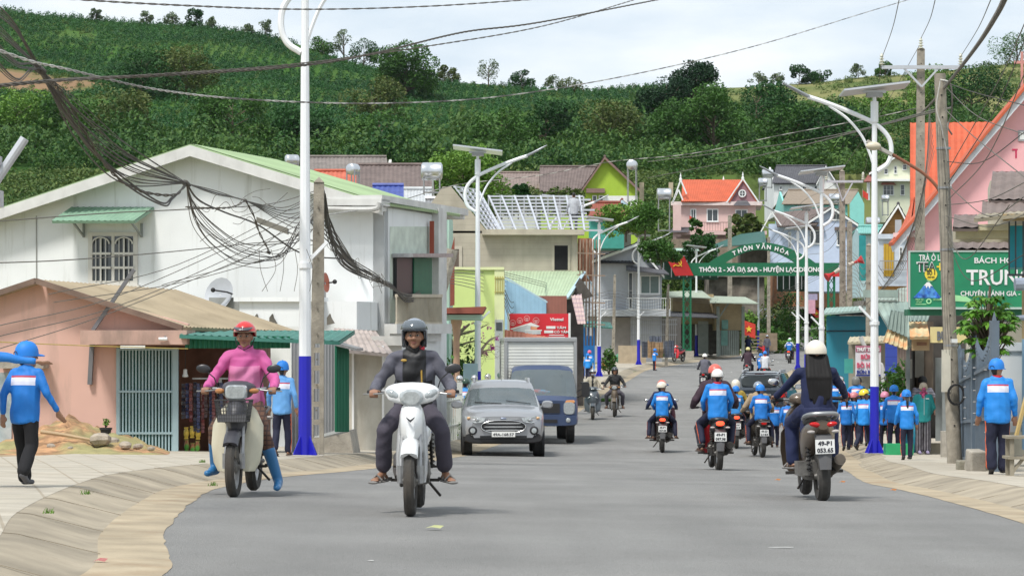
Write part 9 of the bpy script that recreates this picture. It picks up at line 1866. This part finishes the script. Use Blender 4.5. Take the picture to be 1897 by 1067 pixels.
  for sx in (-1,1): m.loft([(-.05,sx*.36,1.15,.22,.28),(-.2,sx*.36,1.15,.22,.30)],12,3); m.ell((sx*.36,-.12,1.45),(.12,.06,.10),10,6)
  m.box((0,.55,1.08),(1.5,.5,.1)); m.build('seats',mat('dark interior cloth',(.06,.065,.07),.9,var=.1),t)
  m=MB(); m.tube([Vector((.38+.17*math.cos(a),.40-.05*math.sin(a),1.16+.16*math.sin(a))) for a in [k*.3927 for k in range(16)]],.015,6,closed=True); m.build('steering_wheel',BLKP,t)
 else:
  m=MB(); m.loft([(-2.06,0,.46,.80,.13),(-2.0,0,.46,.84,.16),(-1.8,0,.46,.86,.16)],24,5); m.build('rear_bumper',BLKP,t)
  for sx in (-1,1):
   m=MB(); m.loft([(-2.03,sx*.70,.93,.10,.13),(-1.95,sx*.76,.94,.11,.15),(-1.8,sx*.80,.95,.08,.14)],14,3); m.build('tail_light',TLR,t)
  m=MB(); m.loft([(-1.935,0,1.30,.56,.155),(-1.8,0,1.32,.60,.17),(-1.7,0,1.34,.62,.17)],20,4.5); m.build('rear_window',SGL,t)
  m=MB(); m.box((0,-2.045,.88),(.80,.03,.07)); m.build('chrome_strip',CHROME,t,smooth=0)
  m=MB(); m.bar((-.05,-1.97,1.17),(.38,-1.95,1.23),.018); m.build('rear_wiper',BLKP,t)
  m=MB(); m.box((0,-1.78,1.555),(.3,.03,.02)); m.build('high_brake_light',TLR,t)
  m=MB(); m.box((0,-1.74,1.57),(1.1,.2,.03)); m.build('spoiler',paint,t)
  plate(t,(0,-2.055,.74),.32,.19,'49A','000.21')
 return t
suv('silver grey compact car parked facing us on the left with chrome grille',G(928,57.6)+V3(0,2.0,-.02),math.pi+R(1.5),SILV)
DBL=mat('dark blue black paint',(.025,.035,.05),.3,.3,coat=.8,var=.03)
suv('dark blue hatchback seen from behind among the motorbikes',G(1430,86)+V3(0,2.0,0),R(-12),DBL,False)
suv('pale parked car half hidden behind the bank bushes',P(1392,606,238),R(100),mat('pale silver paint',(.5,.52,.54),.35,.5,coat=.5),False)
tr=thing('box_truck','dark blue light truck with a silver ribbed cargo box parked behind the grey car','truck',G(1000,67.2)+V3(0,3.0,0),math.pi+R(2))
rows=[(2.66,[(.78,.50),(.83,.55),(.84,.70),(.84,.86),(.82,.98),(.80,1.04),(.70,1.07),(.4,1.09),(0,1.10)]),
  (2.56,[(.80,.46),(.86,.55),(.87,.75),(.87,.95),(.86,1.10),(.84,1.16),(.74,1.19),(.4,1.21),(0,1.22)]),
  (2.30,[(.80,.46),(.87,.55),(.88,.75),(.88,1.0),(.87,1.18),(.80,1.60),(.72,1.68),(.4,1.71),(0,1.72)]),
  (2.17,[(.80,.46),(.87,.55),(.88,.75),(.88,1.0),(.87,1.20),(.77,1.76),(.70,1.83),(.4,1.86),(0,1.865)]),(2.05,[(.80,.46),(.87,.55),(.88,.75),(.88,1.0),(.87,1.20),(.76,1.86),(.66,1.94),(.4,1.97),(0,1.975)]),
  (1.2,[(.80,.46),(.87,.55),(.88,.75),(.88,1.0),(.87,1.20),(.77,1.86),(.68,1.94),(.4,1.97),(0,1.975)])]
shell(rows,None,'cab',tr,[NVY,WGL,BLKP,SGL],lambda i,k: 1 if (i in (1,2) and k>=5) else (3 if i==4 and k==4 else 0))
m=MB(); m.loft([(2.70,0,.60,.84,.13),(2.66,0,.60,.86,.15),(2.5,0,.60,.88,.15)],24,5); m.build('bumper',NVY,tr)
m=MB(); m.box((0,2.665,.90),(.82,.05,.24)); m.box((0,2.705,.58),(.7,.03,.08)); m.build('grille',BLKP,tr,smooth=0)
for sx in (-1,1):
 m=MB(); m.loft([(2.70,sx*.64,.90,.13,.15),(2.62,sx*.66,.90,.17,.18),(2.5,sx*.70,.90,.17,.18)],14,3.4); hl=m.build('headlight',LENS,tr); m=MB(); m.loft([(2.69,sx*.66,1.05,.10,.045),(2.6,sx*.68,1.05,.15,.06)],12,3); m.build('indicator',mat('amber lamp',(.75,.33,.12),.2),hl)
 m=MB(); m.ell((sx*.62,2.71,.60),(.06,.02,.06),12,8); m.build('fog_lamp',LENS,tr)
 m=MB(); m.loft([(2.42,sx*1.08,1.36,.10,.19),(2.34,sx*1.08,1.36,.105,.20)],12,4); m.bar((sx*.86,2.3,1.3),(sx*1.05,2.38,1.42),.025); m.bar((sx*.86,2.3,1.15),(sx*1.05,2.38,1.25),.025); m.build('wing_mirror',BLKP,tr)
 wheelc(tr,sx*.72,1.75,.33,.20); wheelc(tr,sx*.72,-1.3,.33,.34)
m=MB(); m.bar((-.62,2.50,1.24),(-.05,2.42,1.36),.02); m.bar((0,2.50,1.24),(.55,2.42,1.34),.02); m.build('wiper',BLKP,tr)
m=MB(); m.box((.0,2.25,1.22),(1.4,.3,.06));
for sx in (-1,1): m.loft([(1.6,sx*.40,1.35,.24,.32),(1.45,sx*.40,1.35,.24,.34)],12,3); m.ell((sx*.40,1.52,1.72),(.13,.06,.10),10,6)
m.build('cab_interior',MATS['dark interior cloth'],tr)
m=MB(); m.ell((.15,2.2,1.30),(.35,.1,.07),10,6); m.build('dashboard_cloth',mat('blue red cloth',(.10,.35,.60),.8,col2=(.65,.08,.05),c2sc=5),tr)
BOX=mat('silver ribbed box',(.66,.67,.63),.45,.05,var=.06,stain=.15,st0=.6); BXF=mat('box frame metal',(.42,.43,.43),.4,.5,var=.05)
m=MB(); x=.90; z0,z1=.95,2.62
m.sheet([(-x,1.10,z0),(-x,1.10,z1),(x,1.10,z1),(x,1.10,z0)],130,1,corr(21,.0035),.02); m.sheet([(-x,-2.6,z0),(-x,-2.6,z1),(-x,1.1,z1),(-x,1.1,z0)],130,1,corr(21,.0035),.02); m.sheet([(x,-2.6,z1),(x,-2.6,z0),(x,1.1,z0),(x,1.1,z1)],130,1,corr(21,.0035),.02); m.box((0,-.75,z1),(2*x,3.7,.03)); m.box((0,-.75,.9),(2*x,3.7,.1)); m.box((0,-2.6,1.78),(2*x,.04,1.66)); cb=m.build('cargo_box',BOX,tr,smooth=40)
m=MB()
for sx in (-1,1): m.box((sx*(x-.01),1.10,(z0+z1)/2),(.09,.09,z1-z0+.06)); m.box((sx*(x-.01),-2.6,(z0+z1)/2),(.09,.09,z1-z0)); m.box((sx*(x-.01),-.75,z1),(.09,3.7,.09)); m.box((sx*(x-.01),-.75,z0),(.09,3.7,.09))
m.box((0,1.10,z1),(2*x+.06,.11,.11)); m.box((0,1.10,z0),(2*x,.1,.08)); m.build('box_frame',BXF,cb,smooth=0,bevel=.012)
m=MB(); m.box((0,0,.62),(.7,5,.2)); m.box((0,-.5,.75),(1.5,3.9,.06)); m.build('chassis',DKM,tr)
LF=mat('dry leaf',(.40,.16,.05),.8,var=.2); YLF=mat('yellow leaf',(.40,.42,.20),.8)
for i,(px,py,mm,lb) in enumerate(((805,987,YLF,'long yellow green leaf lying on the asphalt near the camera'),(1440,893,LF,'small reddish dry leaf on the asphalt, left of the brown scooter'),(1654,912,LF,'dry brown leaf on the asphalt at the right gutter'),(1560,897,LF,'dark dry leaf on the asphalt behind the brown scooter'),(186,1050,mat('pink scrap',(.4,.15,.14),.8),'pink paper scrap in the left gutter'),(1355,690,WHITE,'white paper scrap far ahead on the asphalt'),(1441,672,WHITE,'white scrap on the asphalt near the far pair'))):
 c=onroad(px,py); k=.045 if i!=0 else .07; mb=MB(); mb.add([(-k,0,.012),(-k*.3,-k*.5,.022),(k*.6,-k*.35,.012),(k,0,.03),(k*.4,k*.5,.012),(-k*.5,k*.4,.02),(0,0,.035)],[(0,1,6),(1,2,6),(2,3,6),(3,4,6),(4,5,6),(5,0,6)]); o=mb.build('fallen_leaf' if 'leaf' in lb else 'paper_scrap',mm,None,smooth=0); o.location=c; tag(o,lb,'leaf' if 'leaf' in lb else 'litter')
for i,(px,py,n) in enumerate(((90,953,60),(160,918,60),(375,858,90),(395,902,50),(640,835,40))):
 c=onroad(px,py,LL); V=[]
 for k in range(n//2):
  a=rng.random()*6.28; d=Vector((math.cos(a),math.sin(a),0)); o_=Vector((rng.normal()*.02,rng.normal()*.03,0)); h_=.012+.028*rng.random(); s_=Vector((-d.y,d.x,0))*.004
  V+=[o_-s_,o_+s_,o_+s_*.3+d*h_*.6+Vector((0,0,h_)),o_-s_*.3+d*h_*.5+Vector((0,0,h_))]
 o=quads_obj('grass_tuft',np.array([tuple(v) for v in V]),L_LT); o.location=c; tag(o,'small tuft of grass growing in a pavement joint','grass tuft','grass tufts in the left pavement')
c=G(20,26,LL)
hz_=MB(); hz_.box((0,370,70),(760,900,190)); o=hz_.build('haze',None,smooth=0); m=bpy.data.materials.new('haze air'); m.use_nodes=True; m.node_tree.nodes.remove(m.node_tree.nodes['Principled BSDF']); pv=m.node_tree.nodes.new('ShaderNodeVolumePrincipled'); pv.inputs['Density'].default_value=.00003; pv.inputs['Color'].default_value=(.86,.93,1,1); pv.inputs['Anisotropy'].default_value=.2; m.node_tree.links.new(pv.outputs[0],m.node_tree.nodes['Material Output'].inputs['Volume']); o.data.materials.clear(); o.data.materials.append(m); tag(o,kind='stuff',label='thin pale haze in the air over the valley')
SC.cycles.volume_bounces=0
